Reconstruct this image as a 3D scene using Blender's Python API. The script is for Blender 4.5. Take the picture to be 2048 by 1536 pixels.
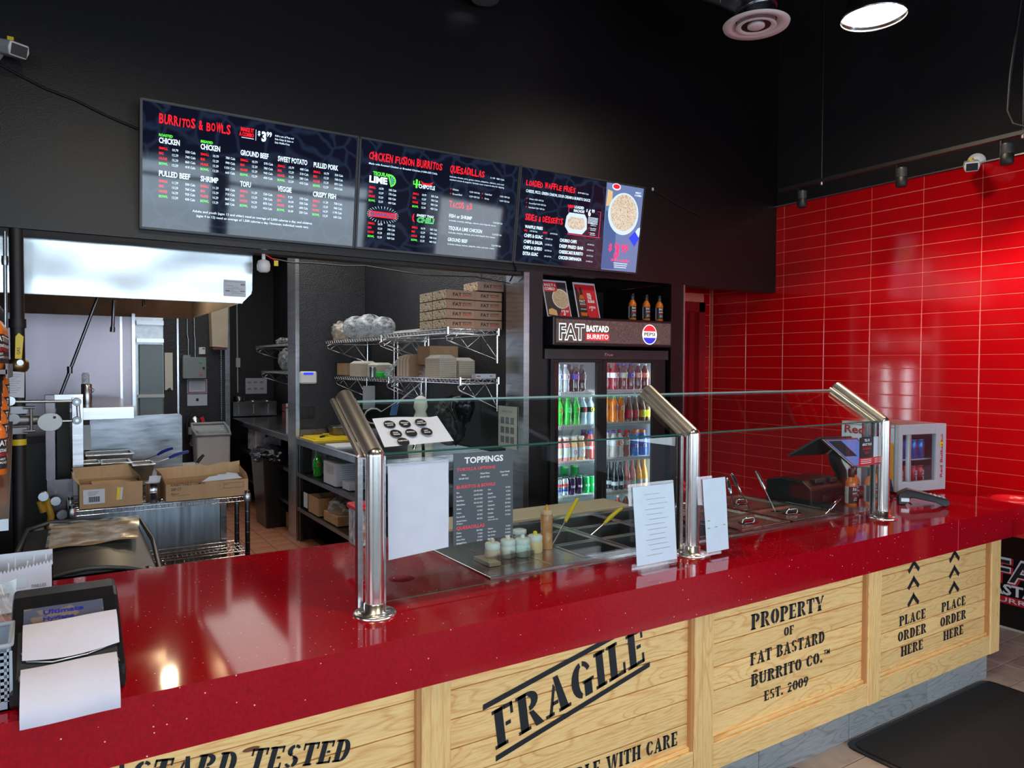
import bpy, bmesh, math, random
from mathutils import Vector, Matrix
random.seed(7)
R = math.radians
scene = bpy.context.scene
COL = scene.collection
for o in list(bpy.data.objects): bpy.data.objects.remove(o)

# ------------------------------------------------------------------ camera
cam = bpy.data.objects.new('camera', bpy.data.cameras.new('camera'))
COL.objects.link(cam)
YAW, PIT, ROL = R(32.34), R(1.461), R(0.192)
fw = Vector((math.sin(YAW)*math.cos(PIT), math.cos(YAW)*math.cos(PIT), -math.sin(PIT)))
rt = Vector((math.cos(YAW), -math.sin(YAW), 0)); up = rt.cross(fw)
c_, s_ = math.cos(ROL), math.sin(ROL)
rt, up = c_*rt + s_*up, -s_*rt + c_*up
cam.matrix_world = Matrix(((rt.x, up.x, -fw.x, 0), (rt.y, up.y, -fw.y, 0), (rt.z, up.z, -fw.z, 1.70), (0, 0, 0, 1)))
cam.data.sensor_width = 36; cam.data.lens = 36*1462/2048
cam.data.clip_start = .05
scene.camera = cam

# ------------------------------------------------------------------ world, exposure, daylight
w = bpy.data.worlds.new('world'); scene.world = w; w.use_nodes = True
bg = w.node_tree.nodes['Background']; bg.inputs[0].default_value = (.70, .84, 1, 1); bg.inputs[1].default_value = 1.3
scene.view_settings.view_transform = 'Standard'; scene.view_settings.look = 'None'
scene.view_settings.gamma = 1; scene.view_settings.use_curve_mapping = False
scene.view_settings.exposure = 0.35

def area(name, loc, rot, sx, sy, power, col):
    l = bpy.data.lights.new(name, 'AREA'); l.shape = 'RECTANGLE'; l.size = sx; l.size_y = sy
    l.energy = power; l.color = col
    o = bpy.data.objects.new(name, l); COL.objects.link(o); o.location = loc; o.rotation_euler = rot
    return o
area('daylight', (1.2, -3.6, 1.85), (R(90), 0, 0), 8.4, 1.3, 235, (.80, .90, 1))
area('daylight_side', (-4.2, -.6, 1.75), (R(90), 0, R(-90)), 3.6, 1.6, 60, (.80, .90, 1))
area('added_daylight_right', (5.6, -2.0, 1.7), (R(90), 0, R(90)), 2.6, 1.7, 60, (.80, .90, 1))  # added area light for screen glare; its right-wall opening is invented
area('prep_light', (1.95, 5.6, 3.25), (0, 0, 0), 1.1, 2.6, 30, (1, .97, .93))
area('kitchen_light', (1.3, 8.3, 3.3), (0, 0, 0), 1.9, 3.4, 24, (1, .95, .88))
l = area('hood_light', (.665, 5.36, 2.28), (0, 0, 0), .08, .08, 5, (1, .78, .5)); l.data.shape = 'DISK'

# ------------------------------------------------------------------ materials
def mat(name, col, rough=.5, metal=0, noise=0, nscale=8, stretch=(1, 1, 1), bump=0, bscale=60, coat=0, emit=0, ecol=None, spec=.5, rvar=0, trans=0, subs=0):
    m = bpy.data.materials.new(name); m.use_nodes = True
    nt = m.node_tree; N = nt.nodes; L = nt.links; b = N['Principled BSDF']
    b.inputs['Base Color'].default_value = (*col, 1)
    b.inputs['Roughness'].default_value = rough; b.inputs['Metallic'].default_value = metal
    b.inputs['Specular IOR Level'].default_value = spec
    b.inputs['Coat Weight'].default_value = coat; b.inputs['Coat Roughness'].default_value = .04
    if trans: b.inputs['Transmission Weight'].default_value = trans
    if emit:
        b.inputs['Emission Color'].default_value = (*(ecol or col), 1); b.inputs['Emission Strength'].default_value = emit
    if noise or bump or rvar:
        tc = N.new('ShaderNodeTexCoord'); mp = N.new('ShaderNodeMapping'); mp.inputs['Scale'].default_value = stretch
        L.new(tc.outputs['Object'], mp.inputs[0])
        n = N.new('ShaderNodeTexNoise'); n.inputs['Scale'].default_value = nscale; n.inputs['Detail'].default_value = 5
        L.new(mp.outputs[0], n.inputs['Vector'])
        if noise:
            r = N.new('ShaderNodeValToRGB'); r.color_ramp.elements[0].position = .3; r.color_ramp.elements[1].position = .7
            r.color_ramp.elements[0].color = (*[max(0, c*(1-noise)) for c in col], 1)
            r.color_ramp.elements[1].color = (*[min(1, c*(1+noise)) for c in col], 1)
            L.new(n.outputs['Fac'], r.inputs[0]); L.new(r.outputs[0], b.inputs['Base Color'])
        if rvar:
            mr = N.new('ShaderNodeMapRange'); mr.inputs['To Min'].default_value = max(.02, rough-rvar); mr.inputs['To Max'].default_value = rough+rvar
            L.new(n.outputs['Fac'], mr.inputs[0]); L.new(mr.outputs[0], b.inputs['Roughness'])
        if bump:
            n2 = N.new('ShaderNodeTexNoise'); n2.inputs['Scale'].default_value = bscale; n2.inputs['Detail'].default_value = 2
            L.new(mp.outputs[0], n2.inputs['Vector'])
            bm = N.new('ShaderNodeBump'); bm.inputs['Strength'].default_value = bump; bm.inputs['Distance'].default_value = .006
            L.new(n2.outputs['Fac'], bm.inputs['Height']); L.new(bm.outputs[0], b.inputs['Normal'])
    return m

def glassmat(name, tint=(.93, .98, .96), rough=.0, ior=1.5, cloud=0, gl=1.0):
    """thin glass: clear straight through, mirror by Fresnel"""
    m = bpy.data.materials.new(name); m.use_nodes = True
    nt = m.node_tree; N = nt.nodes; L = nt.links; N.remove(N['Principled BSDF']); out = N['Material Output']
    t = N.new('ShaderNodeBsdfTransparent'); t.inputs[0].default_value = (*tint, 1)
    g = N.new('ShaderNodeBsdfGlossy'); g.inputs['Roughness'].default_value = rough; g.inputs[0].default_value = (gl, gl, gl, 1)
    ge = N.new('ShaderNodeNewGeometry'); dt = N.new('ShaderNodeVectorMath'); dt.operation = 'DOT_PRODUCT'
    L.new(ge.outputs['Normal'], dt.inputs[0]); L.new(ge.outputs['Incoming'], dt.inputs[1])
    def ma(op, x, y=None):
        k = N.new('ShaderNodeMath'); k.operation = op
        for i, q in enumerate((x, y)):
            if q is None: continue
            if isinstance(q, (int, float)): k.inputs[i].default_value = q
            else: L.new(q, k.inputs[i])
        return k.outputs[0]
    r0 = ((ior-1)/(ior+1))**2
    fo = ma('ADD', ma('MULTIPLY', ma('POWER', ma('SUBTRACT', 1.0, ma('ABSOLUTE', dt.outputs['Value'])), 5.0), 1-r0), r0)
    mx = N.new('ShaderNodeMixShader'); L.new(fo, mx.inputs[0]); L.new(t.outputs[0], mx.inputs[1]); L.new(g.outputs[0], mx.inputs[2])
    if cloud:
        d = N.new('ShaderNodeBsdfDiffuse'); d.inputs[0].default_value = (.8, .85, .9, 1)
        m2 = N.new('ShaderNodeMixShader'); n = N.new('ShaderNodeTexNoise'); n.inputs['Scale'].default_value = 5; n.inputs['Detail'].default_value = 4
        mr = N.new('ShaderNodeMapRange'); mr.inputs[1].default_value = .35; mr.inputs[2].default_value = .75; mr.inputs[4].default_value = cloud
        L.new(n.outputs[0], mr.inputs[0]); L.new(mr.outputs[0], m2.inputs[0]); L.new(mx.outputs[0], m2.inputs[1]); L.new(d.outputs[0], m2.inputs[2])
        mx = m2
    L.new(mx.outputs[0], out.inputs[0])
    return m

def quartz():
    m = mat('red_quartz', (.38, .001, .009), rough=.07, coat=.0, noise=.18, nscale=120, spec=.48)
    nt = m.node_tree; N = nt.nodes; L = nt.links; b = N['Principled BSDF']
    tc = N.new('ShaderNodeTexCoord'); v = N.new('ShaderNodeTexVoronoi'); v.inputs['Scale'].default_value = 70
    L.new(tc.outputs['Object'], v.inputs['Vector'])
    lt = N.new('ShaderNodeMath'); lt.operation = 'LESS_THAN'; lt.inputs[1].default_value = .13; L.new(v.outputs['Distance'], lt.inputs[0])
    sp = N.new('ShaderNodeSeparateColor'); L.new(v.outputs['Color'], sp.inputs[0])
    gt = N.new('ShaderNodeMath'); gt.operation = 'GREATER_THAN'; gt.inputs[1].default_value = .86; L.new(sp.outputs[0], gt.inputs[0])
    mu = N.new('ShaderNodeMath'); mu.operation = 'MULTIPLY'; L.new(lt.outputs[0], mu.inputs[0]); L.new(gt.outputs[0], mu.inputs[1])
    mx = N.new('ShaderNodeMix'); mx.data_type = 'RGBA'
    src = b.inputs['Base Color'].links[0].from_socket
    L.new(mu.outputs[0], mx.inputs[0]); L.new(src, mx.inputs[6]); mx.inputs[7].default_value = (1, .62, .6, 1)
    L.new(mx.outputs[2], b.inputs['Base Color'])
    return m

def wood(name, light, dark, knot, kamt=.82, ring=1.0, rough=.38, kz=6.0, ks=1.7):
    """pine board: grain along x (object space shifted per object), knots"""
    m = bpy.data.materials.new(name); m.use_nodes = True
    nt = m.node_tree; N = nt.nodes; L = nt.links; b = N['Principled BSDF']; b.inputs['Roughness'].default_value = rough
    b.inputs['Specular IOR Level'].default_value = .35
    tc = N.new('ShaderNodeTexCoord'); oi = N.new('ShaderNodeObjectInfo')
    mul = N.new('ShaderNodeMath'); mul.operation = 'MULTIPLY'; mul.inputs[1].default_value = 37.7; L.new(oi.outputs['Random'], mul.inputs[0])
    ad = N.new('ShaderNodeVectorMath'); ad.operation = 'ADD'; L.new(tc.outputs['Object'], ad.inputs[0]); L.new(mul.outputs[0], ad.inputs[1])
    mp = N.new('ShaderNodeMapping'); mp.inputs['Scale'].default_value = (.85, .85, 11); L.new(ad.outputs[0], mp.inputs[0])
    n = N.new('ShaderNodeTexNoise'); n.inputs['Scale'].default_value = .9; n.inputs['Detail'].default_value = 1.5; L.new(mp.outputs[0], n.inputs['Vector'])
    # knots bend the grain
    mk = N.new('ShaderNodeMapping'); mk.inputs['Scale'].default_value = (ks, .01, kz); L.new(ad.outputs[0], mk.inputs[0])
    v = N.new('ShaderNodeTexVoronoi'); v.inputs['Scale'].default_value = 1.5; L.new(mk.outputs[0], v.inputs['Vector'])
    kn = N.new('ShaderNodeMapRange'); kn.inputs[1].default_value = 0; kn.inputs[2].default_value = .45; kn.inputs[3].default_value = .28; kn.inputs[4].default_value = 0
    L.new(v.outputs['Distance'], kn.inputs[0])
    sm = N.new('ShaderNodeMath'); sm.operation = 'ADD'; L.new(n.outputs['Fac'], sm.inputs[0]); L.new(kn.outputs[0], sm.inputs[1])
    sc = N.new('ShaderNodeMath'); sc.operation = 'MULTIPLY'; sc.inputs[1].default_value = 95*ring; L.new(sm.outputs[0], sc.inputs[0])
    s0 = N.new('ShaderNodeMath'); s0.operation = 'SINE'; L.new(sc.outputs[0], s0.inputs[0])
    s1_ = N.new('ShaderNodeMath'); s1_.operation = 'MAXIMUM'; s1_.inputs[1].default_value = 0; L.new(s0.outputs[0], s1_.inputs[0])
    si = N.new('ShaderNodeMath'); si.operation = 'POWER'; si.inputs[1].default_value = 3; L.new(s1_.outputs[0], si.inputs[0])
    fine = N.new('ShaderNodeTexNoise'); fine.inputs['Scale'].default_value = 20; fine.inputs['Detail'].default_value = 3; L.new(mp.outputs[0], fine.inputs['Vector'])
    av = N.new('ShaderNodeMath'); av.operation = 'MULTIPLY_ADD'; av.inputs[1].default_value = .32; L.new(si.outputs[0], av.inputs[0]); L.new(fine.outputs['Fac'], av.inputs[2])
    r = N.new('ShaderNodeValToRGB'); r.color_ramp.elements[0].position = .42; r.color_ramp.elements[1].position = .95
    r.color_ramp.elements[0].color = (*light, 1); r.color_ramp.elements[1].color = (*dark, 1); L.new(av.outputs[0], r.inputs[0])
    kr = N.new('ShaderNodeMath'); kr.operation = 'LESS_THAN'; kr.inputs[1].default_value = .055; L.new(v.outputs['Distance'], kr.inputs[0])
    spc = N.new('ShaderNodeSeparateColor'); L.new(v.outputs['Color'], spc.inputs[0])
    kg = N.new('ShaderNodeMath'); kg.operation = 'GREATER_THAN'; kg.inputs[1].default_value = 1-kamt; L.new(spc.outputs[1], kg.inputs[0])
    km = N.new('ShaderNodeMath'); km.operation = 'MULTIPLY'; L.new(kr.outputs[0], km.inputs[0]); L.new(kg.outputs[0], km.inputs[1])
    mx = N.new('ShaderNodeMix'); mx.data_type = 'RGBA'; L.new(km.outputs[0], mx.inputs[0]); L.new(r.outputs[0], mx.inputs[6]); mx.inputs[7].default_value = (*knot, 1)
    hs = N.new('ShaderNodeHueSaturation'); mv = N.new('ShaderNodeMapRange'); mv.inputs[3].default_value = .88; mv.inputs[4].default_value = 1.08
    L.new(oi.outputs['Random'], mv.inputs[0]); L.new(mv.outputs[0], hs.inputs['Value']); L.new(mx.outputs[2], hs.inputs['Color'])
    L.new(hs.outputs[0], b.inputs['Base Color'])
    return m

def pattern(name, base, fg, scale=30, thr=.5, rough=.6, kind='noise', emit=0):
    """printed doodle pattern"""
    m = bpy.data.materials.new(name); m.use_nodes = True
    nt = m.node_tree; N = nt.nodes; L = nt.links; b = N['Principled BSDF']; b.inputs['Roughness'].default_value = rough
    tc = N.new('ShaderNodeTexCoord'); v = N.new('ShaderNodeTexVoronoi'); v.inputs['Scale'].default_value = scale; v.feature = 'DISTANCE_TO_EDGE' if kind == 'edge' else 'F1'
    nz = N.new('ShaderNodeTexNoise'); nz.inputs['Scale'].default_value = scale*.6; L.new(tc.outputs['Object'], nz.inputs['Vector'])
    ad = N.new('ShaderNodeMix'); ad.data_type = 'VECTOR'; ad.inputs[0].default_value = .12; L.new(tc.outputs['Object'], ad.inputs[4]); L.new(nz.outputs['Color'], ad.inputs[5])
    L.new(ad.outputs[1], v.inputs['Vector'])
    if kind == 'ring':
        sn = N.new('ShaderNodeMath'); sn.operation = 'SINE'; mu = N.new('ShaderNodeMath'); mu.operation = 'MULTIPLY'; mu.inputs[1].default_value = 26
        L.new(v.outputs['Distance'], mu.inputs[0]); L.new(mu.outputs[0], sn.inputs[0]); src = sn.outputs[0]
    else: src = v.outputs['Distance']
    r = N.new('ShaderNodeValToRGB'); r.color_ramp.elements[0].position = thr; r.color_ramp.elements[1].position = min(1, thr+.08)
    a, c = (fg, base) if kind == 'edge' else (base, fg)
    r.color_ramp.elements[0].color = (*a, 1); r.color_ramp.elements[1].color = (*c, 1); L.new(src, r.inputs[0]); L.new(r.outputs[0], b.inputs['Base Color'])
    if emit:
        L.new(r.outputs[0], b.inputs['Emission Color']); b.inputs['Emission Strength'].default_value = emit
    return m

QZ = quartz()
PINE = wood('knotty_pine', (.98, .64, .27), (.80, .40, .13), (.20, .07, .03), ring=.8)
KICK = wood('grey_wood_tile', (.38, .375, .37), (.22, .22, .22), (.17, .17, .17), ring=.8, kamt=.3, rough=.45)
OAK = wood('floor_oak', (.60, .46, .37), (.44, .32, .26), (.25, .18, .14), ring=.5, kamt=.3, rough=.42, kz=1.4)
WALL = mat('charcoal_paint', (.0055, .0032, .0045), rough=.38, noise=.08, nscale=3, bump=.15, bscale=260)
BLACKP = mat('black_paint', (.010, .007, .008), rough=.6, noise=.2, nscale=4)
CEIL = mat('black_ceiling', (.005, .0025, .0035), rough=.8, noise=.3, nscale=2)
FRP = mat('embossed_black_panel', (.020, .020, .024), rough=.3, bump=1.0, bscale=110, noise=.1)
STEEL = mat('brushed_steel', (.52, .51, .53), rough=.24, metal=1, noise=.10, nscale=3, stretch=(1, 1, 24), rvar=.06)
STEELV = mat('worn_steel_plate', (.42, .48, .55), rough=.36, metal=1, noise=.28, nscale=5, stretch=(7, 7, .5), rvar=.14)
HOODM = mat('hood_steel', (.66, .69, .72), rough=.24, metal=1, noise=.08, nscale=2, stretch=(1, 1, 2), rvar=.06)
BACKS = mat('backsplash_steel', (.22, .19, .21), rough=.30, metal=1, noise=.15, nscale=3, stretch=(1, 1, .4), rvar=.08)
GRIME = mat('greasy_steel', (.22, .19, .16), rough=.4, metal=.8, noise=.4, nscale=9, rvar=.12)
LIDM = mat('lid_steel', (.66, .60, .54), rough=.27, metal=.92, noise=.08, nscale=5, rvar=.05)
DSTEEL = mat('dark_steel', (.16, .16, .17), rough=.3, metal=1, noise=.2, nscale=6)
CHROME = mat('chrome', (.78, .78, .80), rough=.10, metal=1, noise=.03, nscale=5)
ARMM = mat('brushed_tube', (.85, .80, .74), rough=.36, metal=1, noise=.12, nscale=40, stretch=(30, 1, 1))
POSTM = mat('polished_tube', (.82, .78, .74), rough=.24, metal=1, noise=.04, nscale=30, stretch=(1, 1, .05))
ZINC = mat('zinc', (.55, .57, .60), rough=.35, metal=1, noise=.12, nscale=20)
BLKMET = mat('black_metal', (.009, .008, .009), rough=.5, noise=.1, nscale=10)
BLKPL = mat('black_plastic', (.011, .011, .013), rough=.28, noise=.1, nscale=12)
GRYPL = mat('charcoal_plastic', (.035, .036, .04), rough=.38, noise=.15, nscale=9)
WHPL = mat('white_plastic', (.72, .72, .74), rough=.35, noise=.04, nscale=12)
WHITE = mat('white_paper', (.60, .64, .74), rough=.7, noise=.03, nscale=16, bump=.25, bscale=30)
NAPK = mat('napkin_paper', (.68, .64, .72), rough=.85, noise=.04, nscale=8, bump=.3, bscale=40)
CARD = mat('cardboard', (.44, .27, .15), rough=.8, noise=.10, nscale=14, stretch=(1, 1, .3))
CARDIN = mat('cardboard_inside', (.52, .35, .20), rough=.85, noise=.08, nscale=40, stretch=(1, 1, .1))
PULP = mat('moulded_pulp', (.58, .50, .40), rough=.85, noise=.05, nscale=30)
PULPW = mat('pale_pulp', (.78, .74, .66), rough=.8, noise=.04, nscale=30)
KRAFT = mat('kraft_pizza_box', (.42, .25, .17), rough=.75, noise=.06, nscale=20)
DOOD = pattern('doodle_print', (.78, .64, .42), (.012, .010, .01), scale=36, thr=.10, kind='ring', rough=.7)
RTILE = mat('red_glazed_tile', (.50, .002, .005), rough=.09, noise=.05, nscale=3, bump=.04, bscale=7, spec=.6)
GROUT = mat('tile_grout', (.95, .22, .14), rough=.7, noise=.05, nscale=20)
REDP = mat('red_painted_trim', (.36, .004, .010), rough=.35, noise=.05)
QTILE = mat('quarry_tile', (.33, .13, .07), rough=.45, noise=.16, nscale=5)
QGR = mat('dark_grout', (.05, .03, .025), rough=.8, noise=.2)
MATB = pattern('rubber_mat_fleck', (.16, .16, .17), (.010, .010, .012), scale=110, thr=.10, rough=.75, kind='f')
CREAM = mat('cream_panel', (.62, .52, .38), rough=.5, noise=.05)
GREYC = mat('grey_enamel', (.24, .26, .26), rough=.4, noise=.05)
GLASS = glassmat('guard_glass', (.90, .96, .94))
GEDGE2 = mat('pale_glass_edge', (.45, .62, .60), rough=.2, noise=.1, spec=.8)
GEDGE = mat('green_glass_edge', (.02, .16, .12), rough=.15, noise=.1, spec=.8)
CLEAR = glassmat('clear_acrylic', (.95, .96, .97))
FILM = glassmat('plastic_film', (.80, .84, .86), rough=.25, ior=1.7, cloud=.55)
FROST = glassmat('frosted_plastic', (.70, .74, .76), rough=.35, ior=1.45, cloud=.75)
PETC = glassmat('clear_bottle', (.80, .84, .84), rough=.05, ior=1.5)
DGLASS = glassmat('cooler_door_glass', (.86, .90, .92))
BAG = mat('black_bin_liner', (.010, .010, .014), rough=.16, noise=.2, bump=1.0, bscale=22)
BLACKINK = mat('black_stencil_paint', (.008, .010, .014), rough=.5, noise=.1, nscale=60)
COOLW = mat('cooler_liner', (.62, .70, .74), rough=.4, noise=.03)
def flat(name, col, rough=.5, emit=0, **k): return mat(name, col, rough=rough, emit=emit, noise=.03, nscale=15, **k)
INKB = flat('ink_black', (.012, .012, .014)); INKW = flat('ink_white', (.85, .85, .87)); INKR = flat('ink_red', (.60, .01, .02))
INKG = flat('ink_green', (.05, .45, .03)); INKBL = flat('ink_blue', (.01, .02, .35)); INKY = flat('ink_yellow', (.85, .65, .02))
INKGR = flat('ink_grey', (.25, .26, .28)); PINK = flat('ink_pink', (.75, .02, .12)); ORAN = flat('orange_sauce', (.72, .16, .015), rough=.2, coat=.5)
YEL = flat('yellow_plastic', (.80, .58, .015), rough=.35); BLUEP = flat('blue_plastic', (.01, .02, .28), rough=.35); GRN = flat('green_plastic', (.01, .55, .05), rough=.4)
REDPL = flat('red_plastic', (.70, .01, .02), rough=.25)
def scr(name, col, s=1.0):
    m = mat(name, (.004, .004, .006), rough=.045, noise=.01, emit=s*1.3, ecol=col, spec=.4); return m
SBG = pattern('screen_background', (.0022, .0035, .011), (.009, .015, .035), scale=9, thr=.02, rough=.045, kind='edge', emit=1.0)
SBG.node_tree.nodes['Principled BSDF'].inputs['Base Color'].default_value = (.004, .004, .006, 1)
for l in list(SBG.node_tree.links):
    if l.to_socket.name == 'Base Color': SBG.node_tree.links.remove(l)
SR = scr('screen_red', (.95, .012, .02)); SW = scr('screen_white', (.62, .80, .95)); SG = scr('screen_green', (.10, .85, .05))
SPK = scr('screen_pink', (.9, .03, .14)); SBL = scr('screen_blue', (.04, .08, .20)); SLB = scr('screen_slate', (.10, .14, .28))
SBOWL = scr('screen_bowl_rim', (.45, .55, .70)); SFOOD = pattern('screen_food', (.42, .24, .10), (.55, .50, .42), scale=60, thr=.35, rough=.2, kind='f', emit=.7)
SFOOD.node_tree.nodes['Principled BSDF'].inputs['Specular IOR Level'].default_value = .2
SCAN = scr('screen_can_blue', (.01, .04, .6)); STAN = scr('screen_tan', (.5, .36, .18))
FOOD = pattern('food_photo', (.32, .16, .06), (.62, .50, .32), scale=90, thr=.35, rough=.4, kind='f')
LAMPE = mat('lamp_glow', (1, .9, .7), emit=9, ecol=(1, .88, .66), noise=.01)
LAMPS = mat('spot_glow', (1, .95, .85), emit=14, ecol=(1, .93, .82), noise=.01)
LED = mat('led_strip', (1, 1, 1), emit=45, ecol=(.85, .96, 1), noise=.01)
LED2 = mat('cooler_led', (1, 1, 1), emit=9, ecol=(.85, .96, 1), noise=.01)
LCD = mat('blue_lcd', (.02, .03, .6), emit=.8, ecol=(.02, .05, .75), noise=.01)
POSSC = scr('pos_screen', (.09, .15, .42), .8); POSDK = scr('pos_screen_dark', (.03, .03, .04), .5)

# ------------------------------------------------------------------ mesh helpers
_tc = {}
def glyphs(s, bold=0, res=2):
    k = (s, round(bold, 4), res)
    if k not in _tc:
        c = bpy.data.curves.new('t', 'FONT'); c.body = s; c.offset = bold; c.resolution_u = res; c.fill_mode = 'FRONT'
        o = bpy.data.objects.new('t', c); me = bpy.data.meshes.new_from_object(o)
        vs = [(v.co.x, v.co.y) for v in me.vertices]; fs = [tuple(p.vertices) for p in me.polygons]
        bpy.data.objects.remove(o); bpy.data.curves.remove(c); bpy.data.meshes.remove(me)
        _tc[k] = (vs, fs)
    return _tc[k]

class MB:
    def __init__(s, m=None): s.v = []; s.f = []; s.mi = []; s.ms = []; s.sm = []; s.dm = m
    def add(s, vs, fs, m=None, smooth=False):
        m = m or s.dm
        if m not in s.ms: s.ms.append(m)
        i = s.ms.index(m); b = len(s.v); s.v += [tuple(v) for v in vs]
        for f in fs: s.f.append(tuple(b+k for k in f)); s.mi.append(i); s.sm.append(smooth)
        return s
    def box(s, x0, x1, y0, y1, z0, z1, m=None, c=0):
        if c: return s.cbox(x0, x1, y0, y1, z0, z1, c, m)
        return s.add([(x, y, z) for x in (x0, x1) for y in (y0, y1) for z in (z0, z1)],
                     [(0, 1, 3, 2), (4, 6, 7, 5), (0, 4, 5, 1), (2, 3, 7, 6), (0, 2, 6, 4), (1, 5, 7, 3)], m)
    def cbox(s, x0, x1, y0, y1, z0, z1, c, m=None):
        bm = bmesh.new(); bmesh.ops.create_cube(bm, size=1)
        for v in bm.verts: v.co = Vector(((x0+x1)/2+v.co.x*(x1-x0), (y0+y1)/2+v.co.y*(y1-y0), (z0+z1)/2+v.co.z*(z1-z0)))
        bmesh.ops.bevel(bm, geom=list(bm.edges), offset=c, segments=1, affect='EDGES')
        bm.verts.ensure_lookup_table(); bm.verts.index_update()
        s.add([v.co[:] for v in bm.verts], [[v.index for v in f.verts] for f in bm.faces], m); bm.free(); return s
    def hull(s, pts, fs, m=None): return s.add(pts, fs, m)
    def prism(s, pts, ax, a, b, m=None, smooth=False):
        """outline pts in the plane across axis ax, from a to b"""
        def P(p, t): return (t, p[0], p[1]) if ax == 'x' else (p[0], t, p[1]) if ax == 'y' else (p[0], p[1], t)
        n = len(pts); vs = [P(p, a) for p in pts]+[P(p, b) for p in pts]
        return s.add(vs, [tuple(range(n)), tuple(range(2*n-1, n-1, -1))]+[(i, i+n, (i+1) % n+n, (i+1) % n) for i in range(n)], m, smooth)
    def cyl(s, p0, p1, r, r2=None, n=14, m=None, caps=True):
        p0 = Vector(p0); p1 = Vector(p1); r2 = r if r2 is None else r2; d = (p1-p0).normalized()
        a = d.orthogonal().normalized(); b = d.cross(a); vs = []
        for p, q in ((p0, r), (p1, r2)):
            for i in range(n):
                t = 2*math.pi*i/n; vs.append(p+(a*math.cos(t)+b*math.sin(t))*q)
        s.add(vs, [(i, (i+1) % n, (i+1) % n+n, i+n) for i in range(n)], m, True)
        if caps: s.add(vs, [tuple(range(n-1, -1, -1)), tuple(range(n, 2*n))], m)
        return s
    def lathe(s, prof, c=(0, 0, 0), n=20, m=None, smooth=True, ax='z', sx=1, sy=1, caps=True):
        vs = []
        for r, z in prof:
            for i in range(n):
                t = 2*math.pi*i/n; x, y = r*math.cos(t)*sx, r*math.sin(t)*sy
                p = (x, y, z) if ax == 'z' else (x, z, y) if ax == 'y' else (z, x, y)
                vs.append((c[0]+p[0], c[1]+p[1], c[2]+p[2]))
        fs = [(k*n+i, k*n+(i+1) % n, (k+1)*n+(i+1) % n, (k+1)*n+i) for k in range(len(prof)-1) for i in range(n)]
        s.add(vs, fs, m, smooth)
        k = len(prof)-1
        if not caps: return s
        if prof[0][0] > 1e-4: s.add(vs[:n], [tuple(range(n-1, -1, -1))], m)
        if prof[-1][0] > 1e-4: s.add(vs[k*n:], [tuple(range(n))], m)
        return s
    def tube(s, pts, r, n=8, m=None, closed=False):
        P = [Vector(p) for p in pts]; vs = []; a = None
        for i, p in enumerate(P):
            if closed: d = P[(i+1) % len(P)]-P[i-1]
            else: d = P[min(i+1, len(P)-1)]-P[max(i-1, 0)]
            d.normalize()
            a = d.orthogonal().normalized() if a is None else (a-d*a.dot(d)).normalized()
            b = d.cross(a); q = r[i] if isinstance(r, (list, tuple)) else r
            for k in range(n):
                t = 2*math.pi*k/n; vs.append(p+(a*math.cos(t)+b*math.sin(t))*q)
        M_ = len(P); fs = [(i*n+k, i*n+(k+1) % n, ((i+1) % M_)*n+(k+1) % n, ((i+1) % M_)*n+k) for i in range(M_ if closed else M_-1) for k in range(n)]
        s.add(vs, fs, m, True)
        if not closed: s.add(vs, [tuple(range(n-1, -1, -1)), tuple(range(len(vs)-n, len(vs)))], m)
        return s
    def sheet(s, o, u, v, m=None, t=0):
        """parallelogram from o; t gives it a thickness along u x v"""
        o, u, v = Vector(o), Vector(u), Vector(v)
        if not t: return s.add([o, o+u, o+u+v, o+v], [(0, 1, 2, 3)], m)
        n = u.cross(v).normalized()*t; q = [o, o+u, o+u+v, o+v]; q2 = [p-n for p in q]
        return s.add(q+q2, [(0, 1, 2, 3), (7, 6, 5, 4), (0, 4, 5, 1), (1, 5, 6, 2), (2, 6, 7, 3), (3, 7, 4, 0)], m)
    def poly(s, pts, o, u, v, m=None, d=0):
        o, u, v = Vector(o), Vector(u), Vector(v); n = u.cross(v).normalized()*d
        return s.add([o+u*p[0]+v*p[1]+n for p in pts], [tuple(range(len(pts)))], m)
    def disc(s, c, u, v, rx, ry=None, n=24, m=None, d=0, a0=0, a1=360):
        ry = rx if ry is None else ry; full = a1-a0 >= 360
        return s.poly([(rx*math.cos(R(a0+(a1-a0)*i/(n if full else n-1))), ry*math.sin(R(a0+(a1-a0)*i/(n if full else n-1)))) for i in range(n)], c, u, v, m, d)
    def text(s, t, o, u, v, size, m=None, bold=0, xs=1, align='l', shear=0, res=2, d=0, width=None):
        """text in the plane (u,v), cap height = size"""
        vs, fs = glyphs(t, bold, res)
        if not vs: return s
        o, u, v = Vector(o), Vector(u).normalized(), Vector(v).normalized(); k = size/.70
        x0 = min(p[0] for p in vs); x1 = max(p[0] for p in vs)
        if width: xs = width/((x1-x0)*k)
        dx = {'l': 0, 'c': (x0+x1)/2, 'r': x1}[align] if not width else x0
        n = u.cross(v)*d
        return s.add([o+u*((p[0]-dx)*k*xs+p[1]*k*shear)+v*(p[1]*k)+n for p in vs], fs, m)
    def xf(s, M_): s.v = [tuple(M_ @ Vector(p)) for p in s.v]; return s
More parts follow.
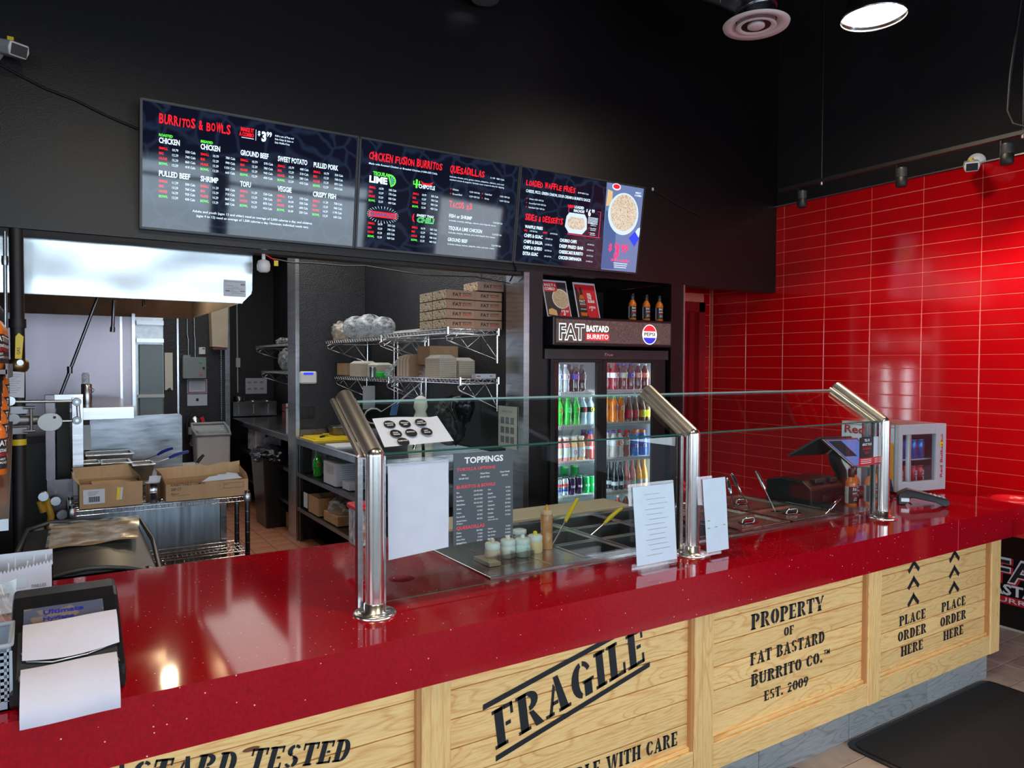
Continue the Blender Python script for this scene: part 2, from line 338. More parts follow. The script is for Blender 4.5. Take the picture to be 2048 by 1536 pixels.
    def build(s, name, parent=None, local=False, label=None, bevel=0, kind=None):
        me = bpy.data.meshes.new(name)
        off = Vector((0, 0, 0))
        if parent is not None and not local:
            p = parent
            while p is not None: off += p.location; p = p.parent
        me.from_pydata([Vector(v)-off for v in s.v], [], s.f)
        for m in s.ms: me.materials.append(m)
        me.polygons.foreach_set('material_index', s.mi); me.polygons.foreach_set('use_smooth', s.sm)
        me.update()
        o = bpy.data.objects.new(name, me); COL.objects.link(o)
        if parent is not None: o.parent = parent
        if bevel:
            b = o.modifiers.new('bevel', 'BEVEL'); b.width = bevel; b.segments = 2; b.limit_method = 'ANGLE'; b.angle_limit = R(40)
        if label: o['label'] = label
        if kind: o['kind'] = kind
        return o

def thing(name, label, cat, loc=(0, 0, 0), rz=0, group=None):
    o = bpy.data.objects.new(name, None); o.empty_display_size = .05; COL.objects.link(o); o.location = loc; o.rotation_euler[2] = rz
    o['label'] = label; o['category'] = cat
    if group: o['group'] = group
    return o
def tag(o, label, cat, group=None):
    o['label'] = label; o['category'] = cat
    if group: o['group'] = group
    return o
def struct(o): o['kind'] = 'structure'; return o
def copy(root, loc, label=None, rz=None, group=None):
    kids = list(root.children); r = root.copy(); COL.objects.link(r); r.location = loc
    if rz is not None: r.rotation_euler[2] = rz
    if label: r['label'] = label
    if group: r['group'] = group
    for ch in kids:
        c = ch.copy(); COL.objects.link(c); c.parent = r
        for g in ch.children:
            d = g.copy(); COL.objects.link(d); d.parent = c
    return r
X, Y, Z = Vector((1, 0, 0)), Vector((0, 1, 0)), Vector((0, 0, 1))

# stencil lettering (slab letters with bridges)
def Rr(x0, y0, x1, y1): return [(x0, y0), (x1, y0), (x1, y1), (x0, y1)]
def St(x, t=.25, a=0, b=1): return [Rr(x, a, x+t, b), Rr(x-.07, a, x+t+.07, a+.09), Rr(x-.07, b-.09, x+t+.07, b)]
def Ar(cx, cy, rx, ry, a0, a1, t=.25, ty=.13, n=9):
    o = [(cx+rx*math.cos(R(a0+(a1-a0)*i/n)), cy+ry*math.sin(R(a0+(a1-a0)*i/n))) for i in range(n+1)]
    i_ = [(cx+(rx-t)*math.cos(R(a0+(a1-a0)*i/n)), cy+(ry-ty)*math.sin(R(a0+(a1-a0)*i/n))) for i in range(n, -1, -1)]
    return o+i_
def O_(x=.38, y=.5, ry=.5): return [Ar(x, y, .36, ry, 98, 262), Ar(x, y, .36, ry, -82, 82)]
SG_ = {
 'A': (.86, [[(.36, 1), (.52, 1), (.80, 0), (.53, 0)], [(.12, 0), (.22, 0), (.40, .72), (.34, .84)], Rr(.26, .26, .46, .36), Rr(.02, 0, .30, .09), Rr(.46, 0, .87, .09)]),
 'B': (.76, St(.08)+[Ar(.38, .75, .32, .25, -85, 85, .22), Ar(.40, .26, .34, .26, -85, 85, .22)]),
 'C': (.74, [Ar(.40, .5, .37, .5, 98, 262), Ar(.40, .5, .34, .5, 30, 82, .12), Ar(.40, .5, .34, .5, -82, -30, .12)]),
 'D': (.78, St(.08)+[Ar(.38, .5, .36, .5, -85, 85)]),
 'E': (.70, St(.08)+[Rr(.38, .90, .64, 1), Rr(.56, .72, .64, 1), Rr(.38, .46, .54, .56), Rr(.38, 0, .64, .10), Rr(.56, 0, .64, .28)]),
 'F': (.68, St(.08)+[Rr(.38, .90, .64, 1), Rr(.56, .70, .64, 1), Rr(.38, .46, .54, .56)]),
 'G': (.80, [Ar(.40, .5, .37, .5, 98, 262), Ar(.40, .5, .34, .5, 30, 82, .12), Rr(.46, 0, .72, .42), Rr(.42, .36, .80, .45)]),
 'H': (.88, St(.08)+St(.56)+[Rr(.37, .45, .52, .55)]),
 'I': (.42, St(.08)),
 'L': (.68, St(.08)+[Rr(.38, 0, .64, .10), Rr(.56, 0, .64, .32)]),
 'M': (1.05, St(.05, .14)+St(.72)+[[(.22, 1), (.44, 1), (.62, .3), (.50, .05)], [(.66, 1), (.72, 1), (.60, .3), (.54, .2)]]),
 'N': (.90, St(.06, .13)+St(.68, .13)+[[(.22, 1), (.44, 1), (.66, 0), (.50, 0)]]),
 'O': (.76, O_()), '0': (.74, O_()),
 'P': (.74, St(.08)+[Ar(.38, .72, .34, .28, -85, 85, .23)]),
 'R': (.82, St(.08)+[Ar(.38, .74, .32, .26, -85, 85, .22), [(.38, .46), (.52, .46), (.82, 0), (.56, 0)]]),
 'S': (.70, [Ar(.36, .74, .30, .26, 98, 250, .22), Ar(.34, .26, .30, .26, -70, 82, .22), [(.10, .66), (.24, .60), (.62, .34), (.48, .38)], Ar(.36, .74, .28, .26, 25, 82, .10), Ar(.34, .26, .28, .26, 198, 262, .10)]),
 'T': (.74, St(.24)+[Rr(.02, .90, .20, 1), Rr(.02, .70, .10, 1), Rr(.54, .90, .72, 1), Rr(.64, .70, .72, 1)]),
 'U': (.84, [Rr(.08, .3, .33, 1), Rr(.01, .91, .40, 1), Rr(.60, .3, .73, 1), Rr(.54, .91, .80, 1), Ar(.405, .3, .325, .3, 184, 265), Ar(.405, .3, .325, .3, -82, -4, .14)]),
 'W': (1.15, [[(.05, 1), (.30, 1), (.48, 0), (.32, 0)], [(.50, .1), (.56, 0), (.70, .9), (.62, 1)], [(.62, 1), (.84, 1), (.92, .2), (.80, 0)], [(.86, 0), (.94, .2), (1.08, 1), (1.0, 1)], Rr(0, .91, .36, 1), Rr(.95, .91, 1.14, 1)]),
 'Y': (.84, [[(.03, 1), (.30, 1), (.50, .5), (.36, .42)], [(.54, .55), (.60, .5), (.80, 1), (.70, 1)], Rr(.32, 0, .57, .40), Rr(.25, 0, .64, .09), Rr(.0, .91, .34, 1), Rr(.64, .91, .84, 1)]),
 '.': (.34, [Rr(.05, 0, .27, .22)]),
 '2': (.72, [Ar(.36, .70, .30, .30, 15, 170, .22), [(.44, .62), (.66, .66), (.36, .12), (.08, .02)], Rr(.08, 0, .66, .16)]),
 '9': (.74, [Ar(.36, .66, .32, .34, 98, 262, .22), Ar(.36, .66, .32, .34, -82, 82, .22), [(.44, .40), (.66, .60), (.40, 0), (.14, 0)]]),
 ' ': (.42, [])}
def stencil(par, s, p0, p1, h, d, m, shear=0):
    """lettering in the XZ plane at y=d, along p0->p1 (x,z), cap height h"""
    mb = MB()
    W_ = sum(SG_[c][0]+.05 for c in s); p0 = Vector((p0[0], 0, p0[1])); p1 = Vector((p1[0], 0, p1[1]))
    L_ = (p1-p0).length; u = (p1-p0)/L_; v = Vector((-u.z, 0, u.x)); k = L_/W_; x = 0
    for c in s:
        for pl in SG_[c][1]:
            mb.add([p0+u*((x+a)*k+b*h*shear)+v*(b*h)+Vector((0, d, 0)) for a, b in pl], [tuple(range(len(pl)))], m)
        x += SG_[c][0]+.05
    mb.build('stencilled_word', par)

def fatlogo(mb, o, u, v, h, outline=.035, wht=INKW, dark=INKB, red=INKR, d=.0006, burr=True, oth=None):
    """the shop sign: outlined FAT beside BASTARD over BURRITO on a red bar"""
    u = Vector(u).normalized(); v = Vector(v).normalized(); o = Vector(o)
    mb.text('FAT', o, u, v, h, wht, bold=.055, width=h*2.15, d=d)
    mb.text('FAT', o+u*h*.045+v*h*.02, u, v, h*.96, dark, bold=.012, width=h*2.05, d=d*2)
    q = o+u*h*2.28
    mb.text('BASTARD', q+v*h*.56, u, v, h*.40, wht, bold=.03, width=h*1.95, d=d)
    mb.poly([(0, -.03*h), (2.0*h, -.03*h), (2.0*h, .45*h), (0, .45*h)], q-u*h*.02, u, v, red, d)
    mb.text('BURRITO', q+v*h*.06+u*h*.06, u, v, h*.31, wht, bold=.01, width=h*1.84, d=d*2)

# ================================================================== SETTING
# ---- floors
fl = struct(MB(flat('floor_joint', (.10, .075, .06))).box(-5, 5.3, -3.6, 4.09, -.06, -.004).build('floor'))
pl = None; r_ = random.Random(3)
for j in range(-8, 11):                                        # oak-look boards laid along the counter
    y1 = 1.991-j*.162 if j >= 0 else 1.991-j*.162
    if j < 0 and y1 < 3.4 and y1-.162 > 1.95: pass
    y0 = y1-.158; x = 2.2-(j % 3)*.41
    if y1 < .3 or y0 > 2.5: continue
    while x < 5.25:
        x1 = min(x+1.22, 5.25)
        if pl is None: pl = 1
        MB(OAK).box(x, x1-.003, y0, y1, -.004, .0, c=.0012).build('floor_board', fl); x = x1
kf = struct(MB(QGR).box(-.6, 2.75, 4.21, 10.7, -.06, -.004).build('floor_kitchen'))
tile0 = MB(QTILE).box(-.097, .097, -.097, .097, -.006, 0, c=.002).build('floor_tile', kf, local=True); first = 1
for i in range(8):
    for j in range(24):
        x, y = .55+i*.2+.1, 5.4+j*.2+.1
        if y > 10.6: continue
        if first: o = tile0; first = 0
        else: o = tile0.copy(); COL.objects.link(o); o.parent = kf
        o.location = (x, y, 0)
struct(MB(QTILE).box(-.6, 3.4, 3.1, 4.21, -.05, 0).build('floor_service'))
struct(MB(CEIL).box(-5, 5.5, -3.7, 11, 5.2, 5.3).build('ceiling'))
struct(MB(CEIL).box(2.80, 5.262, 4.96, 5.0, 2.3, 5.2).box(2.835, 4.03, 4.21, 4.96, 2.33, 2.36).build('wall_far'))
struct(MB(CEIL).box(-.7, 2.9, 4.21, 10.8, 3.4, 3.5).build('ceiling_kitchen'))
# ---- menu wall with its piers
mw = MB(WALL).box(-5, 5.255, 4.09, 4.21, 2.327, 5.2)
mw.box(2.715, 2.835, 4.09, 4.98, 0, 2.327).box(4.03, 4.165, 4.09, 4.98, 0, 2.327)
mw.box(2.835, 4.03, 4.90, 4.98, 0, 2.327, BLACKP)
wb = struct(mw.build('wall_back'))
MB(BLACKP).box(-5, 2.67, 4.10, 4.2, 2.305, 2.325).build('soffit_strip', wb)
# ---- red tiled wall
rw = struct(MB(GROUT).box(5.256, 5.35, .9, 4.81, 0, 3.050).build('wall_right'))
struct(MB(CEIL).box(5.262, 5.4, -3.7, 5.0, 3.05, 5.2).box(5.262, 5.4, 4.81, 5.0, 0, 3.05).build('wall_right_upper'))
t0 = MB(RTILE).box(-.012, 0, -.1922, .1922, -.0471, .0471, c=.0022).build('wall_tile', rw, local=True); k = 0
for i in range(10):
    yc = 4.59-i*.388+.03 if i else 4.59+.01
    yc = 4.012+.194-(i-1)*.388
    for j in range(30):
        zc = 3.053-.0488-j*.0976
        if zc < .12 or (zc < .82 and i > 5): break
        o = t0 if k == 0 else t0.copy()
        if k: COL.objects.link(o); o.parent = rw
        o.location = (5.265, yc, zc)
        if i == 0: o.scale = (1, 1, 1)
        k += 1
MB(ZINC).box(5.236, 5.262, .9, 4.81, 3.052, 3.060).build('edge_trim', rw)
bk = struct(MB(GROUT).box(5.16, 5.26, 4.822, 4.95, 0, 3.05).box(4.165, 5.16, 4.822, 4.95, 2.29, 3.05).build('wall_far_right'))
for j in range(30):
    zc = 3.053-.0488-j*.0976
    if zc < .3: break
    MB(RTILE).box(5.168, 5.238, 4.812, 4.824, zc-.047, zc+.047, c=.002).build('wall_tile', bk)
    if zc > 2.33: MB(RTILE).box(4.20, 4.777, 4.812, 4.824, zc-.047, zc+.047, c=.002).build('wall_tile', bk)
    if zc > 2.33: MB(RTILE).box(4.78, 5.162, 4.812, 4.824, zc-.047, zc+.047, c=.002).build('wall_tile', bk)
d1 = struct(MB(REDP).box(4.18, 5.10, 4.90, 4.94, 0, 2.25).build('door_1'))
MB(REDP).box(5.09, 5.165, 4.80, 4.90, 0, 2.29).box(4.17, 5.165, 4.80, 4.90, 2.20, 2.29).build('door_frame', d1)
MB(REDP).box(5.03, 5.09, 4.86, 4.90, 0, 2.20).build('door_stop', d1)
MB(ZINC).box(4.160, 4.172, 4.085, 4.21, 0, 2.327).build('corner_trim', wb)
MB(STEEL).box(2.672, 2.715, 4.075, 4.30, 0, 2.322).build('corner_trim', wb)
# lower part of right wall: black vinyl with the shop sign
rl = struct(MB(flat('black_vinyl', (.006, .006, .007), rough=.25)).box(5.243, 5.262, 1.0, 2.452, .008, .79).build('wall_right_lower'))
MB(CREAM).box(5.236, 5.243, 1.0, 2.452, 0, .012).build('floor_bead', rl)
sg = MB()
u, v = (0, -1, 0), (0, 0, 1); o = (5.241, 2.335, .302)
sg.text('FAT', o, u, v, .150, INKR, bold=.06, width=.40, d=.0004); sg.text('FAT', Vector(o)+Vector((0, .008, .006)), u, v, .147, INKW, bold=.05, width=.395, d=.0009)
sg.text('FAT', Vector(o)+Vector((0, -.002, .009)), u, v, .136, INKB, bold=.015, width=.372, d=.0014)
sg.text('BASTARD', (5.241, 2.415, .222), u, v, .066, INKW, bold=.03, width=.47, d=.0006)
sg.poly([(0, 0), (.50, 0), (.50, .048), (0, .048)], (5.241, 2.42, .162), u, v, INKR, .0004); sg.text('BURRITO', (5.241, 2.36, .172), u, v, .030, INKW, bold=.006, width=.36, d=.001)
sg.build('lettering', rl, label='white outlined shop name with red bar')
# ---- kitchen walls
kr = struct(MB(BLACKP).box(2.712, 2.80, 4.98, 10.7, 0, 3.4).box(2.712, 2.714, 4.21, 4.98, 2.327, 3.4).build('wall_kitchen_right'))
for a, b in ((4.30, 4.694), (4.698, 5.838), (5.842, 7.04), (7.30, 9.0), (9.004, 10.6)):
    MB(FRP).box(2.700, 2.7115, a, b, 0, 3.4, c=.002).build('wall_panel', kr)
st = struct(MB(BLACKP).box(2.004, 2.70, 7.05, 7.296, 0, 3.4).build('wall_stub'))
MB(FRP).box(2.03, 2.70, 7.036, 7.05, 0, 3.4, c=.002).build('wall_panel', st)
MB(STEEL).box(1.996, 2.004, 7.03, 7.30, 0, 3.4).box(2.004, 2.032, 7.028, 7.036, 0, 3.4).build('corner_trim', st)
kb = struct(MB(BLACKP).box(1.90, 2.80, 10.61, 10.7, 0, 3.4).build('wall_kitchen_back'))
MB(FRP).box(1.91, 2.70, 10.596, 10.61, 0, 3.4, c=.002).build('wall_panel', kb)
kc = struct(MB(BLACKP).box(.5, 1.90, 9.61, 10.6, 0, 3.4).build('wall_kitchen_left'))
for a, b in ((1.15, 1.30), (1.322, 1.845)): MB(FRP).box(a, b, 9.597, 9.61, 0, 3.4, c=.002).build('wall_panel', kc)
MB(STEEL).box(1.847, 1.905, 9.585, 9.61, 0, 3.4).box(1.893, 1.905, 9.6, 10.6, 0, 3.4).build('corner_trim', kc)
MB(STEEL).box(1.301, 1.321, 9.588, 9.61, 0, 3.4).build('corner_trim', kc)
struct(MB(BLACKP).box(-.7, -.6, 3.1, 10.0, 0, 3.4).build('wall_kitchen_side'))
bs = struct(MB(BLACKP).box(-.6, .50, 5.96, 6.1, 0, 3.4).build('wall_cooking'))
MB(BACKS).box(-.6, .505, 5.93, 5.96, 0, 2.6).build('steel_panel', bs)
MB(STEEL).box(.43, .445, 5.922, 5.93, 0, 2.6).box(.505, .525, 5.90, 6.10, 0, 3.2).build('corner_trim', bs)
# walk-in cooler door beyond the cook line
d2 = struct(MB(ZINC).box(.60, 1.148, 9.56, 9.61, 0, 2.6).build('door_2'))
MB(flat('grey_cooler_door', (.16, .18, .18), rough=.35, metal=.5)).box(.885, 1.14, 9.52, 9.56, .9, 1.93, c=.006).build('door_leaf', d2)
MB(STEEL).box(.86, 1.148, 9.50, 9.56, 1.955, 2.0).box(.86, 1.148, 9.50, 9.56, 2.16, 2.21).build('door_rail', d2)
MB(WHPL).box(.87, 1.146, 9.49, 9.53, 1.31, 1.345).build('push_bar', d2)
MB(GREYC).box(.87, 1.146, 9.535, 9.56, .3, 1.30).build('lower_panel', d2)

# ---- customer room behind the camera: window wall, side wall, asphalt outside
wf = MB(BLACKP).box(-5, 5.4, -3.5, -3.4, 2.6, 5.2).box(-5, 5.4, -3.5, -3.4, 0, .25)
for x in (-5, -2.95, -.45, 2.05, 4.4): wf.box(x, x+.16 if x < 4 else 5.4, -3.5, -3.4, 0, 2.6)
struct(wf.build('wall_front'))
for i, (a, b) in enumerate(((-4.84, -2.95), (-2.79, -.45), (-.29, 2.05), (2.21, 4.4))):
    wn = struct(MB(DGLASS).box(a, b, -3.46, -3.452, .25, 2.6).build('window_%d' % (i+1)))
    MB(BLKMET).box(a, b, -3.48, -3.43, 2.30, 2.35).box(a, a+.04, -3.48, -3.43, .25, 2.6).box(b-.04, b, -3.48, -3.43, .25, 2.6).build('window_frame', wn)
struct(MB(BLACKP).box(-4.6, -4.5, -3.5, 4.2, 0, .3).box(-4.6, -4.5, -3.5, 4.2, 2.6, 5.2).box(-4.6, -4.5, 1.3, 4.2, .3, 2.6).box(-4.6, -4.5, -3.5, -2.5, .3, 2.6).build('wall_left'))
ag = struct(MB(flat('asphalt', (.16, .17, .19), rough=.9)).box(-30, 30, -30, -3.5, -.3, -.1).box(-30, -4.6, -3.5, 20, -.3, -.1).build('ground'))
for i in range(7): MB(INKW).box(-9+i*2.7, -8.88+i*2.7, -12, -7, -.1, -.095).build('parking_line', ag)

struct(MB(BLACKP).box(5.262, 5.35, -3.4, -3.3, 0, 3.05).box(5.262, 5.35, -.7, .9, 0, 3.05).box(5.262, 5.35, -3.3, -.7, 0, .5).box(5.262, 5.35, -3.3, -.7, 2.6, 3.05).build('wall_right_front'))
# ================================================================== COUNTER
ct = thing('service_counter', 'long service counter with glossy red speckled quartz top over pine crate panels', 'counter', (0, 1.93, 0))
HC = .93
def slab(mb, x0, x1, y0, y1, z0=.776, z1=HC): mb.box(x0, x1, y0, y1, z0, z1)
top = MB(QZ)
def arcpts(cx, cy, r, n=24): return [(cx+r*math.cos(2*math.pi*i/n), cy+r*math.sin(2*math.pi*i/n)) for i in range(n)]
slab(top, -2.2, .93, 1.885, 3.05)
slab(top, .93, 1.333, 1.885, 2.33); slab(top, .93, 1.01, 2.33, 2.52); slab(top, 1.12, 1.333, 2.33, 2.52); slab(top, .93, 1.333, 2.52, 3.05)
# rim of the round drop hole
hc = arcpts(1.065, 2.425, .047, 24)
for i in range(24):
    a, b = hc[i], hc[(i+1) % 24]
    def sq(p):
        dx, dy = p[0]-1.065, p[1]-2.425; s = min(.055/max(abs(dx), 1e-6), .095/max(abs(dy), 1e-6)); return (1.065+dx*s, 2.425+dy*s)
    c, d = sq(b), sq(a)
    top.add([(a[0], a[1], HC), (b[0], b[1], HC), (c[0], c[1], HC), (d[0], d[1], HC), (a[0], a[1], .80), (b[0], b[1], .80)], [(3, 2, 1, 0), (0, 1, 5, 4)])
slab(top, 1.333, 3.73, 1.885, 2.245); slab(top, 3.73, 4.60, 1.885, 3.05); slab(top, 3.50, 3.73, 2.66, 3.05)
top.build('countertop', ct)
MB(flat('seam', (.75, .12, .12))).box(3.849, 3.8505, 1.884, 1.886, .777, .9303).build('seam_line', ct)
MB(BLKMET).box(1.01, 1.12, 2.37, 2.48, .775, .80).build('bin_chute', ct)
lg = thing('ledge_counter', 'lower red quartz ledge by the right wall with round bin opening', 'counter', (4.9, 1.9, 0))
L_ = MB(QZ); L_.prism([(4.43, 1.0), (5.24, 1.0), (5.24, 2.36), (4.61, 2.36), (4.61, 1.884), (4.43, 1.884)], 'z', .775, .868); L_.build('countertop', lg)
MB(REDPL).lathe([(.13, .868), (.14, .892), (.12, .906), (.10, .897), (.09, .872)], (4.96, 2.10, 0), 32).build('bin_ring', lg, label='shiny red round rim')
MB(BLKMET).disc((4.96, 2.10, .8695), X, Y, .09).build('bin_opening', lg)
# pine front: frame stiles, rails, boards
posts = [(-.20, -.10), (.902, .997), (2.016, 2.118), (3.123, 3.222), (4.245, 4.345)]
for i, (a, b) in enumerate(posts):
    o = MB(PINE).box(a, b, 1.905, 1.99, .157, .776, c=.003)
    o.v = [(z_, y_, x_) for x_, y_, z_ in o.v]                # grain runs up: mesh built on its side
    off = Vector((.5, 1.93, .9)); me = o.build('frame_stile', ct, local=True)
    me.data.transform(Matrix.Translation((0, -1.93, 0))); me.rotation_euler = (0, R(-90), 0); me.scale = (1, 1, -1)
    me.location = (0, 0, 0)
for (a, b) in zip(posts[:-1], posts[1:]):
    MB(PINE).box(a[1]+.001, b[0]-.001, 1.908, 1.985, .157, .262, c=.003).build('frame_rail', ct)
    MB(PINE).box(a[1]+.001, b[0]-.001, 1.918, 1.985, .262, .276, c=.003).build('frame_bead', ct)
    zs = [.270, .3605, .451, .5415, .632, .7225, .776]
    for z0, z1 in zip(zs[:-1], zs[1:]):
        MB(PINE).box(a[1]+.001, b[0]-.001, 1.930, 1.95, z0+.0012, z1-.0012, c=.0035).build('pine_board', ct)
    MB(flat('stile_shadow_wood', (.55, .25, .09))).box(b[0]-.014, b[0]-.0005, 1.912, 1.95, .262, .776).build('stile_shade_strip', ct)  # darker strip beside each stile: its shade is put into the colour
MB(PINE).box(4.335, 4.345, 1.99, 3.0, .16, .776).build('end_panel', ct)
MB(BLKMET).box(-2.2, 4.33, 1.985, 2.0, 0, .776).box(-2.2, 1.3, 3.0, 3.02, 0, .776).build('carcass', ct)
for a, b in ((-.3, .60), (.602, 1.22), (1.222, 1.83), (1.832, 2.438), (2.440, 3.056), (3.058, 3.712), (3.714, 4.315)):
    MB(KICK).box(a, b-.001, 1.952, 1.975, 0, .156, c=.001).build('kick_tile', ct)
D = 1.9285
stencil(ct, 'BASTARD TESTED', (.045, .712), (.690, .604), .060, D, BLACKINK, shear=.12)
stencil(ct, 'FRAGILE', (1.165, .498), (1.800, .648), .125, D, BLACKINK, shear=.10)
for a, b, h in (((1.119, .635), (1.68, .762), .018), ((1.166, .462), (1.811, .620), .018)):
    a, b = Vector((a[0], D, a[1])), Vector((b[0], D, b[1])); MB().add([a, b, b+Z*h, a+Z*h], [(0, 1, 2, 3)], BLACKINK).build('stencilled_bar', ct)
stencil(ct, 'HANDLE WITH CARE', (1.345, .296), (1.955, .296), .052, D, BLACKINK)
stencil(ct, 'PROPERTY', (2.352, .647), (2.826, .647), .063, D, BLACKINK); stencil(ct, 'OF', (2.557, .582), (2.624, .582), .037, D, BLACKINK)
stencil(ct, 'FAT BASTARD', (2.350, .504), (2.836, .504), .050, D, BLACKINK); stencil(ct, 'BURRITO CO.', (2.356, .418), (2.824, .418), .049, D, BLACKINK)
MB().text('TM', (2.828, D, .446), X, Z, .022, BLACKINK, bold=.01, xs=1.0).build('stencilled_word', ct); stencil(ct, 'EST. 2009', (2.437, .340), (2.727, .340), .041, D, BLACKINK)
def chev(x, z):
    k = MB()
    for s in (-1, 1): k.add([(x-.004*s, D, z), (x+s*.052, D, z-.052), (x+s*.040, D, z-.068), (x-.004*s, D, z-.026)], [(0, 1, 2, 3)], BLACKINK)
    k.build('stencilled_arrow', ct)
for z in (.77, .69, .607): chev(3.530, z)
for z in (.768, .688, .606): chev(3.908, z)
for x0, x1, t in ((3.41, 3.646, 'PLACE'), (3.40, 3.654, 'ORDER'), (3.428, 3.627, 'HERE'), (3.79, 4.03, 'PLACE'), (3.78, 4.038, 'ORDER'), (3.812, 4.014, 'HERE')):
    z = {'PLACE': .461, 'ORDER': .387, 'HERE': .311}[t]; stencil(ct, t, (x0, z), (x1, z), .048, D, BLACKINK)
for nm, x0, y0, x1, y1, lb in (('floor_mat', 2.99, 1.02, 4.27, 1.938, 'black flecked rubber mat on floor before the arrow-marked panel'),
                           ('floor_mat', 1.70, 1.05, 2.66, 1.94, 'black rubber mat corner at the bottom edge below crate lettering')):
    t = thing(nm, lb, 'mat', ((x0+x1)/2, (y0+y1)/2, 0), group=None)
    pts = []
    for cx, cy, a in ((x1-.05, y1-.05, 0), (x0+.05, y1-.05, 90), (x0+.05, y0+.05, 180), (x1-.05, y0+.05, 270)):
        pts += [(cx+.05*math.cos(R(a+q)), cy+.05*math.sin(R(a+q))) for q in (0, 30, 60, 90)]
    MB(BLKPL).prism(pts, 'z', 0, .008).build('rubber_border', t)
    MB(MATB).prism([((p[0]-(x0+x1)/2)*.96+(x0+x1)/2, (p[1]-(y0+y1)/2)*.95+(y0+y1)/2) for p in pts], 'z', .008, .012).build('mat_surface', t)

# ================================================================== SNEEZE GUARD
sg_ = thing('sneeze_guard', 'clear glass sneeze guard with three bent brushed steel posts on the red counter', 'sneeze guard', (.843, 2.12, HC))
def post(x):
    W0 = (x, 2.12, HC); q = Matrix.Translation(W0)
    t = MB(POSTM).tube([(0, 0, .01), (0, 0, .49)], .0285, 28).xf(q).build('guard_post', sg_)
    MB(ARMM).tube([(0, 0, .4895), (0, .272, .662)], .0285, 28).xf(q).build('leaning_arm', t)
    MB(POSTM).lathe([(.0285*math.sin(R(a)), .49-.0285*math.cos(R(a))) for a in range(0, 181, 15)], (0, 0, 0), 28).xf(q).build('elbow_joint', t)
    MB(ARMM).lathe([(.0, .012), (.018, .010), (.0255, .003), (.0285, 0)], (0, 0, 0), 20).xf(q @ Matrix.Translation((0, .272, .662)) @ Matrix.Rotation(R(-57.5), 4, 'X')).build('end_cap', t)
    MB(POSTM).lathe([(.066, 0), (.066, .006), (.060, .009), (.0335, .011), (.0335, .035), (.029, .037)], (0, 0, 0), 32).xf(q).build('flange', t)
    for a in (40, 160, 280):
        MB(ZINC).lathe([(.006, .0095), (.006, .0125), (.003, .014)], (.050*math.cos(R(a)), .050*math.sin(R(a)), 0), 8).xf(q).build('screw', t)
    for s in (-1, 1):
        MB(STEEL).box(min(s*.030, s*.046), max(s*.030, s*.046), .022, .046, .02, .485).xf(q).build('glass_channel', t)
        MB(ARMM).tube([(s*.036, .030, .488), (s*.036, .285, .650)], .010, 8).xf(q).build('clamp_bar', t)
    MB(POSTM).tube([(0, .050, .485), (0, .295, .640)], .013, 10).xf(q).build('back_rail', t)
for x in (.843, 2.218, 3.583): post(x)
def pane(name, x0, x1, p, q, th=.009, em=None):
    """glass plate spanning x0..x1 between yz points p (low) and q (high)"""
    p = Vector((0, *p)); q = Vector((0, *q)); v = q-p; n = Vector((1, 0, 0)).cross(v).normalized()*th
    A = [X*x0+p, X*x1+p, X*x1+q, X*x0+q]; B = [a-n for a in A]
    t = MB(GLASS).add(A+B, [(0, 1, 2, 3), (7, 6, 5, 4)]).build(name, sg_)
    MB(GEDGE).add(A+B, [(0, 4, 5, 1)]).add(A+B, [(1, 5, 6, 2), (2, 6, 7, 3), (3, 7, 4, 0)], em or GEDGE).build('polished_edge', t)
for x0, x1 in ((.889, 2.172), (2.264, 3.537)): pane('glass_pane', x0, x1, (2.150, .950), (2.150, 1.412))
for x0, x1 in ((.875, 2.185), (2.250, 3.555)): pane('glass_canopy', x0, x1, (2.146, 1.424), (2.392, 1.578), em=GEDGE2)

# ---- papers on the guard
def bentsheet(mb, P, nu, nv, f, m):
    """sheet from 4 corners with a small relief f(u,v) along +z/-y"""
    P = [Vector(p) for p in P]; n = (P[1]-P[0]).cross(P[3]-P[0]).normalized(); vs = []
    for j in range(nv+1):
        for i in range(nu+1):
            a, b = i/nu, j/nv; p = (P[0]*(1-a)+P[1]*a)*(1-b)+(P[3]*(1-a)+P[2]*a)*b; vs.append(p+n*f(a, b))
    mb.add(vs, [(j*(nu+1)+i, j*(nu+1)+i+1, (j+1)*(nu+1)+i+1, (j+1)*(nu+1)+i) for j in range(nv) for i in range(nu)], m, True)
t = thing('sauce_stickers_sheet', 'white sheet with black round sauce stickers leaning on sloping guard glass', 'paper', (.9, 2.17, 1.435))
mb = MB(); bentsheet(mb, [(.893, 2.163, 1.440), (1.145, 2.172, 1.446), (1.142, 2.292, 1.522), (.902, 2.290, 1.522)], 10, 6, lambda a, b: .003*math.sin(a*5)*b+.006*max(0, a-.9)*b*6, WHITE); mb.build('sheet', t)
u = Vector((1, 0, .02)).normalized(); v = Vector((0, .84, .54)).normalized()
def stick(x, y, z, a, b=''):
    m_ = MB(); c = Vector((x, y-.006, z+.016)); m_.disc(c, u, v, .020, .021, 26, INKB)
    m_.text(a, c+v*.002, u, v, .0062, INKW, bold=.02, align='c', xs=.8, d=.0005)
    if b: m_.text(b, c-v*.008, u, v, .0062, INKW, bold=.02, align='c', xs=.8, d=.0005)
    m_.build('round_sticker', t)
for q in ((.948, 2.258, 1.488, 'BURRITO', 'SAUCE'), (1.003, 2.258, 1.488, 'TEQUILA', 'LIME'), (1.061, 2.258, 1.490, 'SWEET', 'CHILI THAI'), (.952, 2.214, 1.461, 'SOUR', 'CREAM'), (1.006, 2.214, 1.461, 'BUFFALO'), (1.062, 2.214, 1.463, 'HOT', 'SAUCE'), (.962, 2.178, 1.437, 'CHIPOTLE')): stick(*q)
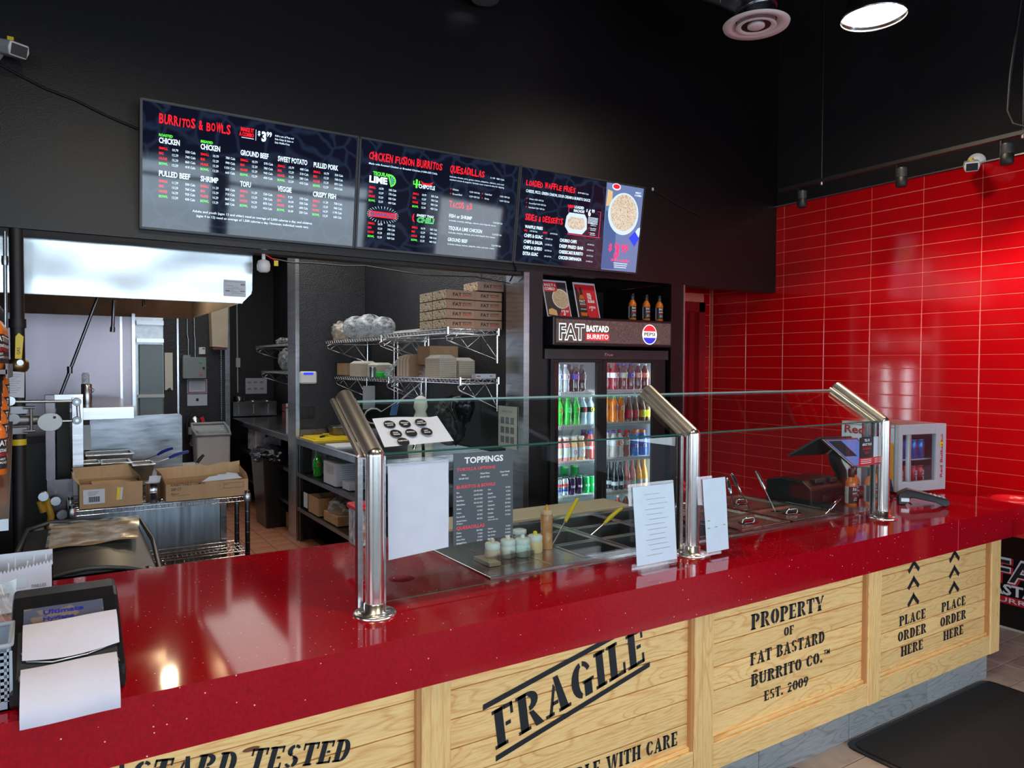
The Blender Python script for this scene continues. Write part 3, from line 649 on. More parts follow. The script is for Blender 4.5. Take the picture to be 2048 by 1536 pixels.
t = thing('sticker_tray', 'clear acrylic strip tray under the sauce sticker sheet', 'tray', (1.0, 2.2, 1.44))
MB(CLEAR).sheet((.885, 2.160, 1.434), (.275, 0, 0), (0, .085, .054), t=.003).build('acrylic_plate', t)
t = thing('taped_sheet', 'plain pale blue taped paper sheet on left end of guard glass', 'paper', (1.0, 2.146, 1.08))
mb = MB(); bentsheet(mb, [(.899, 2.146, 1.083), (1.112, 2.146, 1.098), (1.112, 2.146, 1.390), (.897, 2.146, 1.388)], 12, 16, lambda a, b: .0012*math.sin(a*9+b*7)*math.sin(b*13), WHITE); mb.build('sheet', t)
MB(FILM).sheet((.893, 2.144, 1.380), (.235, 0, .001), (0, 0, .022)).build('clear_tape', t)
t = thing('toppings_menu', 'dark grey toppings calorie card hung on the guard glass', 'sign', (1.25, 2.146, 1.10))
GC = flat('card_slate', (.060, .075, .090), rough=.45); sl = .0  # card face
MB(GC).add([(1.129, 2.1455, 1.099), (1.364, 2.1455, 1.108), (1.363, 2.1455, 1.404), (1.130, 2.1455, 1.407), (1.129, 2.1485, 1.099), (1.364, 2.1485, 1.108), (1.363, 2.1485, 1.404), (1.130, 2.1485, 1.407)], [(0, 1, 2, 3), (7, 6, 5, 4), (0, 4, 5, 1), (1, 5, 6, 2), (2, 6, 7, 3), (3, 7, 4, 0)]).build('card', t)
tw, tr_ = MB(INKW), MB(flat('card_red', (.75, .06, .08))); y = 2.1448
def T(mb, s, x, z, h, **k): mb.text(s, (x, y, z), X, Z, h, **k)
T(tw, 'TOPPINGS', 1.171, 1.371, .020, bold=.035, width=.152)
T(tr_, 'TORTILLA OPTIONS', 1.141, 1.347, .0095, bold=.03, width=.150); T(tr_, 'BURRITOS & BOWLS', 1.141, 1.288, .0105, bold=.03, width=.150); T(tr_, 'QUESADILLAS', 1.141, 1.150, .0115, bold=.03, width=.108)
for x, a, b in ((1.168, 'White', '230-280 CALS'), (1.250, 'Whole Wheat', '220-350 CALS'), (1.330, 'Gluten Friendly', '220 CALS')):
    T(tw, a, x, 1.330, .0055, align='c', xs=.8, bold=.01); T(tw, b, x, 1.318, .0055, align='c', xs=.8, bold=.01)
for i, (a, b, c, d) in enumerate((('Rice', '130-190 CALS', 'Corn', '10 CALS'), ('Noodles', '210-290 CALS', 'Jalapeño', '0 CALS'), ('Black Beans', '80-110 CALS', 'Green Onion', '0 CALS'), ('Refried Beans', '100-120 CALS', 'Cilantro', '0 CALS'), ('Cheese', '110 CALS', 'Guacamole', '80 CALS'), ('Lettuce', '10 CALS', 'Mild Salsa', '20 CALS'), ('Pico de Gallo', '20 CALS', 'Coleslaw', '30 CALS'), ('Sautéed Onions', '80 CALS', 'Crunchies', '20 CALS'))):
    z = 1.272-i*.0136
    T(tw, a, 1.141, z, .0052, xs=.8, bold=.01); T(tw, b, 1.241, z+.001, .0052, xs=.8, bold=.01, align='r'); T(tw, c, 1.262, z+.001, .0052, xs=.8, bold=.01); T(tw, d, 1.353, z+.003, .0052, xs=.8, bold=.01, align='r')
for i, (a, b, c, d) in enumerate((('Cheese', '180 CALS', 'Cilantro', '0 CALS'), ('Jalapeño', '0 CALS', 'Pico de Gallo', '15 CALS'), ('Green Onion', '0 CALS', 'Sour Cream', '70 CALS'), ('Sautéed Onions', '50 CALS', 'Mild Salsa', '20 CALS'))):
    z = 1.137-i*.0115
    T(tw, a, 1.141, z, .0052, xs=.8, bold=.01); T(tw, b, 1.241, z+.001, .0052, xs=.8, bold=.01, align='r'); T(tw, c, 1.262, z+.001, .0052, xs=.8, bold=.01); T(tw, d, 1.353, z+.003, .0052, xs=.8, bold=.01, align='r')
T(tw, '& Peppers', 1.141, 1.168, .0050, xs=.8); T(tw, '& Peppers', 1.141, 1.096+.0055, .0048, xs=.8); T(tw, '(Small tortilla chips)', 1.262, 1.169, .0045, xs=.8)
tw.build('lettering', t, label='white lettering'); tr_.build('lettering', t, label='red headings')

# ---- acrylic stands with pale printed sheets
BLUSH = flat('printed_sheet', (.62, .74, .86), rough=.6)
for x0, x1, xa, xb, lb in ((1.828, 2.062, 1.850, 2.058, 'wide clear acrylic stand with pale printed sheet left of middle post'), (2.190, 2.425, 2.222, 2.352, 'clear acrylic stand with narrow taped paper right of middle post')):
    t = thing('sheet_stand', lb, 'stand', ((x0+x1)/2, 2.05, HC))
    MB(CLEAR).sheet((x0, 2.045, .936), (x1-x0, 0, 0), (0, .028, .318), t=.003).build('acrylic_back', t)
    MB(CLEAR).box(x0, x1, 1.985, 2.050, .931, .934).build('acrylic_foot', t)
    m_ = MB(BLUSH); bentsheet(m_, [(xa, 2.044, .950), (xb, 2.044, .950), (xb, 2.069, 1.243), (xa-.002, 2.069, 1.243)], 8, 8, lambda a, b: .001*math.sin(a*4+b*5), BLUSH); m_.build('printed_sheet', t)
    m_ = MB(INKGR)
    if x1 < 2.1:
        for i in range(13): m_.sheet((xa+.05+.01*(i % 3), 2.0435+.0255*(1.20-.02*i-.95)/.29-.002, 1.21-i*.019), (.10-.02*(i % 4 == 0), 0, 0), (0, 0, .0012))
    else:
        for q in ((.01, .06), (.052, .061), (.10, .065), (.01, .09)): m_.sheet((xa+q[0], 2.048, .985+q[1]), (.012, 0, 0), (0, 0, .003), INKG)
    m_.build('print_lines', t)

# ================================================================== SERVING WELL
t = thing('steam_table', 'stainless serving well set into the red countertop behind guard glass', 'table', (2.5, 2.6, .80))
MB(STEEL).box(1.333, 3.73, 2.245, 2.275, .925, .937).box(1.333, 1.372, 2.275, 2.97, .925, .937).box(1.62, 1.785, 2.275, 2.97, .915, .936).box(2.66, 2.70, 2.275, 2.97, .925, .936).box(1.372, 3.50, 2.93, 2.97, .925, .937).box(3.445, 3.50, 2.275, 2.97, .925, .936).box(3.50, 3.73, 2.275, 2.64, .925, .937).build('steel_rim', t, bevel=.002)
MB(DSTEEL).box(1.372, 3.445, 2.275, 2.93, .72, .73).build('well_floor', t)
MB(STEEL).box(1.372, 1.62, 2.275, 2.97, .928, .934).build('side_ledge', t)
for i in (0, 1): MB(STEEL).box(2.02+i*.32, 2.045+i*.32, 2.275, 2.93, .922, .936).build('divider_bar', t)
def food_pan(x0, x1, y0, y1, label, fill, zf=.875, grp=None, rim=STEEL):
    t = thing('food_pan', label, 'food pan', ((x0+x1)/2, (y0+y1)/2, .80), group=grp); c = .012
    mb = MB(rim)
    for (a, b, c_, d) in ((x0, x1, y0, y0+c), (x0, x1, y1-c, y1), (x0, x0+c, y0+c, y1-c), (x1-c, x1, y0+c, y1-c)): mb.box(a, b, c_, d, .932, .939)
    mb.build('rim', t, bevel=.0015)
    i = .014; mb = MB(BLKMET)
    A = [(x0+c, y0+c), (x1-c, y0+c), (x1-c, y1-c), (x0+c, y1-c)]; B = [(x0+c+i, y0+c+i), (x1-c-i, y0+c+i), (x1-c-i, y1-c-i), (x0+c+i, y1-c-i)]
    mb.add([(*p, .936) for p in A]+[(*p, .80) for p in B], [(0, 4, 5, 1), (1, 5, 6, 2), (2, 6, 7, 3), (3, 7, 4, 0), (4, 7, 6, 5)]); mb.build('pan_body', t)
    if fill:
        m_ = MB(); rn = random.Random(hash(label) % 99)
        bentsheet(m_, [(x0+.02, y0+.02, zf), (x1-.02, y0+.02, zf), (x1-.02, y1-.02, zf), (x0+.02, y1-.02, zf)], 9, 9, lambda a, b: rn.uniform(-.008, .008), fill); m_.build('filling', t)
FD = {k: mat(k, c, rough=.5, noise=.5, nscale=60, bump=.6, bscale=90) for k, c in (('black_beans', (.02, .014, .012)), ('diced_tomato', (.25, .05, .02)), ('ground_meat', (.10, .05, .025)), ('rice_mix', (.14, .10, .05)), ('dark_sauce', (.05, .018, .012)))}
spec_ = [(1.79, 2.02, 2.285, 2.49, 'black_beans', 'front left food pan with dark beans'), (1.79, 2.02, 2.50, 2.71, 'ground_meat', 'food pan with browned meat behind the bean pan'), (1.79, 2.02, 2.72, 2.93, 'diced_tomato', 'rear left food pan with orange bits and utensil'),
         (2.045, 2.34, 2.285, 2.49, 'dark_sauce', 'front centre food pan of dark sauce'), (2.045, 2.34, 2.50, 2.71, 'ground_meat', 'centre food pan with yellow handled spoon'), (2.045, 2.34, 2.72, 2.93, 'rice_mix', 'rear centre food pan with grains'),
         (2.365, 2.66, 2.285, 2.49, 'black_beans', 'front food pan half hidden by acrylic sheet stand'), (2.365, 2.66, 2.50, 2.71, 'rice_mix', 'food pan behind the wide acrylic sheet stand'), (2.365, 2.66, 2.72, 2.93, 'rice_mix', 'rear right food pan of the open well')]
for a, b, c, d, f, l in spec_: food_pan(a, b, c, d, l, FD[f])
def lid(x0, x1, y0, y1, label):
    t = thing('pan_lid', label, 'lid', ((x0+x1)/2, (y0+y1)/2, .94))
    m_ = MB(LIDM); A = [(x0, y0), (x1, y0), (x1, y1), (x0, y1)]; i, j = .022, .034
    B = [(x0+i, y0+i), (x1-i, y0+i), (x1-i, y1-i), (x0+i, y1-i)]; C_ = [(x0+j, y0+j), (x1-j, y0+j), (x1-j, y1-j), (x0+j, y1-j)]
    m_.add([(*p, .9385) for p in A]+[(*p, .9415) for p in A]+[(*p, .9415) for p in B]+[(*p, .934) for p in C_],
           [(0, 1, 5, 4), (1, 2, 6, 5), (2, 3, 7, 6), (3, 0, 4, 7), (4, 5, 9, 8), (5, 6, 10, 9), (6, 7, 11, 10), (7, 4, 8, 11), (8, 9, 13, 12), (9, 10, 14, 13), (10, 11, 15, 14), (11, 8, 12, 15), (12, 13, 14, 15)]); m_.build('lid_plate', t)
    cx, cy = (x0+x1)/2, (y0+y1)/2
    MB(CHROME).lathe([(.045, .9345), (.04, .9375), (.02, .939)], (cx, cy, 0), 18, sx=1.3).tube([(cx-.045, cy, .936), (cx-.038, cy, .957), (cx+.038, cy, .957), (cx+.045, cy, .936)], .004, 6).build('lid_handle', t)
for a, b, c, d, l in ((2.71, 3.06, 2.28, 2.50, 'steel pan lid nearest the narrow taped sheet'), (2.71, 3.06, 2.51, 2.73, 'steel pan lid in the middle of left lid column'), (2.71, 3.06, 2.74, 2.93, 'steel pan lid at back of left lid column'),
                      (3.08, 3.44, 2.28, 2.56, 'large steel pan lid in front with ladle at its corner'), (3.08, 3.44, 2.575, 2.92, 'large steel pan lid behind, upright spoon through it')): lid(a, b, c, d, l)
def utensil(p0, p1, label, hm=CHROME, hl=.45, head='spoon', cat='utensil', r=.0085, name='serving_spoon'):
    p0, p1 = Vector(p0), Vector(p1); t = thing(name, label, cat, tuple(p0)); d = p1-p0; q = p0+d*(1-hl)
    MB(CHROME).tube([p0, q], .0035, 8).build('shaft', t)
    s = d.cross(Z).normalized() if abs(d.normalized().z) < .99 else X
    m_ = MB(hm); m_.tube([q, q+d*hl*.3+Vector((0, 0, .004)), q+d*hl*.7+Vector((0, 0, .004)), p1], [r*.8, r*1.25, r*1.1, r*.9], 10); m_.build('handle', t)
    MB(CHROME).lathe([(0, -.012), (.018, -.008), (.028, 0)], tuple(p0), 14).build('bowl', t)
utensil((1.76, 2.50, .90), (2.034, 2.65, 1.09), 'yellow handled spoon standing behind squeeze bottle', YEL, .42)
utensil((1.97, 2.56, .90), (2.324, 2.68, 1.012), 'yellow handled spoon lying low across the food pans', YEL, .42)
utensil((3.152, 2.60, .935), (3.178, 2.75, 1.104), 'steel spoon leaning behind narrow taped sheet', CHROME, .5)
utensil((3.10, 2.66, .935), (3.11, 2.72, 1.09), 'steel spoon beside the leaning spoon, slightly shorter', CHROME, .5)
utensil((3.232, 2.50, .935), (3.197, 2.60, 1.138), 'tall upright steel spoon in front of red tiles', CHROME, .45)
utensil((3.355, 2.30, .93), (3.491, 2.30, 1.009), 'short steel ladle pointing toward hot sauce bottles', CHROME, .6)
t = thing('red_tongs', 'red handled tongs standing behind middle guard post', 'tongs', (2.93, 2.86, .94))
MB(REDPL).tube([(2.96, 2.86, .95), (2.965, 2.88, 1.03), (2.924, 2.90, 1.113), (2.91, 2.90, 1.09), (2.955, 2.87, 1.0)], .007, 8).build('grip', t); MB(REDPL).tube([(2.97, 2.85, .96), (3.0, 2.87, 1.00)], .006, 8).build('arm', t)
# cutting board over the back of the well
t = thing('cutting_board', 'beige cutting board on white edged rail behind the food pans', 'board', (2.1, 3.14, .90))
MB(CREAM).box(1.50, 2.70, 3.035, 3.27, .918, .934, c=.002).build('board_top', t); MB(STEEL).box(1.50, 2.702, 3.03, 3.272, .885, .918).build('support_rail', t)
struct(MB(BLKMET).box(1.333, 3.5, 2.972, 3.02, 0, .917).build('trim_1'))
# condiments
t = thing('divided_tray', 'clear acrylic divided tray holding condiment pots', 'tray', (1.52, 2.46, .936))
q = MB(CLEAR).box(1.385, 1.60, 2.355, 2.360, .936, .978).box(1.385, 1.60, 2.50, 2.505, .936, .978).box(1.385, 1.390, 2.36, 2.50, .936, .978).box(1.595, 1.60, 2.36, 2.50, .936, .978).box(1.46, 1.463, 2.36, 2.5, .936, .97).box(1.53, 1.533, 2.36, 2.5, .936, .97); q.build('tray_wall', t)
MB(CREAM).box(1.40, 1.45, 2.365, 2.49, .937, .950).build('folded_napkins', t)
PALE = [(flat('pot_pink', (.62, .42, .34)), 'pink sauce pot with ribbed white collar, leftmost in row'), (flat('pot_white', (.74, .70, .66)), 'off white sauce pot, second from left'), (flat('pot_mint', (.60, .74, .72)), 'pale mint sauce pot in the middle of the row'), (flat('pot_cream', (.80, .52, .26)), 'cream orange sauce pot with yellow tip beside squeeze bottle')]
for (m_, l), (x, y) in zip(PALE, ((1.457, 2.44), (1.537, 2.455), (1.598, 2.44), (1.672, 2.46))):
    t = thing('sauce_pot', l, 'sauce pot', (x, y, .936))
    MB(m_).lathe([(.027, 0), (.031, .004), (.031, .040), (.028, .048)], (0, 0, 0), 20).build('pot', t, local=True)
    MB(WHPL).lathe([(.029, .048), (.030, .052), (.030, .068), (.026, .072), (.010, .074)], (0, 0, 0), 20).build('ribbed_collar', t, local=True)
    MB(YEL if 'yellow' in l else m_).lathe([(.010, .073), (.008, .085), (.003, .088)], (0, 0, 0), 12).build('tip', t, local=True)
t = thing('sauce_pot', 'clear capped jar behind cream pot, partly hidden', 'sauce pot', (1.66, 2.56, .936))
MB(FROST).lathe([(.028, 0), (.030, .05), (.027, .06)], (0, 0, 0), 18).build('pot', t, local=True); MB(WHPL).lathe([(.030, .060), (.030, .075), (.02, .078)], (0, 0, 0), 18).build('ribbed_collar', t, local=True)
t = thing('squeeze_bottle', 'tall orange squeeze bottle with pointed tip beside sauce pots', 'bottle', (1.746, 2.484, .937))
MB(mat('orange_mayo', (.60, .24, .08), rough=.25, noise=.25, nscale=9, coat=.5)).lathe([(.024, 0), (.0255, .006), (.0255, .062), (.0235, .072), (.0255, .082), (.0255, .135), (.022, .146)], (0, 0, 0), 24).build('bottle_body', t, local=True)
MB(flat('pale_cap', (.75, .45, .30))).lathe([(.0235, .144), (.0235, .158), (.017, .162)], (0, 0, 0), 24).build('cap', t, local=True)
MB(flat('amber_nozzle', (.85, .42, .05), rough=.2)).lathe([(.010, .160), (.006, .172), (.0035, .180), (.002, .184)], (0, 0, 0), 12).build('nozzle', t, local=True)
t = thing('lidded_tub', 'clear tub with red lid behind the left guard post', 'tub', (1.14, 2.98, HC))
MB(FROST).box(1.085, 1.195, 2.93, 3.03, .931, 1.085, c=.006).build('tub', t); MB(flat('orange_slices', (.75, .25, .08))).box(1.11, 1.185, 2.95, 3.01, .936, 1.03, c=.01).build('contents', t)
MB(REDPL).box(1.078, 1.202, 2.923, 3.037, 1.085, 1.108, c=.006).build('lid', t)

# ================================================================== REGISTER CORNER
t = thing('receipt_printer', 'black receipt printer on the counter under the tilted screen', 'printer', (3.65, 2.66, HC))
MB(BLKPL).prism([(2.50, .931), (2.80, .931), (2.80, 1.045), (2.70, 1.068), (2.56, 1.062), (2.50, 1.02)], 'x', 3.53, 3.84).build('housing', t, bevel=.008)
MB(GRYPL).box(3.60, 3.70, 2.52, 2.56, 1.045, 1.072, c=.006).box(3.74, 3.80, 2.52, 2.60, 1.04, 1.07, c=.006).build('cover_latch', t)
MB(BLKMET).box(3.62, 3.80, 2.492, 2.502, .95, .985).build('paper_slot', t); MB(BLKPL).box(3.72, 3.84, 2.41, 2.49, .931, .972, c=.006).build('power_brick', t)
t = thing('pos_terminal', 'two sided black point of sale screen on a tilted neck', 'screen', (3.96, 2.62, HC))
MB(GRYPL).tube([(4.02, 2.64, .95), (4.01, 2.64, 1.07), (3.93, 2.62, 1.13), (3.88, 2.60, 1.19)], .035, 12).build('neck', t); MB(GRYPL).box(3.92, 4.12, 2.54, 2.74, .931, .945, c=.004).build('base_plate', t)
def quadbox(mb, P, th, m):
    P = [Vector(p) for p in P]; n = (P[1]-P[0]).cross(P[3]-P[0]).normalized()*th
    mb.add(P+[p-n for p in P], [(0, 1, 2, 3), (7, 6, 5, 4), (0, 4, 5, 1), (1, 5, 6, 2), (2, 6, 7, 3), (3, 7, 4, 0)], m); return n
F4 = [(3.925, 2.50, 1.118), (4.150, 2.44, 1.118), (4.045, 2.56, 1.278), (3.795, 2.62, 1.278)]
m_ = MB(); quadbox(m_, F4, .016, ZINC); m_.build('screen_housing', t, bevel=.002)
def inset(P, k, d):
    P = [Vector(p) for p in P]; c = sum(P, Vector())/4; n = (P[1]-P[0]).cross(P[3]-P[0]).normalized()*d
    return [c+(p-c)*k+n for p in P]
MB(POSSC).add(inset(F4, .88, .001), [(0, 1, 2, 3)]).build('display', t); P4 = inset(F4, .88, .0015); a, b, c, d = P4
MB(POSDK).add([a+(d-a)*.35+(b-a)*.03, a+(d-a)*.35+(b-a)*.45, d+(c-d)*.45-(d-a)*.03, d+(c-d)*.03-(d-a)*.03], [(0, 1, 2, 3)]).build('display_tile', t)
m_ = MB(); quadbox(m_, [(3.83, 2.66, 1.275), (3.70, 2.78, 1.165), (3.96, 2.72, 1.165), (4.06, 2.60, 1.275)], .014, GRYPL); m_.build('rear_screen', t, bevel=.002)
t = thing('feedback_sign', 'small card on guard glass: tell us about your experience, red footer', 'sign', (3.58, 2.142, 1.2))
m_ = MB(INKB).box(3.405, 3.520, 2.138, 2.142, 1.243, 1.345).box(3.520, 3.635, 2.138, 2.142, 1.243, 1.345, WHITE).box(3.402, 3.638, 2.137, 2.142, 1.205, 1.243, INKR); m_.build('card', t)
m_ = MB(INKW)
for i, (s, mm) in enumerate((('TELL US', INKW), ('ABOUT YOUR', INKW), ('EXPERIENCE', INKR), ('TODAY', INKR))): m_.text(s, (3.462, 2.1372, 1.325-i*.021), X, Z, .012, mm, bold=.03, xs=.72, align='c')
for i in range(3): m_.sheet((3.41, 2.1365, 1.233-i*.009), (.09, 0, 0), (0, 0, .003), INKW); m_.sheet((3.53, 2.1365, 1.233-i*.009), (.09, 0, 0), (0, 0, .003), INKW)
m_.build('lettering', t)
def hot_sauce(name, x, y, z, label, s=1.0, rz=0, grp=None, cat='bottle'):
    t = thing(name, label, cat, (x, y, z), rz, grp)
    MB(ORAN).lathe([(.026*s, 0), (.030*s, .004*s), (.030*s, .120*s), (.027*s, .135*s), (.016*s, .152*s), (.014*s, .160*s)], (0, 0, 0), 20).build('bottle_body', t, local=True)
    MB(BLKPL).lathe([(.0165*s, .158*s), (.0175*s, .162*s), (.0175*s, .196*s), (.015*s, .203*s)], (0, 0, 0), 16).build('cap', t, local=True)
    def arc(a0, a1, z0, z1, m, rr=.0304):
        n = 8; vs = []
        for zz in (z0, z1):
            for i in range(n+1): a = R(a0+(a1-a0)*i/n); vs.append((rr*s*math.cos(a), rr*s*math.sin(a), zz*s))
        return MB(m).add(vs, [(i, i+1, n+2+i, n+1+i) for i in range(n)], None, True)
    lb = arc(-165, -5, .018, .108, INKB); lb.build('label', t, local=True); arc(-275, -165, .018, .108, WHITE).build('label', t, local=True, label='white back label')
    m_ = MB(INKW)
    for s_, zz, hh, mm, ww in (('FAT', .086, .016, INKW, .036), ('BASTARD', .068, .009, INKW, .036), ('BURRITO', .056, .009, INKR, .036), ('HOT', .044, .006, INKW, .02), ('SAUCE', .034, .006, INKW, .028)):
        k = MB(mm).text(s_, (0, 0, 0), X, Y, hh, mm, bold=.02, width=ww); k.v = [(.0309*s*math.cos(R(-90)+(p[0]-ww/2)/.0309), .0309*s*math.sin(R(-90)+(p[0]-ww/2)/.0309), (zz+p[1])*s) for p in k.v]
        m_.add(k.v, k.f, mm)
    m_.build('lettering', t, local=True)
    return t
hot_sauce('hot_sauce_bottle', 3.735, 2.395, HC, 'orange hot sauce bottle at left front of the counter cluster, back label showing', 1.02, R(-5))
hot_sauce('hot_sauce_bottle', 3.835, 2.445, HC, 'orange hot sauce bottle second from left, behind the front one', 1.02, R(-15))
hot_sauce('hot_sauce_bottle', 3.865, 2.365, HC, 'orange hot sauce bottle facing front beside the right guard post', 1.02, R(-20))
hot_sauce('hot_sauce_bottle', 3.955, 2.40, HC, 'orange hot sauce bottle half hidden behind right guard post', 1.02, R(-35))
# energy drink cooler
t = thing('energy_drink_cooler', 'small silver energy drink cooler with glass door on counter', 'cooler', (4.28, 2.45, .931), R(-10))
SLV = flat('cooler_silver', (.42, .44, .47), rough=.3, metal=.5); SLVL = flat('cooler_silver_pale', (.50, .56, .62), rough=.3)
NAVY = flat('cooler_navy', (.006, .008, .06), rough=.3)
b = MB(SLV); W_, D_, H_ = .40, .42, .42
b.box(0, W_, .02, D_, .015, .04).box(0, W_, .02, D_, H_-.02, H_).box(0, .015, .02, D_, .04, H_-.02).box(W_-.015, W_, .02, D_, .04, H_-.02).box(.015, W_-.015, D_-.015, D_, .04, H_-.02, SLVL); b.build('cabinet', t, local=True, bevel=.003)
g = MB(NAVY); g.poly([(.0, .0), (.24, 0), (.12, .40), (0, .40)], (-.0005, .26, .018), -Y, Z, NAVY); g.build('navy_graphic', t, local=True)
MB(flat('cooler_yellow', (.80, .42, .02))).poly([(.09*math.cos(R(a)), .11*math.sin(R(a))) for a in range(-90, 91, 15)], (-.0012, .115, .20), Y, Z).poly([(0, -.11), (.09, -.11), (.09, .11), (0, .11)], (-.0012, .115, .20), -Y, Z).build('yellow_disc', t, local=True)
MB(flat('cooler_red', (.45, .01, .03))).text('Red Bull', (-.0015, .395, .345), -Y, Z, .050, bold=.03, width=.34).build('lettering', t, local=True)
m_ = MB(SLVL); x0, x1 = .10, .315
m_.box(0, .03, -.012, .018, .015, H_).box(W_-.085, W_, -.012, .018, .015, H_).box(.03, W_-.085, -.012, .018, H_-.06, H_).box(.03, W_-.085, -.012, .018, .015, .075).box(.088, .105, -.010, .016, .075, H_-.06, SLV); m_.build('door_frame', t, local=True, bevel=.002)
MB(DGLASS).box(.03, W_-.085, .0, .004, .075, H_-.06).build('door_glass', t, local=True)
k = MB(INKR).text('Red Bull', (W_-.030, -.0135, .09), Z, -X, .022, bold=.02, width=.16); k.disc((W_-.042, -.0133, .30), X, Z, .016, .022, 20, INKY).text('Red Bull', (W_-.030, -.0135, .245), Z, -X, .018, INKR, bold=.02, width=.11); k.build('door_lettering', t, local=True)
MB(WHPL).box(.02, W_-.02, .05, D_-.03, .195, .202).build('shelf', t, local=True); MB(LED2).box(.03, .035, .022, .026, .08, .35).build('light_strip', t, local=True)
def can(label, loc, rz, bodym, s=1.0, name='drink_can', grp=None, txt=None, tm=INKW):
    t = thing(name, label, 'can', loc, rz, grp)
    MB(bodym).lathe([(.024*s, 0), (.030*s, .006*s), (.030*s, .104*s), (.025*s, .116*s)], (0, 0, 0), 16).build('can_body', t, local=True)
    MB(ZINC).lathe([(.0255*s, .116*s), (.0265*s, .119*s), (.022*s, .118*s), (.001, .117*s)], (0, 0, 0), 16).build('can_top', t, local=True)
    if txt:
        m_ = MB(tm)
        if txt == 'PEPSI':
            for z0, z1, mm in ((.066, .082, INKR), (.030, .046, INKBL)):
                m_.lathe([(.0304*s, z0*s), (.0304*s, z1*s)], (0, 0, 0), 16, mm)
            k = MB().text('PEPSI', (0, 0, 0), X, Y, .009, INKB, bold=.03, width=.042); zz = .051
        else: k = MB().text(txt, (0, 0, 0), Y, -X, .016, tm, bold=.02, width=.07) if len(txt) > 6 else MB().text(txt, (0, 0, 0), X, Y, .016, tm, bold=.02, width=.04); zz = .05
        if len(txt) > 6: k.v = [(.0309*s*math.sin(p[0]/.0309+.2), -.0309*s*math.cos(p[0]/.0309+.2), (.02+p[1])*s) for p in k.v]
        else:
            w0 = max(p[0] for p in k.v)/2; k.v = [(.0309*s*math.sin((p[0]-w0)/.0309), -.0309*s*math.cos((p[0]-w0)/.0309), (zz+p[1])*s) for p in k.v]
        m_.add(k.v, k.f, tm if txt != 'PEPSI' else INKB); m_.build('lettering', t, local=True)
    return t
Mx = Matrix.Translation((4.28, 2.45, .931)) @ Matrix.Rotation(R(-10), 4, 'Z')
SLB_ = flat('can_silver_blue', (.05, .22, .62), rough=.25, metal=.4); CR = flat('can_red', (.50, .01, .015), rough=.25, metal=.3); DSH = flat('can_dark', (.08, .09, .14), rough=.3, metal=.4)
ords = ['first', 'second', 'third', 'fourth', 'fifth', 'sixth', 'seventh', 'eighth']
for i in range(5):
    x = .052+i*.060
    p = Mx @ Vector((x, .085, .203)); can('%s can from left on the upper shelf of the energy drink cooler' % ords[i], tuple(p), R(-10), DSH if i == 0 else SLB_, .98, txt='Red Bull', tm=INKR)
    p = Mx @ Vector((x, .085, .041)); can('%s red can from left on the bottom of the energy drink cooler' % ords[i], tuple(p), R(-10), CR, .98, txt='Red Bull')
# card reader
t = thing('card_reader', 'black handheld card reader on a sloped stand, counter front', 'card reader', (4.10, 2.20, HC), R(-54))
m_ = MB(BLKPL).prism([(-.125, .0), (-.125, .060), (-.075, .088), (.120, .046), (.127, .014), (.105, .003), (.06, .024), (-.06, .044), (-.09, .0)], 'y', -.044, .044); m_.build('housing', t, local=True, bevel=.005)
MB(flat('reader_lcd', (.45, .45, .52), rough=.12)).add([(-.070, -.034, .0880), (-.070, .034, .0880), (.020, .034, .0686), (.020, -.034, .0686)], [(0, 3, 2, 1)]).build('display', t, local=True)
for i in range(4):
    for j in range(3): MB(INKW if (i+j) % 4 else INKGR).box(.034+i*.020, .046+i*.020, -.026+j*.020, -.012+j*.020, .0625-i*.0043, .0655-i*.0043).build('key', t, local=True)
MB(ZINC).box(-.11, -.07, -.0455, -.044, .02, .04).build('side_label', t, local=True)
t = thing('power_cord', 'coiled black cord lying between energy drink cooler and card reader', 'cord', (4.1, 2.35, HC))
MB(BLKPL).tube([(3.98+.02*i+.02*math.cos(i*2.4), 2.40+.014*math.sin(i*2.4), .940+.004*math.sin(i)) for i in range(10)], .005, 6).tube([(4.17, 2.40, .938), (4.19, 2.34, .936), (4.17, 2.30, .95)], .005, 6).build('cord_run', t)
t = thing('paper_pad', 'white paper pad standing left of the energy drink cooler', 'paper pad', (4.16, 2.52, HC)); MB(WHITE).box(4.12, 4.20, 2.50, 2.53, .931, .995).build('pad', t)

# ================================================================== LEFT END OF COUNTER
t = thing('napkin_dispenser', 'black tabletop napkin dispenser with photo panel at left counter edge', 'dispenser', (.035, 2.1, HC))
prof = [(1.945, .931), (2.33, .931), (2.33, 1.085), (2.315, 1.102), (2.235, 1.102), (2.19, 1.090), (1.955, .985), (1.945, .965)]
MB(BLKPL).prism(prof, 'x', -.085, .148).build('housing', t, bevel=.009)
nv = Vector((0, 2.19-1.955, 1.090-.985)).normalized()
def face(px_, s): return Vector((px_, 1.955, .985))+nv*s+Vector((0, -nv.z, nv.y))*.0012
m_ = MB(GRYPL); m_.add([face(-.070, .01), face(.133, .01), face(.133, .165), face(-.070, .165)], [(0, 1, 2, 3)]); m_.build('front_panel', t)
PHO = pattern('dispenser_photo', (.22, .17, .15), (.10, .11, .17), scale=22, thr=.4, rough=.25, kind='f')
m_ = MB(PHO).add([face(-.060, .178), face(.112, .178), face(.112, .245), face(-.060, .245)], [(0, 1, 2, 3)]); m_.build('photo_panel', t)
m_ = MB(INKBL).text('Ultimate', face(-.02, .215), X, nv, .016, bold=.03, xs=1.1, d=.001).text('Hygiene', face(-.02, .192), X, nv, .013, bold=.03, xs=1.1, d=.001); m_.build('lettering', t)
for (s0, lb) in ((.085, 'upper'), (.004, 'lower')):
    pass
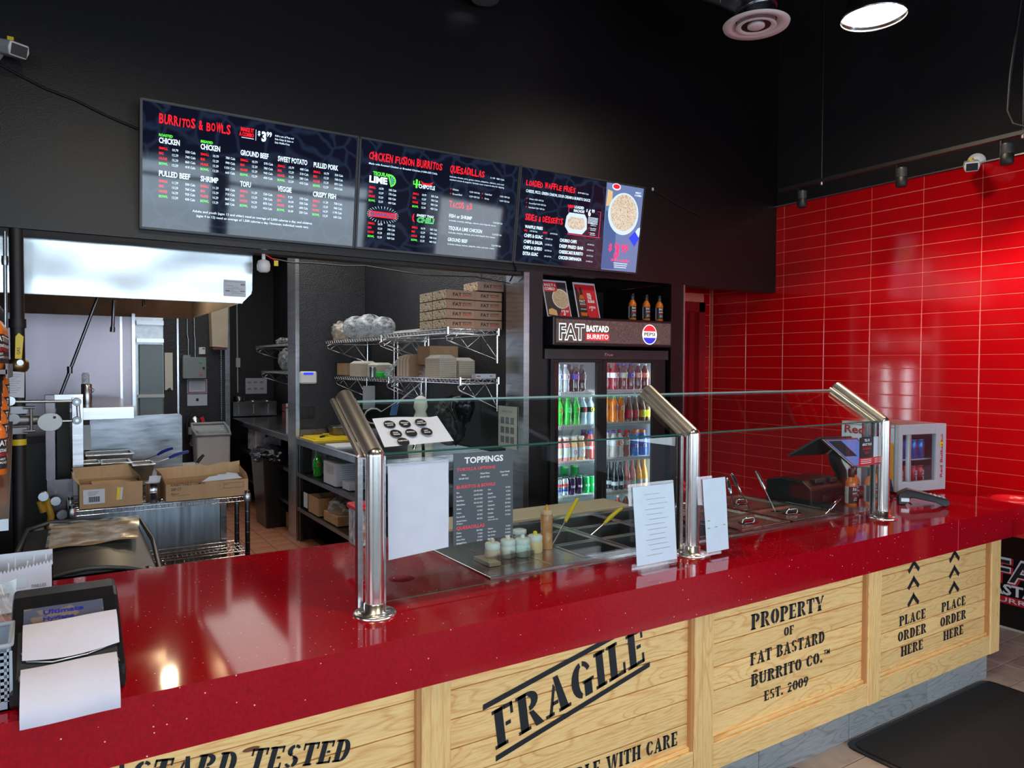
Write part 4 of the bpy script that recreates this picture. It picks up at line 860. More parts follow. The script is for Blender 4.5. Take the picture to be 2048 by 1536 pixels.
def napkin(rows_, x0, x1, label, skew=0, curve=0):
    nu = 18; vs = []
    for j, (y, z) in enumerate(rows_):
        for i in range(nu+1):
            a = i/nu; k = math.sin(a*6+j*.7)*.5+.5; w = j/(len(rows_)-1)
            vs.append((x0+(x1-x0)*a, y-.0035*k-(curve*math.sin(math.pi*a) if j == 0 else 0), z+.0035*k*w+skew*a+(-curve*.5*math.sin(math.pi*a) if j == 0 else 0)))
    o = MB(NAPK).add(vs, [(j*(nu+1)+i, j*(nu+1)+i+1, (j+1)*(nu+1)+i+1, (j+1)*(nu+1)+i) for j in range(len(rows_)-1) for i in range(nu)], None, True).build('paper_napkin')
    return tag(o, label, 'napkin')
f = face
def fr_(s, h): p = f(0, s)+Vector((0, -nv.z, nv.y))*h; return (p.y, p.z)
napkin([fr_(.062, .006), fr_(.085, .014), fr_(.11, .018), fr_(.14, .020), fr_(.170, .014)], -.060, .138, 'white napkin pulled from upper slot of black dispenser', .004, .012)
napkin([(1.876, .912), (1.873, .935), (1.885, .958), (1.920, .984), (1.955, 1.000), fr_(.032, .006)], -.062, .130, 'white napkin from lower slot hanging over the counter front edge', .002)
for s in (.080, .012):
    q = [f(-.064, s-.012), f(-.064, s+.004), f(-.03, s+.010), f(.03, s+.022), f(.08, s+.022), f(.128, s+.012), f(.134, s-.004)] if s < .05 else [f(-.062, s+.01), f(-.05, s-.022), f(-.0, s-.036), f(.07, s-.030), f(.12, s-.012), f(.130, s+.01)]
    MB(ZINC).tube([p+Vector((0, -.003, .003)) for p in q], .0022, 6).build('slot_rim', t)
t = thing('straw_box', 'white paper box of straws with torn top at left counter end', 'box', (-.08, 2.80, HC))
m_ = MB(WHITE); x0, x1, y0, y1 = -.20, .003, 2.70, 2.86
m_.box(x0, x1, y0, y0+.003, .931, 1.035).box(x0, x1, y1-.003, y1, .931, 1.085).box(x1-.003, x1, y0, y1, .931, 1.07).box(x0, x0+.003, y0, y1, .931, 1.07).box(x0, x1, y0, y1, .931, .936); m_.build('carton', t)
tooth = [(x0, 1.035)]
for i in range(22): tooth += [(x0+(x1-x0)*(i+.5)/22, 1.058+.03*(i/22)), (x0+(x1-x0)*(i+1)/22, 1.048+.03*(i/22))]
MB(WHITE).prism(tooth+[(x1, 1.035)], 'y', y0, y0+.002).build('torn_edge', t)
m_ = MB(INKB).text('PAILLES', (-.0535, 2.698, 1.005), X, Z, .010, INKGR, bold=.02, xs=.8).text('EMBALLEES', (-.0535, 2.698, .990), X, Z, .010, INKGR, bold=.02, xs=.6).text('STRAWS', (-.0535, 2.698, .975), X, Z, .010, INKGR, bold=.02, xs=.8).text('BENT', (-.150, 2.698, .985), X, Z, .012, INKB, bold=.01).box(-.2, -.065, 2.6985, 2.6995, 1.01, 1.035, flat('pale_blue_band', (.55, .70, .78))); m_.build('lettering', t)
m_ = MB(WHITE)
for i in range(16): m_.cyl((-.18+i*.011, 2.72+.02*(i % 5), .95), (-.18+i*.011+.006*(i % 3), 2.73+.02*(i % 4), 1.05+.012*(i % 4)), .0028, n=6)
m_.build('wrapped_straws', t, kind='stuff')
t = thing('plastic_basket', 'light grey perforated basket cut off by the left frame edge', 'basket', (-.15, 2.03, HC))
BG = flat('grey_basket', (.36, .40, .46), rough=.4)
m_ = MB(BG)
nx, nz = 9, 6
x0, x1, y0, z0, z1 = -.30, -.082, 1.95, .931, 1.075
m_.box(x0, x1, y0, y0+.004, z0, z0+.02).box(x0, x1-.0, 2.12, 2.124, z0, z1).box(x1-.004, x1, y0, 2.12, z0, z1).box(x0, x1, y0, 2.12, z0, z0+.004)
for i in range(15): m_.box(x0+i*.0155, x0+i*.0155+.007, y0, y0+.003, z0+.02, z1-.012)
for j in range(8): m_.box(x0, x1, y0, y0+.003, z0+.022+j*.0145, z0+.029+j*.0145)
m_.build('lattice_wall', t); MB(BG).tube([(x0, y0, z1), (x1, y0, z1), (x1+.003, y0+.01, z1), (x1+.003, 2.12, z1), (x0, 2.12, z1)], .006, 8).build('rim', t)
t = thing('plastic_bag', 'crinkled clear plastic bag between straw box and basket', 'bag', (-.13, 2.4, HC))
m_ = MB(); bentsheet(m_, [(-.22, 2.30, .935), (-.075, 2.36, .935), (-.085, 2.44, 1.10), (-.22, 2.42, 1.10)], 8, 8, lambda a, b: .02*math.sin(a*9+b*4), FILM); m_.build('film', t)

# ================================================================== MENU SCREENS
SO = Vector((0, 4.05, 2.369)); SV = Vector((0, -.085, .621)).normalized()
def SP(x, t, d=.0015): return Vector((x, 0, 0))+SO+SV*t+X.cross(SV)*d
class Scr:
    def __init__(s, x0, x1, label):
        s.t = thing('menu_screen', label, 'screen', (x0, 4.06, 2.36)); s.m = {}
        A = [SP(x0, 0, 0), SP(x1, 0, 0), SP(x1, .622, 0), SP(x0, .622, 0)]
        m_ = MB(); quadbox(m_, A, .036, BLKPL); m_.build('housing', s.t, bevel=.003)
        MB(SBG).add([SP(x0+.012, .012, .001), SP(x1-.012, .012, .001), SP(x1-.012, .610, .001), SP(x0+.012, .610, .001)], [(0, 1, 2, 3)]).build('display', s.t)
        m_ = MB(GRYPL)
        for a, b, c, d in ((x0, x1, 0, .008), (x0, x1, .614, .622), (x0, x0+.008, 0, .622), (x1-.008, x1, 0, .622)):
            m_.add([SP(a, c, .003), SP(b, c, .003), SP(b, d, .003), SP(a, d, .003)], [(0, 1, 2, 3)])
        m_.build('bezel', s.t)
        MB(BLKMET).box((x0+x1)/2-.15, (x0+x1)/2+.15, 4.03, 4.086, 2.55, 2.75).build('wall_bracket', s.t)
    def g(s, m): return s.m.setdefault(m, MB(m))
    def T(s, m, txt, x, t, h, **k): s.g(m).text(txt, SP(x, t, k.pop('dd', .002)), X, SV, h, m, **k)
    def P(s, m, pts, d=.0018): s.g(m).add([SP(a, b, d) for a, b in pts], [tuple(range(len(pts)))], m)
    def end(s):
        for m, mb in s.m.items(): mb.build({SR: 'red_lettering', SW: 'white_lettering', SG: 'green_lettering'}.get(m, 'screen_picture'), s.t)
def HAND(S, txt, x, t, h, w):                     # scrawled red heading: uneven tall letters
    rn = random.Random(len(txt)); cwid = [.45 if c == 'I' else .6 if c == ' ' else 1.25 if c in 'WM' else 1 for c in txt]; cu = w/sum(cwid); xx = x
    for i, c in enumerate(txt):
        cw = cwid[i]*cu; xc = xx; xx += cw
        if c == ' ': continue
        hh = h*(1.0 if rn.random() < .5 else .86); S.g(SR).text(c, SP(xc, t+rn.uniform(-.05, .05)*h, .002), X, SV, hh, SR, bold=.022, width=cw*(.88 if c != 'I' else .5), shear=rn.uniform(-.05, .1))
s1 = Scr(.384, 1.488, 'left menu screen listing burritos and bowls with prices')
HAND(s1, 'BURRITOS & BOWLS', .468, .518, .046, .335)
def block(S, x, t, name, rows, w, dx1, dx2, pre=None, hd=.026):
    if name: S.T(SW, name, x, t, hd, bold=.03, width=w)
    if pre: S.T(SG, pre, x, t+hd+.006, .012, bold=.03, width=.062 if pre != 'BREADED' else .058)
    for i, (a, p, c) in enumerate(rows):
        tt = t-.030-i*.0245; S.T(SG if a == 'BOWL' else SR, a, x, tt, .0115, bold=.022, xs=.85); S.T(SW, p, x+dx1, tt-.001, .0115, xs=.82, bold=.008); S.T(SW, c, x+dx2, tt-.001, .0115, xs=.82, bold=.008, align='r')
def rows(p, c): return list(zip(('SMALL', 'BIG', 'HUGE', 'BOWL'), p.split(), [q+' Cals' for q in c.split()]))
P1 = '10.79 12.29 15.29 12.29'; P2 = '11.29 13.29 16.29 13.29'
block(s1, .468, .424, 'CHICKEN', rows(P1, '530 740 860 410'), .094, .058, .167, 'ROASTED'); block(s1, .469, .266, 'PULLED BEEF', rows(P2, '550 760 920 430'), .143, .058, .167)
block(s1, .659, .424, 'CHICKEN', rows(P1, '780 990 1150 660'), .093, .057, .167, 'BREADED'); block(s1, .661, .266, 'SHRIMP', rows(P2, '500 710 860 380'), .085, .057, .167)
block(s1, .852, .424, 'GROUND BEEF', rows(P1, '570 780 940 450'), .142, .057, .166); block(s1, .854, .266, 'TOFU', rows(P2, '530 740 870 410'), .054, .057, .166)
block(s1, 1.043, .422, 'SWEET POTATO', rows(P1, '400 510 580 410'), .158, .057, .166); block(s1, 1.046, .266, 'VEGGIE', rows('9.29 10.49 13.99 10.49', '370 550 690 250'), .075, .057, .166)
block(s1, 1.236, .418, 'PULLED PORK', rows(P1, '530 740 870 410'), .138, .057, .167); block(s1, 1.238, .262, 'CRISPY FISH', rows(P2, '750 960 1170 630'), .130, .057, .167)
s1.T(SR, 'MAKE IT', .851, .545, .019, bold=.04, width=.066); s1.T(SR, 'A COMBO', .843, .521, .019, bold=.04, width=.074); s1.P(SW, [(.855, .512), (.917, .512), (.917, .515), (.855, .515)]); s1.P(SW, [(.926, .508), (.928, .508), (.928, .563), (.926, .563)])
s1.T(SW, '$', .936, .537, .022, bold=.03, xs=.8); s1.T(SW, '3', .955, .512, .046, bold=.05, xs=.8); s1.T(SW, '99', .981, .538, .024, bold=.03, xs=.8)
for i, q in enumerate(('Add a can of Pop and', 'Side Chips & Salsa or', 'Side Waffle Fries')): s1.T(SW, q, 1.024, .545-i*.0175, .0095, xs=.85, bold=.008)
s1.T(SW, 'Adults and youth (ages 13 and older) need an average of 2,000 calories a day, and children', .625, .108, .0115, width=.614, bold=.008); s1.T(SW, '(ages 4 to 12) need an average of 1,500 calories a day. However, individual needs vary.', .644, .086, .0115, width=.577, bold=.008)
s1.end()
s2 = Scr(1.492, 2.568, 'middle menu screen listing fusion burritos, quesadillas and tacos')
HAND(s2, 'CHICKEN FUSION BURRITOS', 1.550, .508, .044, .468)
s2.T(SW, 'Made with Roasted Chicken or Breaded Chicken (+200-250 Cals).', 1.552, .480, .010, width=.434, bold=.008)
s2.T(SG, 'TEQUILA', 1.580, .424, .020, bold=.03, width=.092); s2.T(SW, 'LIME', 1.559, .382, .035, bold=.05, width=.110)
s2.P(SG, [(1.680+.042*math.cos(R(a)), .405+.036*math.sin(R(a))) for a in range(-75, 106, 12)]); s2.P(SBL, [(1.683+.031*math.cos(R(a)), .405+.026*math.sin(R(a))) for a in range(-72, 100, 12)], .0022)
for a in range(-60, 90, 30): s2.P(SG, [(1.684, .406), (1.684+.029*math.cos(R(a)), .406+.024*math.sin(R(a))), (1.684+.029*math.cos(R(a+8)), .406+.024*math.sin(R(a+8)))], .0026)
block(s2, 1.560, .378, None, rows(P1, '545 770 920 440'), 0, .058, .167)
s2.P(SR, [(1.568, .190), (1.735, .190), (1.735, .222), (1.568, .222)], .0016); s2.T(SBL, 'BUFFALO', 1.577, .196, .020, bold=.05, width=.15, dd=.0024)
for a in range(0, 360, 12): s2.P(SW, [(1.652+.075*math.cos(R(a)), .206+.030*math.sin(R(a))), (1.652+.098*math.cos(R(a)), .206+.048*math.sin(R(a))), (1.652+.098*math.cos(R(a+2)), .206+.048*math.sin(R(a+2)))])
block(s2, 1.564, .176, None, rows(P1, '535 790 875 420'), 0, .058, .167)
s2.P(SG, [(1.848, .385), (1.860, .385), (1.860, .435), (1.848, .435)]); s2.P(SG, [(1.832, .405), (1.838, .405), (1.838, .425), (1.832, .425)]); s2.P(SG, [(1.832, .403), (1.872, .403), (1.872, .409), (1.832, .409)]); s2.P(SG, [(1.868, .405), (1.874, .405), (1.874, .428), (1.868, .428)])
s2.P(SR, [(1.880, .432), (1.900, .420), (1.935, .420), (1.962, .432), (1.950, .412), (1.915, .406), (1.890, .414)]); s2.T(SW, 'CHIPOTLE', 1.868, .388, .022, bold=.03, width=.107)
block(s2, 1.833, .376, None, rows(P1, '505 790 900 450'), 0, .058, .167)
s2.P(SR, [(1.843, .232), (1.850, .236), (1.846, .205), (1.855, .185), (1.842, .192), (1.838, .212)]); s2.T(SW, 'SWEET THAI', 1.865, .222, .014, bold=.03, width=.11, shear=.15); s2.T(SG, 'CHILI', 1.866, .190, .027, bold=.06, width=.112, shear=.2, dd=.0016); s2.T(SBL, 'CHILI', 1.868, .191, .025, bold=.012, width=.106, shear=.2, dd=.0024)
block(s2, 1.838, .180, None, rows(P1, '565 770 900 440'), 0, .058, .167)
HAND(s2, 'QUESADILLAS', 2.068, .508, .041, .245); s2.T(SW, '11.99  980 Cals', 2.355, .508, .010, width=.10)
s2.T(SW, 'Includes cheese, pico, green onions, jalapeños, cilantro, corn and', 2.070, .478, .0095, width=.385); s2.T(SW, 'sautéed onions & peppers. Includes sour cream & salsa for dipping.', 2.070, .460, .0095, width=.39)
for i, (a, b, c, d) in enumerate((('Chicken', '+2.00 +160 Cals', 'Pulled Beef', '+3.00 +180 Cals'), ('Ground Beef', '+2.00 +200 Cals', 'Shrimp', '+3.00 +135 Cals'))):
    tt = .404-i*.027; s2.T(SR, '+', 2.078, tt, .011, bold=.03); s2.T(SR, '+', 2.300, tt, .011, bold=.03); s2.T(SW, a, 2.094, tt, .0105, xs=.85); s2.T(SW, b, 2.285, tt, .0105, align='r', xs=.75); s2.T(SW, c, 2.322, tt, .0105, xs=.75); s2.T(SW, d, 2.505, tt, .0105, align='r', xs=.75)
HAND(s2, 'TACOS x3', 2.078, .302, .036, .16)
for n_, x1_, t_, p_, l_ in (('FISH or SHRIMP', .160, .240, '13.24 560 Cals', 'Includes crunchy cabbage, cilantro and chipotle sauce.'), ('TEQUILA LIME CHICKEN', .238, .167, '12.24 520 Cals', 'Includes cheese, lettuce, pico and tequila lime sauce.'), ('GROUND BEEF', .138, .097, '12.24 790 Cals', 'Includes cheese, lettuce, jalapeño, salsa, and sour cream.')):
    s2.T(SW, n_, 2.082, t_, .021, bold=.012, width=x1_); s2.T(SW, p_, 2.465, t_-.004, .0105, align='r', xs=.8); s2.T(SW, l_, 2.084, t_-.022, .0095, width=.335)
s2.end()
s3 = Scr(2.572, 3.640, 'right menu screen with sides, desserts and a food bowl picture')
HAND(s3, 'LOADED WAFFLE FRIES', 2.622, .503, .038, .40); s3.T(SW, '8.99 830 Cals', 3.045, .504, .010, width=.09)
s3.T(SW, 'CHEESE, PICO, GREEN ONION, SOUR CREAM & BURRITO SAUCE', 2.626, .460, .018, bold=.015, width=.528)
for i, q in enumerate(('Chicken +2.00 +160 Cals', 'Ground Beef +2.00 +200 Cals', 'Pulled Beef +3.00 +180 Cals')): s3.T(SW, q, 2.655, .416-i*.027, .010, xs=.78); s3.T(SR, '+', 2.632, .416-i*.027, .011, bold=.02)
HAND(s3, 'SIDES & DESSERTS', 2.636, .285, .040, .305)
s3.T(SR, 'NEW!', 2.970, .405, .016, bold=.04, width=.05); s3.T(SW, 'LOADED', 3.026, .404, .017, bold=.035, width=.08); s3.T(SW, 'NACHOS!', 3.022, .380, .017, bold=.035, width=.09)
s3.T(SW, '$', 3.128, .392, .018, bold=.03, xs=.8); s3.T(SW, '6', 3.146, .366, .042, bold=.05, xs=.75); s3.T(SW, '99', 3.176, .390, .022, bold=.03, xs=.8)
for a, b, c, d in ((2.978, 3.010, .402, .404), (3.225, 3.256, .402, .404), (3.254, 3.257, .228, .404), (2.990, 3.266, .226, .229), (2.978, 2.981, .370, .404), (2.988, 2.991, .226, .250)): s3.P(SPK, [(a, c), (b, c), (b, d), (a, d)])
oct_ = lambda cx, cy, a, b: [(cx-a, cy-b*.4), (cx-a*.6, cy-b), (cx+a*.6, cy-b), (cx+a, cy-b*.4), (cx+a*.92, cy+b*.6), (cx+a*.7, cy+b), (cx-a*.7, cy+b), (cx-a*.92, cy+b*.6)]
s3.P(SBOWL, oct_(3.052, .303, .094, .068), .002); s3.P(SFOOD, oct_(3.052, .305, .076, .040), .0025)
for i in range(6): s3.P(SW, [(3.150, .355-i*.008), (3.235, .355-i*.008), (3.235, .358-i*.008), (3.150, .358-i*.008)])
for i, q in enumerate(('Chicken', 'Ground Beef', 'Pulled Beef')): s3.T(SR, '+', 3.160, .312-i*.032, .010, bold=.03); s3.T(SW, q, 3.176, .312-i*.032, .009, xs=.75, bold=.01); s3.P(SW, [(3.176, .303-i*.032), (3.225, .303-i*.032), (3.225, .3055-i*.032), (3.176, .3055-i*.032)])
s3.T(SW, 'WAFFLE FRIES', 2.638, .233, .019, bold=.03, width=.142); s3.T(SR, 'REG', 2.636, .212, .011, bold=.02, xs=.8); s3.T(SW, '3.49 360 Cals', 2.678, .212, .010, xs=.78); s3.T(SR, 'LARGE', 2.785, .212, .011, bold=.02, xs=.7); s3.T(SW, '6.49 710 Cals', 2.842, .212, .010, xs=.78)
for i, (a, wa, b, c, wc, d) in enumerate((('CHIPS & GUAC', .146, '4.29 680 Cals', 'CHURRO CHIPS', .142, '2.99 340 Cals'), ('CHIPS & SALSA', .150, '3.29 580 Cals', 'DEEP FRIED BAR', .205, '3.99 540 Cals'), ('CHIPS & QUESO', .150, '4.29 700 Cals', 'CHEESECAKE BURRITO', .205, '4.99 370 Cals'), ('EXTRA GUAC', .120, '2.00 160 Cals', 'CHICKEN EMPANADA', .196, '3.49 400 Cals'))):
    tt = .175-i*.0385; s3.T(SW, a, 2.638, tt, .021, bold=.03, width=wa); s3.T(SW, b, 2.808, tt, .0095, xs=.78); s3.T(SW, c, 2.927, tt-.004, .021, bold=.03, width=wc); s3.T(SW, d, 3.163, tt-.006, .0095, xs=.78)
s3.P(SLB, [(3.305, .012), (3.628, .012), (3.628, .610), (3.285, .610)], .0014); s3.P(SBL, [(3.300, .02), (3.42, .02), (3.40, .40), (3.298, .42)], .0015)
ell = lambda cx, cy, a, b, n=28, r=0: [(cx+a*math.cos(2*math.pi*i/n), cy+b*math.sin(2*math.pi*i/n)) for i in range(n)]
s3.P(STAN, [(3.297, .45), (3.35, .46), (3.345, .555), (3.30, .565)], .0017); s3.P(SBOWL, ell(3.375, .590, .040, .024, 20), .0018); s3.P(SR, ell(3.375, .592, .030, .016, 18), .002)
s3.P(SBOWL, ell(3.460, .412, .140, .146, 36), .0020); s3.P(SFOOD, ell(3.462, .420, .122, .126, 36), .0024)
s3.P(SCAN, [(3.530, .250), (3.590, .195), (3.628, .26), (3.628, .335), (3.605, .325)], .0026); s3.P(SBOWL, [(3.585, .300), (3.622, .262), (3.628, .285), (3.628, .335), (3.606, .327)], .003)
s3.T(SPK, '$', 3.355, .150, .045, bold=.04, xs=.85); s3.T(SPK, '3', 3.405, .108, .090, bold=.05, xs=.8); s3.T(SPK, '99', 3.470, .148, .052, bold=.04, xs=.85)
s3.T(SPK, 'MAKE IT A COMBO!', 3.385, .078, .018, bold=.02, width=.165, shear=.1); s3.T(SW, 'MAKE IT', 3.580, .567, .012, align='c', bold=.02, xs=.8); s3.T(SW, 'A COMBO', 3.580, .549, .012, align='c', bold=.02, xs=.8)
for i in range(3): s3.P(SW, [(3.410+.004*i, .064-i*.014), (3.54-.004*i, .064-i*.014), (3.54-.004*i, .068-i*.014), (3.410+.004*i, .068-i*.014)])
s3.end()

# ================================================================== HIGH ON THE WALLS AND CEILING
t = thing('air_diffuser', 'round pinkish white ceiling air diffuser under a spiral duct elbow', 'vent', (3.535, 2.913, 3.697)); c = (3.535, 2.913, 3.697)
DF = flat('diffuser_white', (.85, .74, .74), rough=.5)
MB(DF).lathe([(.19, .012), (.185, .0), (.13, .012), (.115, .035)], c, 40, caps=False).build('outer_ring', t); MB(DF).lathe([(.115, .0), (.10, -.006), (.075, .008), (.055, .02)], c, 36, caps=False).build('middle_cone', t); MB(DF).lathe([(.050, -.002), (.040, -.008), (.001, -.004)], c, 30).lathe([(.05, -.002), (.045, .012)], c, 30).build('centre_cone', t)
GALV = mat('galvanised_duct', (.5, .5, .52), rough=.22, metal=1, noise=.2, nscale=6)
q = [(3.535, 2.913, 3.70), (3.535, 2.913, 3.79), (3.52, 2.94, 3.87), (3.45, 3.03, 3.96), (3.30, 3.22, 4.08), (3.05, 3.50, 4.30)]
MB(GALV).tube(q, [.112, .112, .118, .12, .12, .12], 24).build('duct_elbow', t)
for i in (1, 2, 3): MB(GALV).lathe([(.119, -.004), (.124, 0), (.119, .004)], (0, 0, 0), 24).xf(Matrix.Translation(q[i]) @ (Vector(q[i+1])-Vector(q[i-1])).to_track_quat('Z', 'Y').to_matrix().to_4x4()).build('duct_seam', t)
def bell(x, y, z, label, r=.166, lit=True):
    t = thing('pendant_lamp', label, 'lamp', (x, y, z))
    MB(GALV).lathe([(r, 0), (r+.006, .006), (r, .014), (r*.93, .03), (r*.80, .10), (r*.70, .20), (r*.45, .28), (.05, .33), (.04, .42)], (0, 0, 0), 40, caps=False).build('shade', t, local=True)
    MB(BLKMET).cyl((0, 0, .4), (0, 0, 5.2-z), .008, n=8).build('stem', t, local=True)
    MB(LAMPE).lathe([(.001, .012), (r*.90, .020)], (0, 0, 0), 32).build('glowing_lens', t, local=True)
    l = bpy.data.lights.new('lamp_light', 'AREA'); l.shape = 'DISK'; l.size = r*1.8; l.energy = 14; l.color = (1, .84, .62)
    o = bpy.data.objects.new('lamp_light', l); COL.objects.link(o); o.location = (x, y, z-.01)
    return t
bell(3.832, 2.367, 3.604, 'glowing metal pendant lamp at the top right of the ceiling')
bell(1.55, 1.0, 3.35, 'metal pendant lamp over the customer side, nearer the left'); bell(.25, 1.6, 3.35, 'metal pendant lamp over the left counter end')
t = thing('ceiling_duct_end', 'tip of a round duct fitting peeking in at the top edge', 'duct', (2.286, 3.948, 3.94)); MB(GALV).lathe([(.085, 0), (.09, .01), (.085, .10), (.07, .3)], (2.286, 3.93, 3.942), 24).build('fitting', t)
t = thing('track_rail', 'black ceiling track rail hung along the red tiled wall', 'track light', (4.6, 3.5, 3.0))
MB(BLKMET).box(4.585, 4.615, .6, 3.56, 2.995, 3.018).build('rail', t)
for y in (3.208, 1.95): MB(BLKMET).cyl((4.6, y, 3.01), (4.6, y, 5.2), .005, n=6).lathe([(.010, 0), (.010, .03)], (4.6, y, 2.975), 8, ZINC).build('hanger_rod', t)
MB(BLKMET).tube([(4.60, 1.80, 5.2), (4.60, 2.02, 3.35), (4.60, 2.03, 3.15), (4.60, 2.00, 3.07), (4.60, 1.93, 3.03), (4.6, 1.80, 3.025)], .009, 8).build('feed_conduit', t)
sh = None
for i, (y, l) in enumerate(((3.364, 'black track spotlight at the far left end of the rail'), (2.635, 'black track spotlight in the middle of the rail'), (2.028, 'black track spotlight nearest, beside the white camera'), (1.25, 'black track spotlight beyond the right frame edge'))):
    if sh is None:
        sh = thing('track_spotlight', l, 'spotlight', (4.6, y, 2.845), group=None)
        MB(BLKMET).lathe([(.030, 0), (.034, .004), (.034, .055), (.030, .06), (.030, .118), (.026, .122)], (0, 0, 0), 24).build('lamp_head', sh, local=True)
        MB(GRYPL).lathe([(.0305, .062)]+[(.0305+.002*(k % 2), .062+.007*k) for k in range(1, 8)]+[(.0305, .116)], (0, 0, 0), 20).build('cooling_grille', sh, local=True)
        MB(BLKMET).box(-.007, .007, .028, .036, .05, .155).box(-.012, .012, -.02, .036, .148, .152).build('bracket', sh, local=True); MB(LAMPS).lathe([(.001, .003), (.027, .0035)], (0, 0, 0), 20).build('lens', sh, local=True)
    else: copy(sh, (4.6, y, 2.845), l)
    l_ = bpy.data.lights.new('spot', 'SPOT'); l_.energy = (5, 16, 36, 44)[i]; l_.spot_size = R(95); l_.spot_blend = .9; l_.color = (1, .90, .78); l_.shadow_soft_size = .03
    o = bpy.data.objects.new('spot', l_); COL.objects.link(o); o.location = (4.62, y, 2.83); o.rotation_euler = (0, R(-34), 0)
def bullet_cam(loc, aim, label, plate):
    t = thing('security_camera', label, 'camera', loc); M_ = Matrix.Rotation(0, 4, 'Z'); d = Vector(aim).normalized(); q = d.to_track_quat('-Y', 'Z').to_matrix().to_4x4()
    MB(WHPL).prism([(-.035, -.03), (.035, -.03), (.044, .0), (.038, .030), (-.038, .030), (-.044, 0)], 'y', -.07, .09).xf(q).build('housing', t, local=True, bevel=.006)
    MB(BLKPL).box(-.032, .032, -.074, -.069, -.024, .022).xf(q).build('lens_window', t, local=True)
    pl_ = Vector(plate); MB(WHPL).tube([(0, 0, .02), pl_*.6+Vector((0, 0, .01)), pl_], .018, 10).build('arm', t, local=True)
    MB(WHPL).lathe([(.055, -.006), (.055, .006), (.02, .014)], (0, 0, 0), 20).xf(Matrix.Translation(pl_) @ (-pl_).to_track_quat('Z', 'Y').to_matrix().to_4x4()).build('mounting_plate', t, local=True)
    MB(YEL).box(-.012, .012, -.01, .01, .035, .05).build('tag', t, local=True); return t
bullet_cam((5.06, 2.44, 3.000), (-1, -.55, -.35), 'white bullet camera on the black wall above red tiles', (.19, .06, .07))
bullet_cam((-.128, 3.93, 3.085), (.55, -1, -.35), 'dim white bullet camera at far left of the menu wall', (-.08, .13, .03))
t = thing('cable', 'thin black cable sagging from left camera to the menu screen', 'cable', (-.1, 4.08, 3.0))
MB(BLACKP).tube([(-.20, 4.082, 3.07), (-.10, 4.082, 3.025), (.0, 4.082, 2.985), (.12, 4.082, 2.955), (.25, 4.082, 2.905), (.385, 4.082, 2.865)], .006, 6).build('cable_run', t)
t = thing('cable_clip', 'tiny white cable clip on black wall right of screens', 'clip', (3.824, 4.085, 3.01)); MB(WHPL).box(3.816, 3.830, 4.078, 4.0895, 3.008, 3.030, c=.002).build('clip_body', t); MB(BLACKP).tube([(3.823, 4.084, 3.015), (4.0, 4.084, 2.96), (4.35, 4.084, 2.87)], .004, 6).build('wire', t)
t = thing('motion_sensor', 'white motion sensor hanging under the soffit beside the range hood', 'sensor', (1.01, 4.15, 2.26))
MB(WHPL).lathe([(.02, 0), (.034, .012), (.036, .04), (.030, .062), (.012, .07)], (1.0, 4.13, 2.205), 18).build('sensor_head', t); MB(WHPL).lathe([(.028, .125), (.026, .11), (.010, .10), (.010, .07)][::-1], (1.0, 4.13, 2.205), 14).build('mount', t)
MB(YEL).box(1.055, 1.078, 4.125, 4.128, 2.245, 2.275).build('tag', t); MB(REDPL).tube([(1.01, 4.12, 2.30), (1.04, 4.12, 2.285), (1.065, 4.126, 2.275)], .004, 6).build('wire', t)
t = thing('loose_wire', 'thin loose wire draped below soffit over the prep area', 'wire', (1.3, 4.2, 2.3))
MB(BLKPL).tube([(1.06, 4.235, 2.30), (1.18, 4.235, 2.285), (1.30, 4.235, 2.29), (1.5, 4.235, 2.29), (1.62, 4.235, 2.30), (2.0, 4.235, 2.27), (2.4, 4.235, 2.285), (2.66, 4.235, 2.26)], .004, 6).build('wire_run', t)
MB(BLKPL).tube([(2.60, 4.08, 2.37), (2.615, 4.085, 2.33), (2.64, 4.20, 2.27)], .006, 6).build('wire_drop', t)

# ================================================================== DRINKS COOLER
t = fr = thing('drinks_cooler', 'tall black two door drinks cooler with lit sign, in the wall recess', 'fridge', (3.44, 4.5, 0))
MB(BLKPL).box(2.862, 3.0, 4.13, 4.88, .05, 1.80).box(3.99, 4.015, 4.13, 4.88, .05, 1.80).box(3.0, 3.99, 4.13, 4.88, .05, .30).box(3.0, 3.99, 4.13, 4.88, 1.735, 1.80).box(3.0, 3.99, 4.84, 4.88, .30, 1.735).build('cabinet', t)
MB(COOLW).box(3.0, 3.99, 4.83, 4.84, .3, 1.735).box(3.0, 3.01, 4.17, 4.83, .3, 1.735).box(3.98, 3.99, 4.17, 4.83, .3, 1.735).box(3.01, 3.98, 4.17, 4.83, .30, .31).box(3.01, 3.98, 4.17, 4.83, 1.725, 1.735).build('liner', t)
MB(LED).box(3.40, 3.405, 4.19, 4.20, .4, 1.7).box(3.965, 3.972, 4.19, 4.20, .4, 1.7).box(3.015, 3.020, 4.19, 4.20, .4, 1.7).build('light_strip', t)
for a, b in ((2.915, 3.375), (3.380, 3.905)):
    d_ = MB(BLKMET).box(a, b, 4.105, 4.13, .30, .36).box(a, b, 4.105, 4.13, 1.722, 1.745).box(a, a+.035, 4.105, 4.13, .36, 1.722).box(b-(.055 if b < 3.5 else .045), b, 4.105, 4.13, .36, 1.722).build('sliding_door', t, bevel=.002)
    MB(DGLASS).box(a+.03, b-.04, 4.117, 4.119, .35, 1.725).build('door_glass', d_)
MB(BLKMET).box(3.905, 3.99, 4.11, 4.13, .30, 1.745).build('frame_column', t)
MB(GRYPL).box(2.862, 4.015, 4.10, 4.13, 1.745, 1.815).build('header', t, bevel=.002)
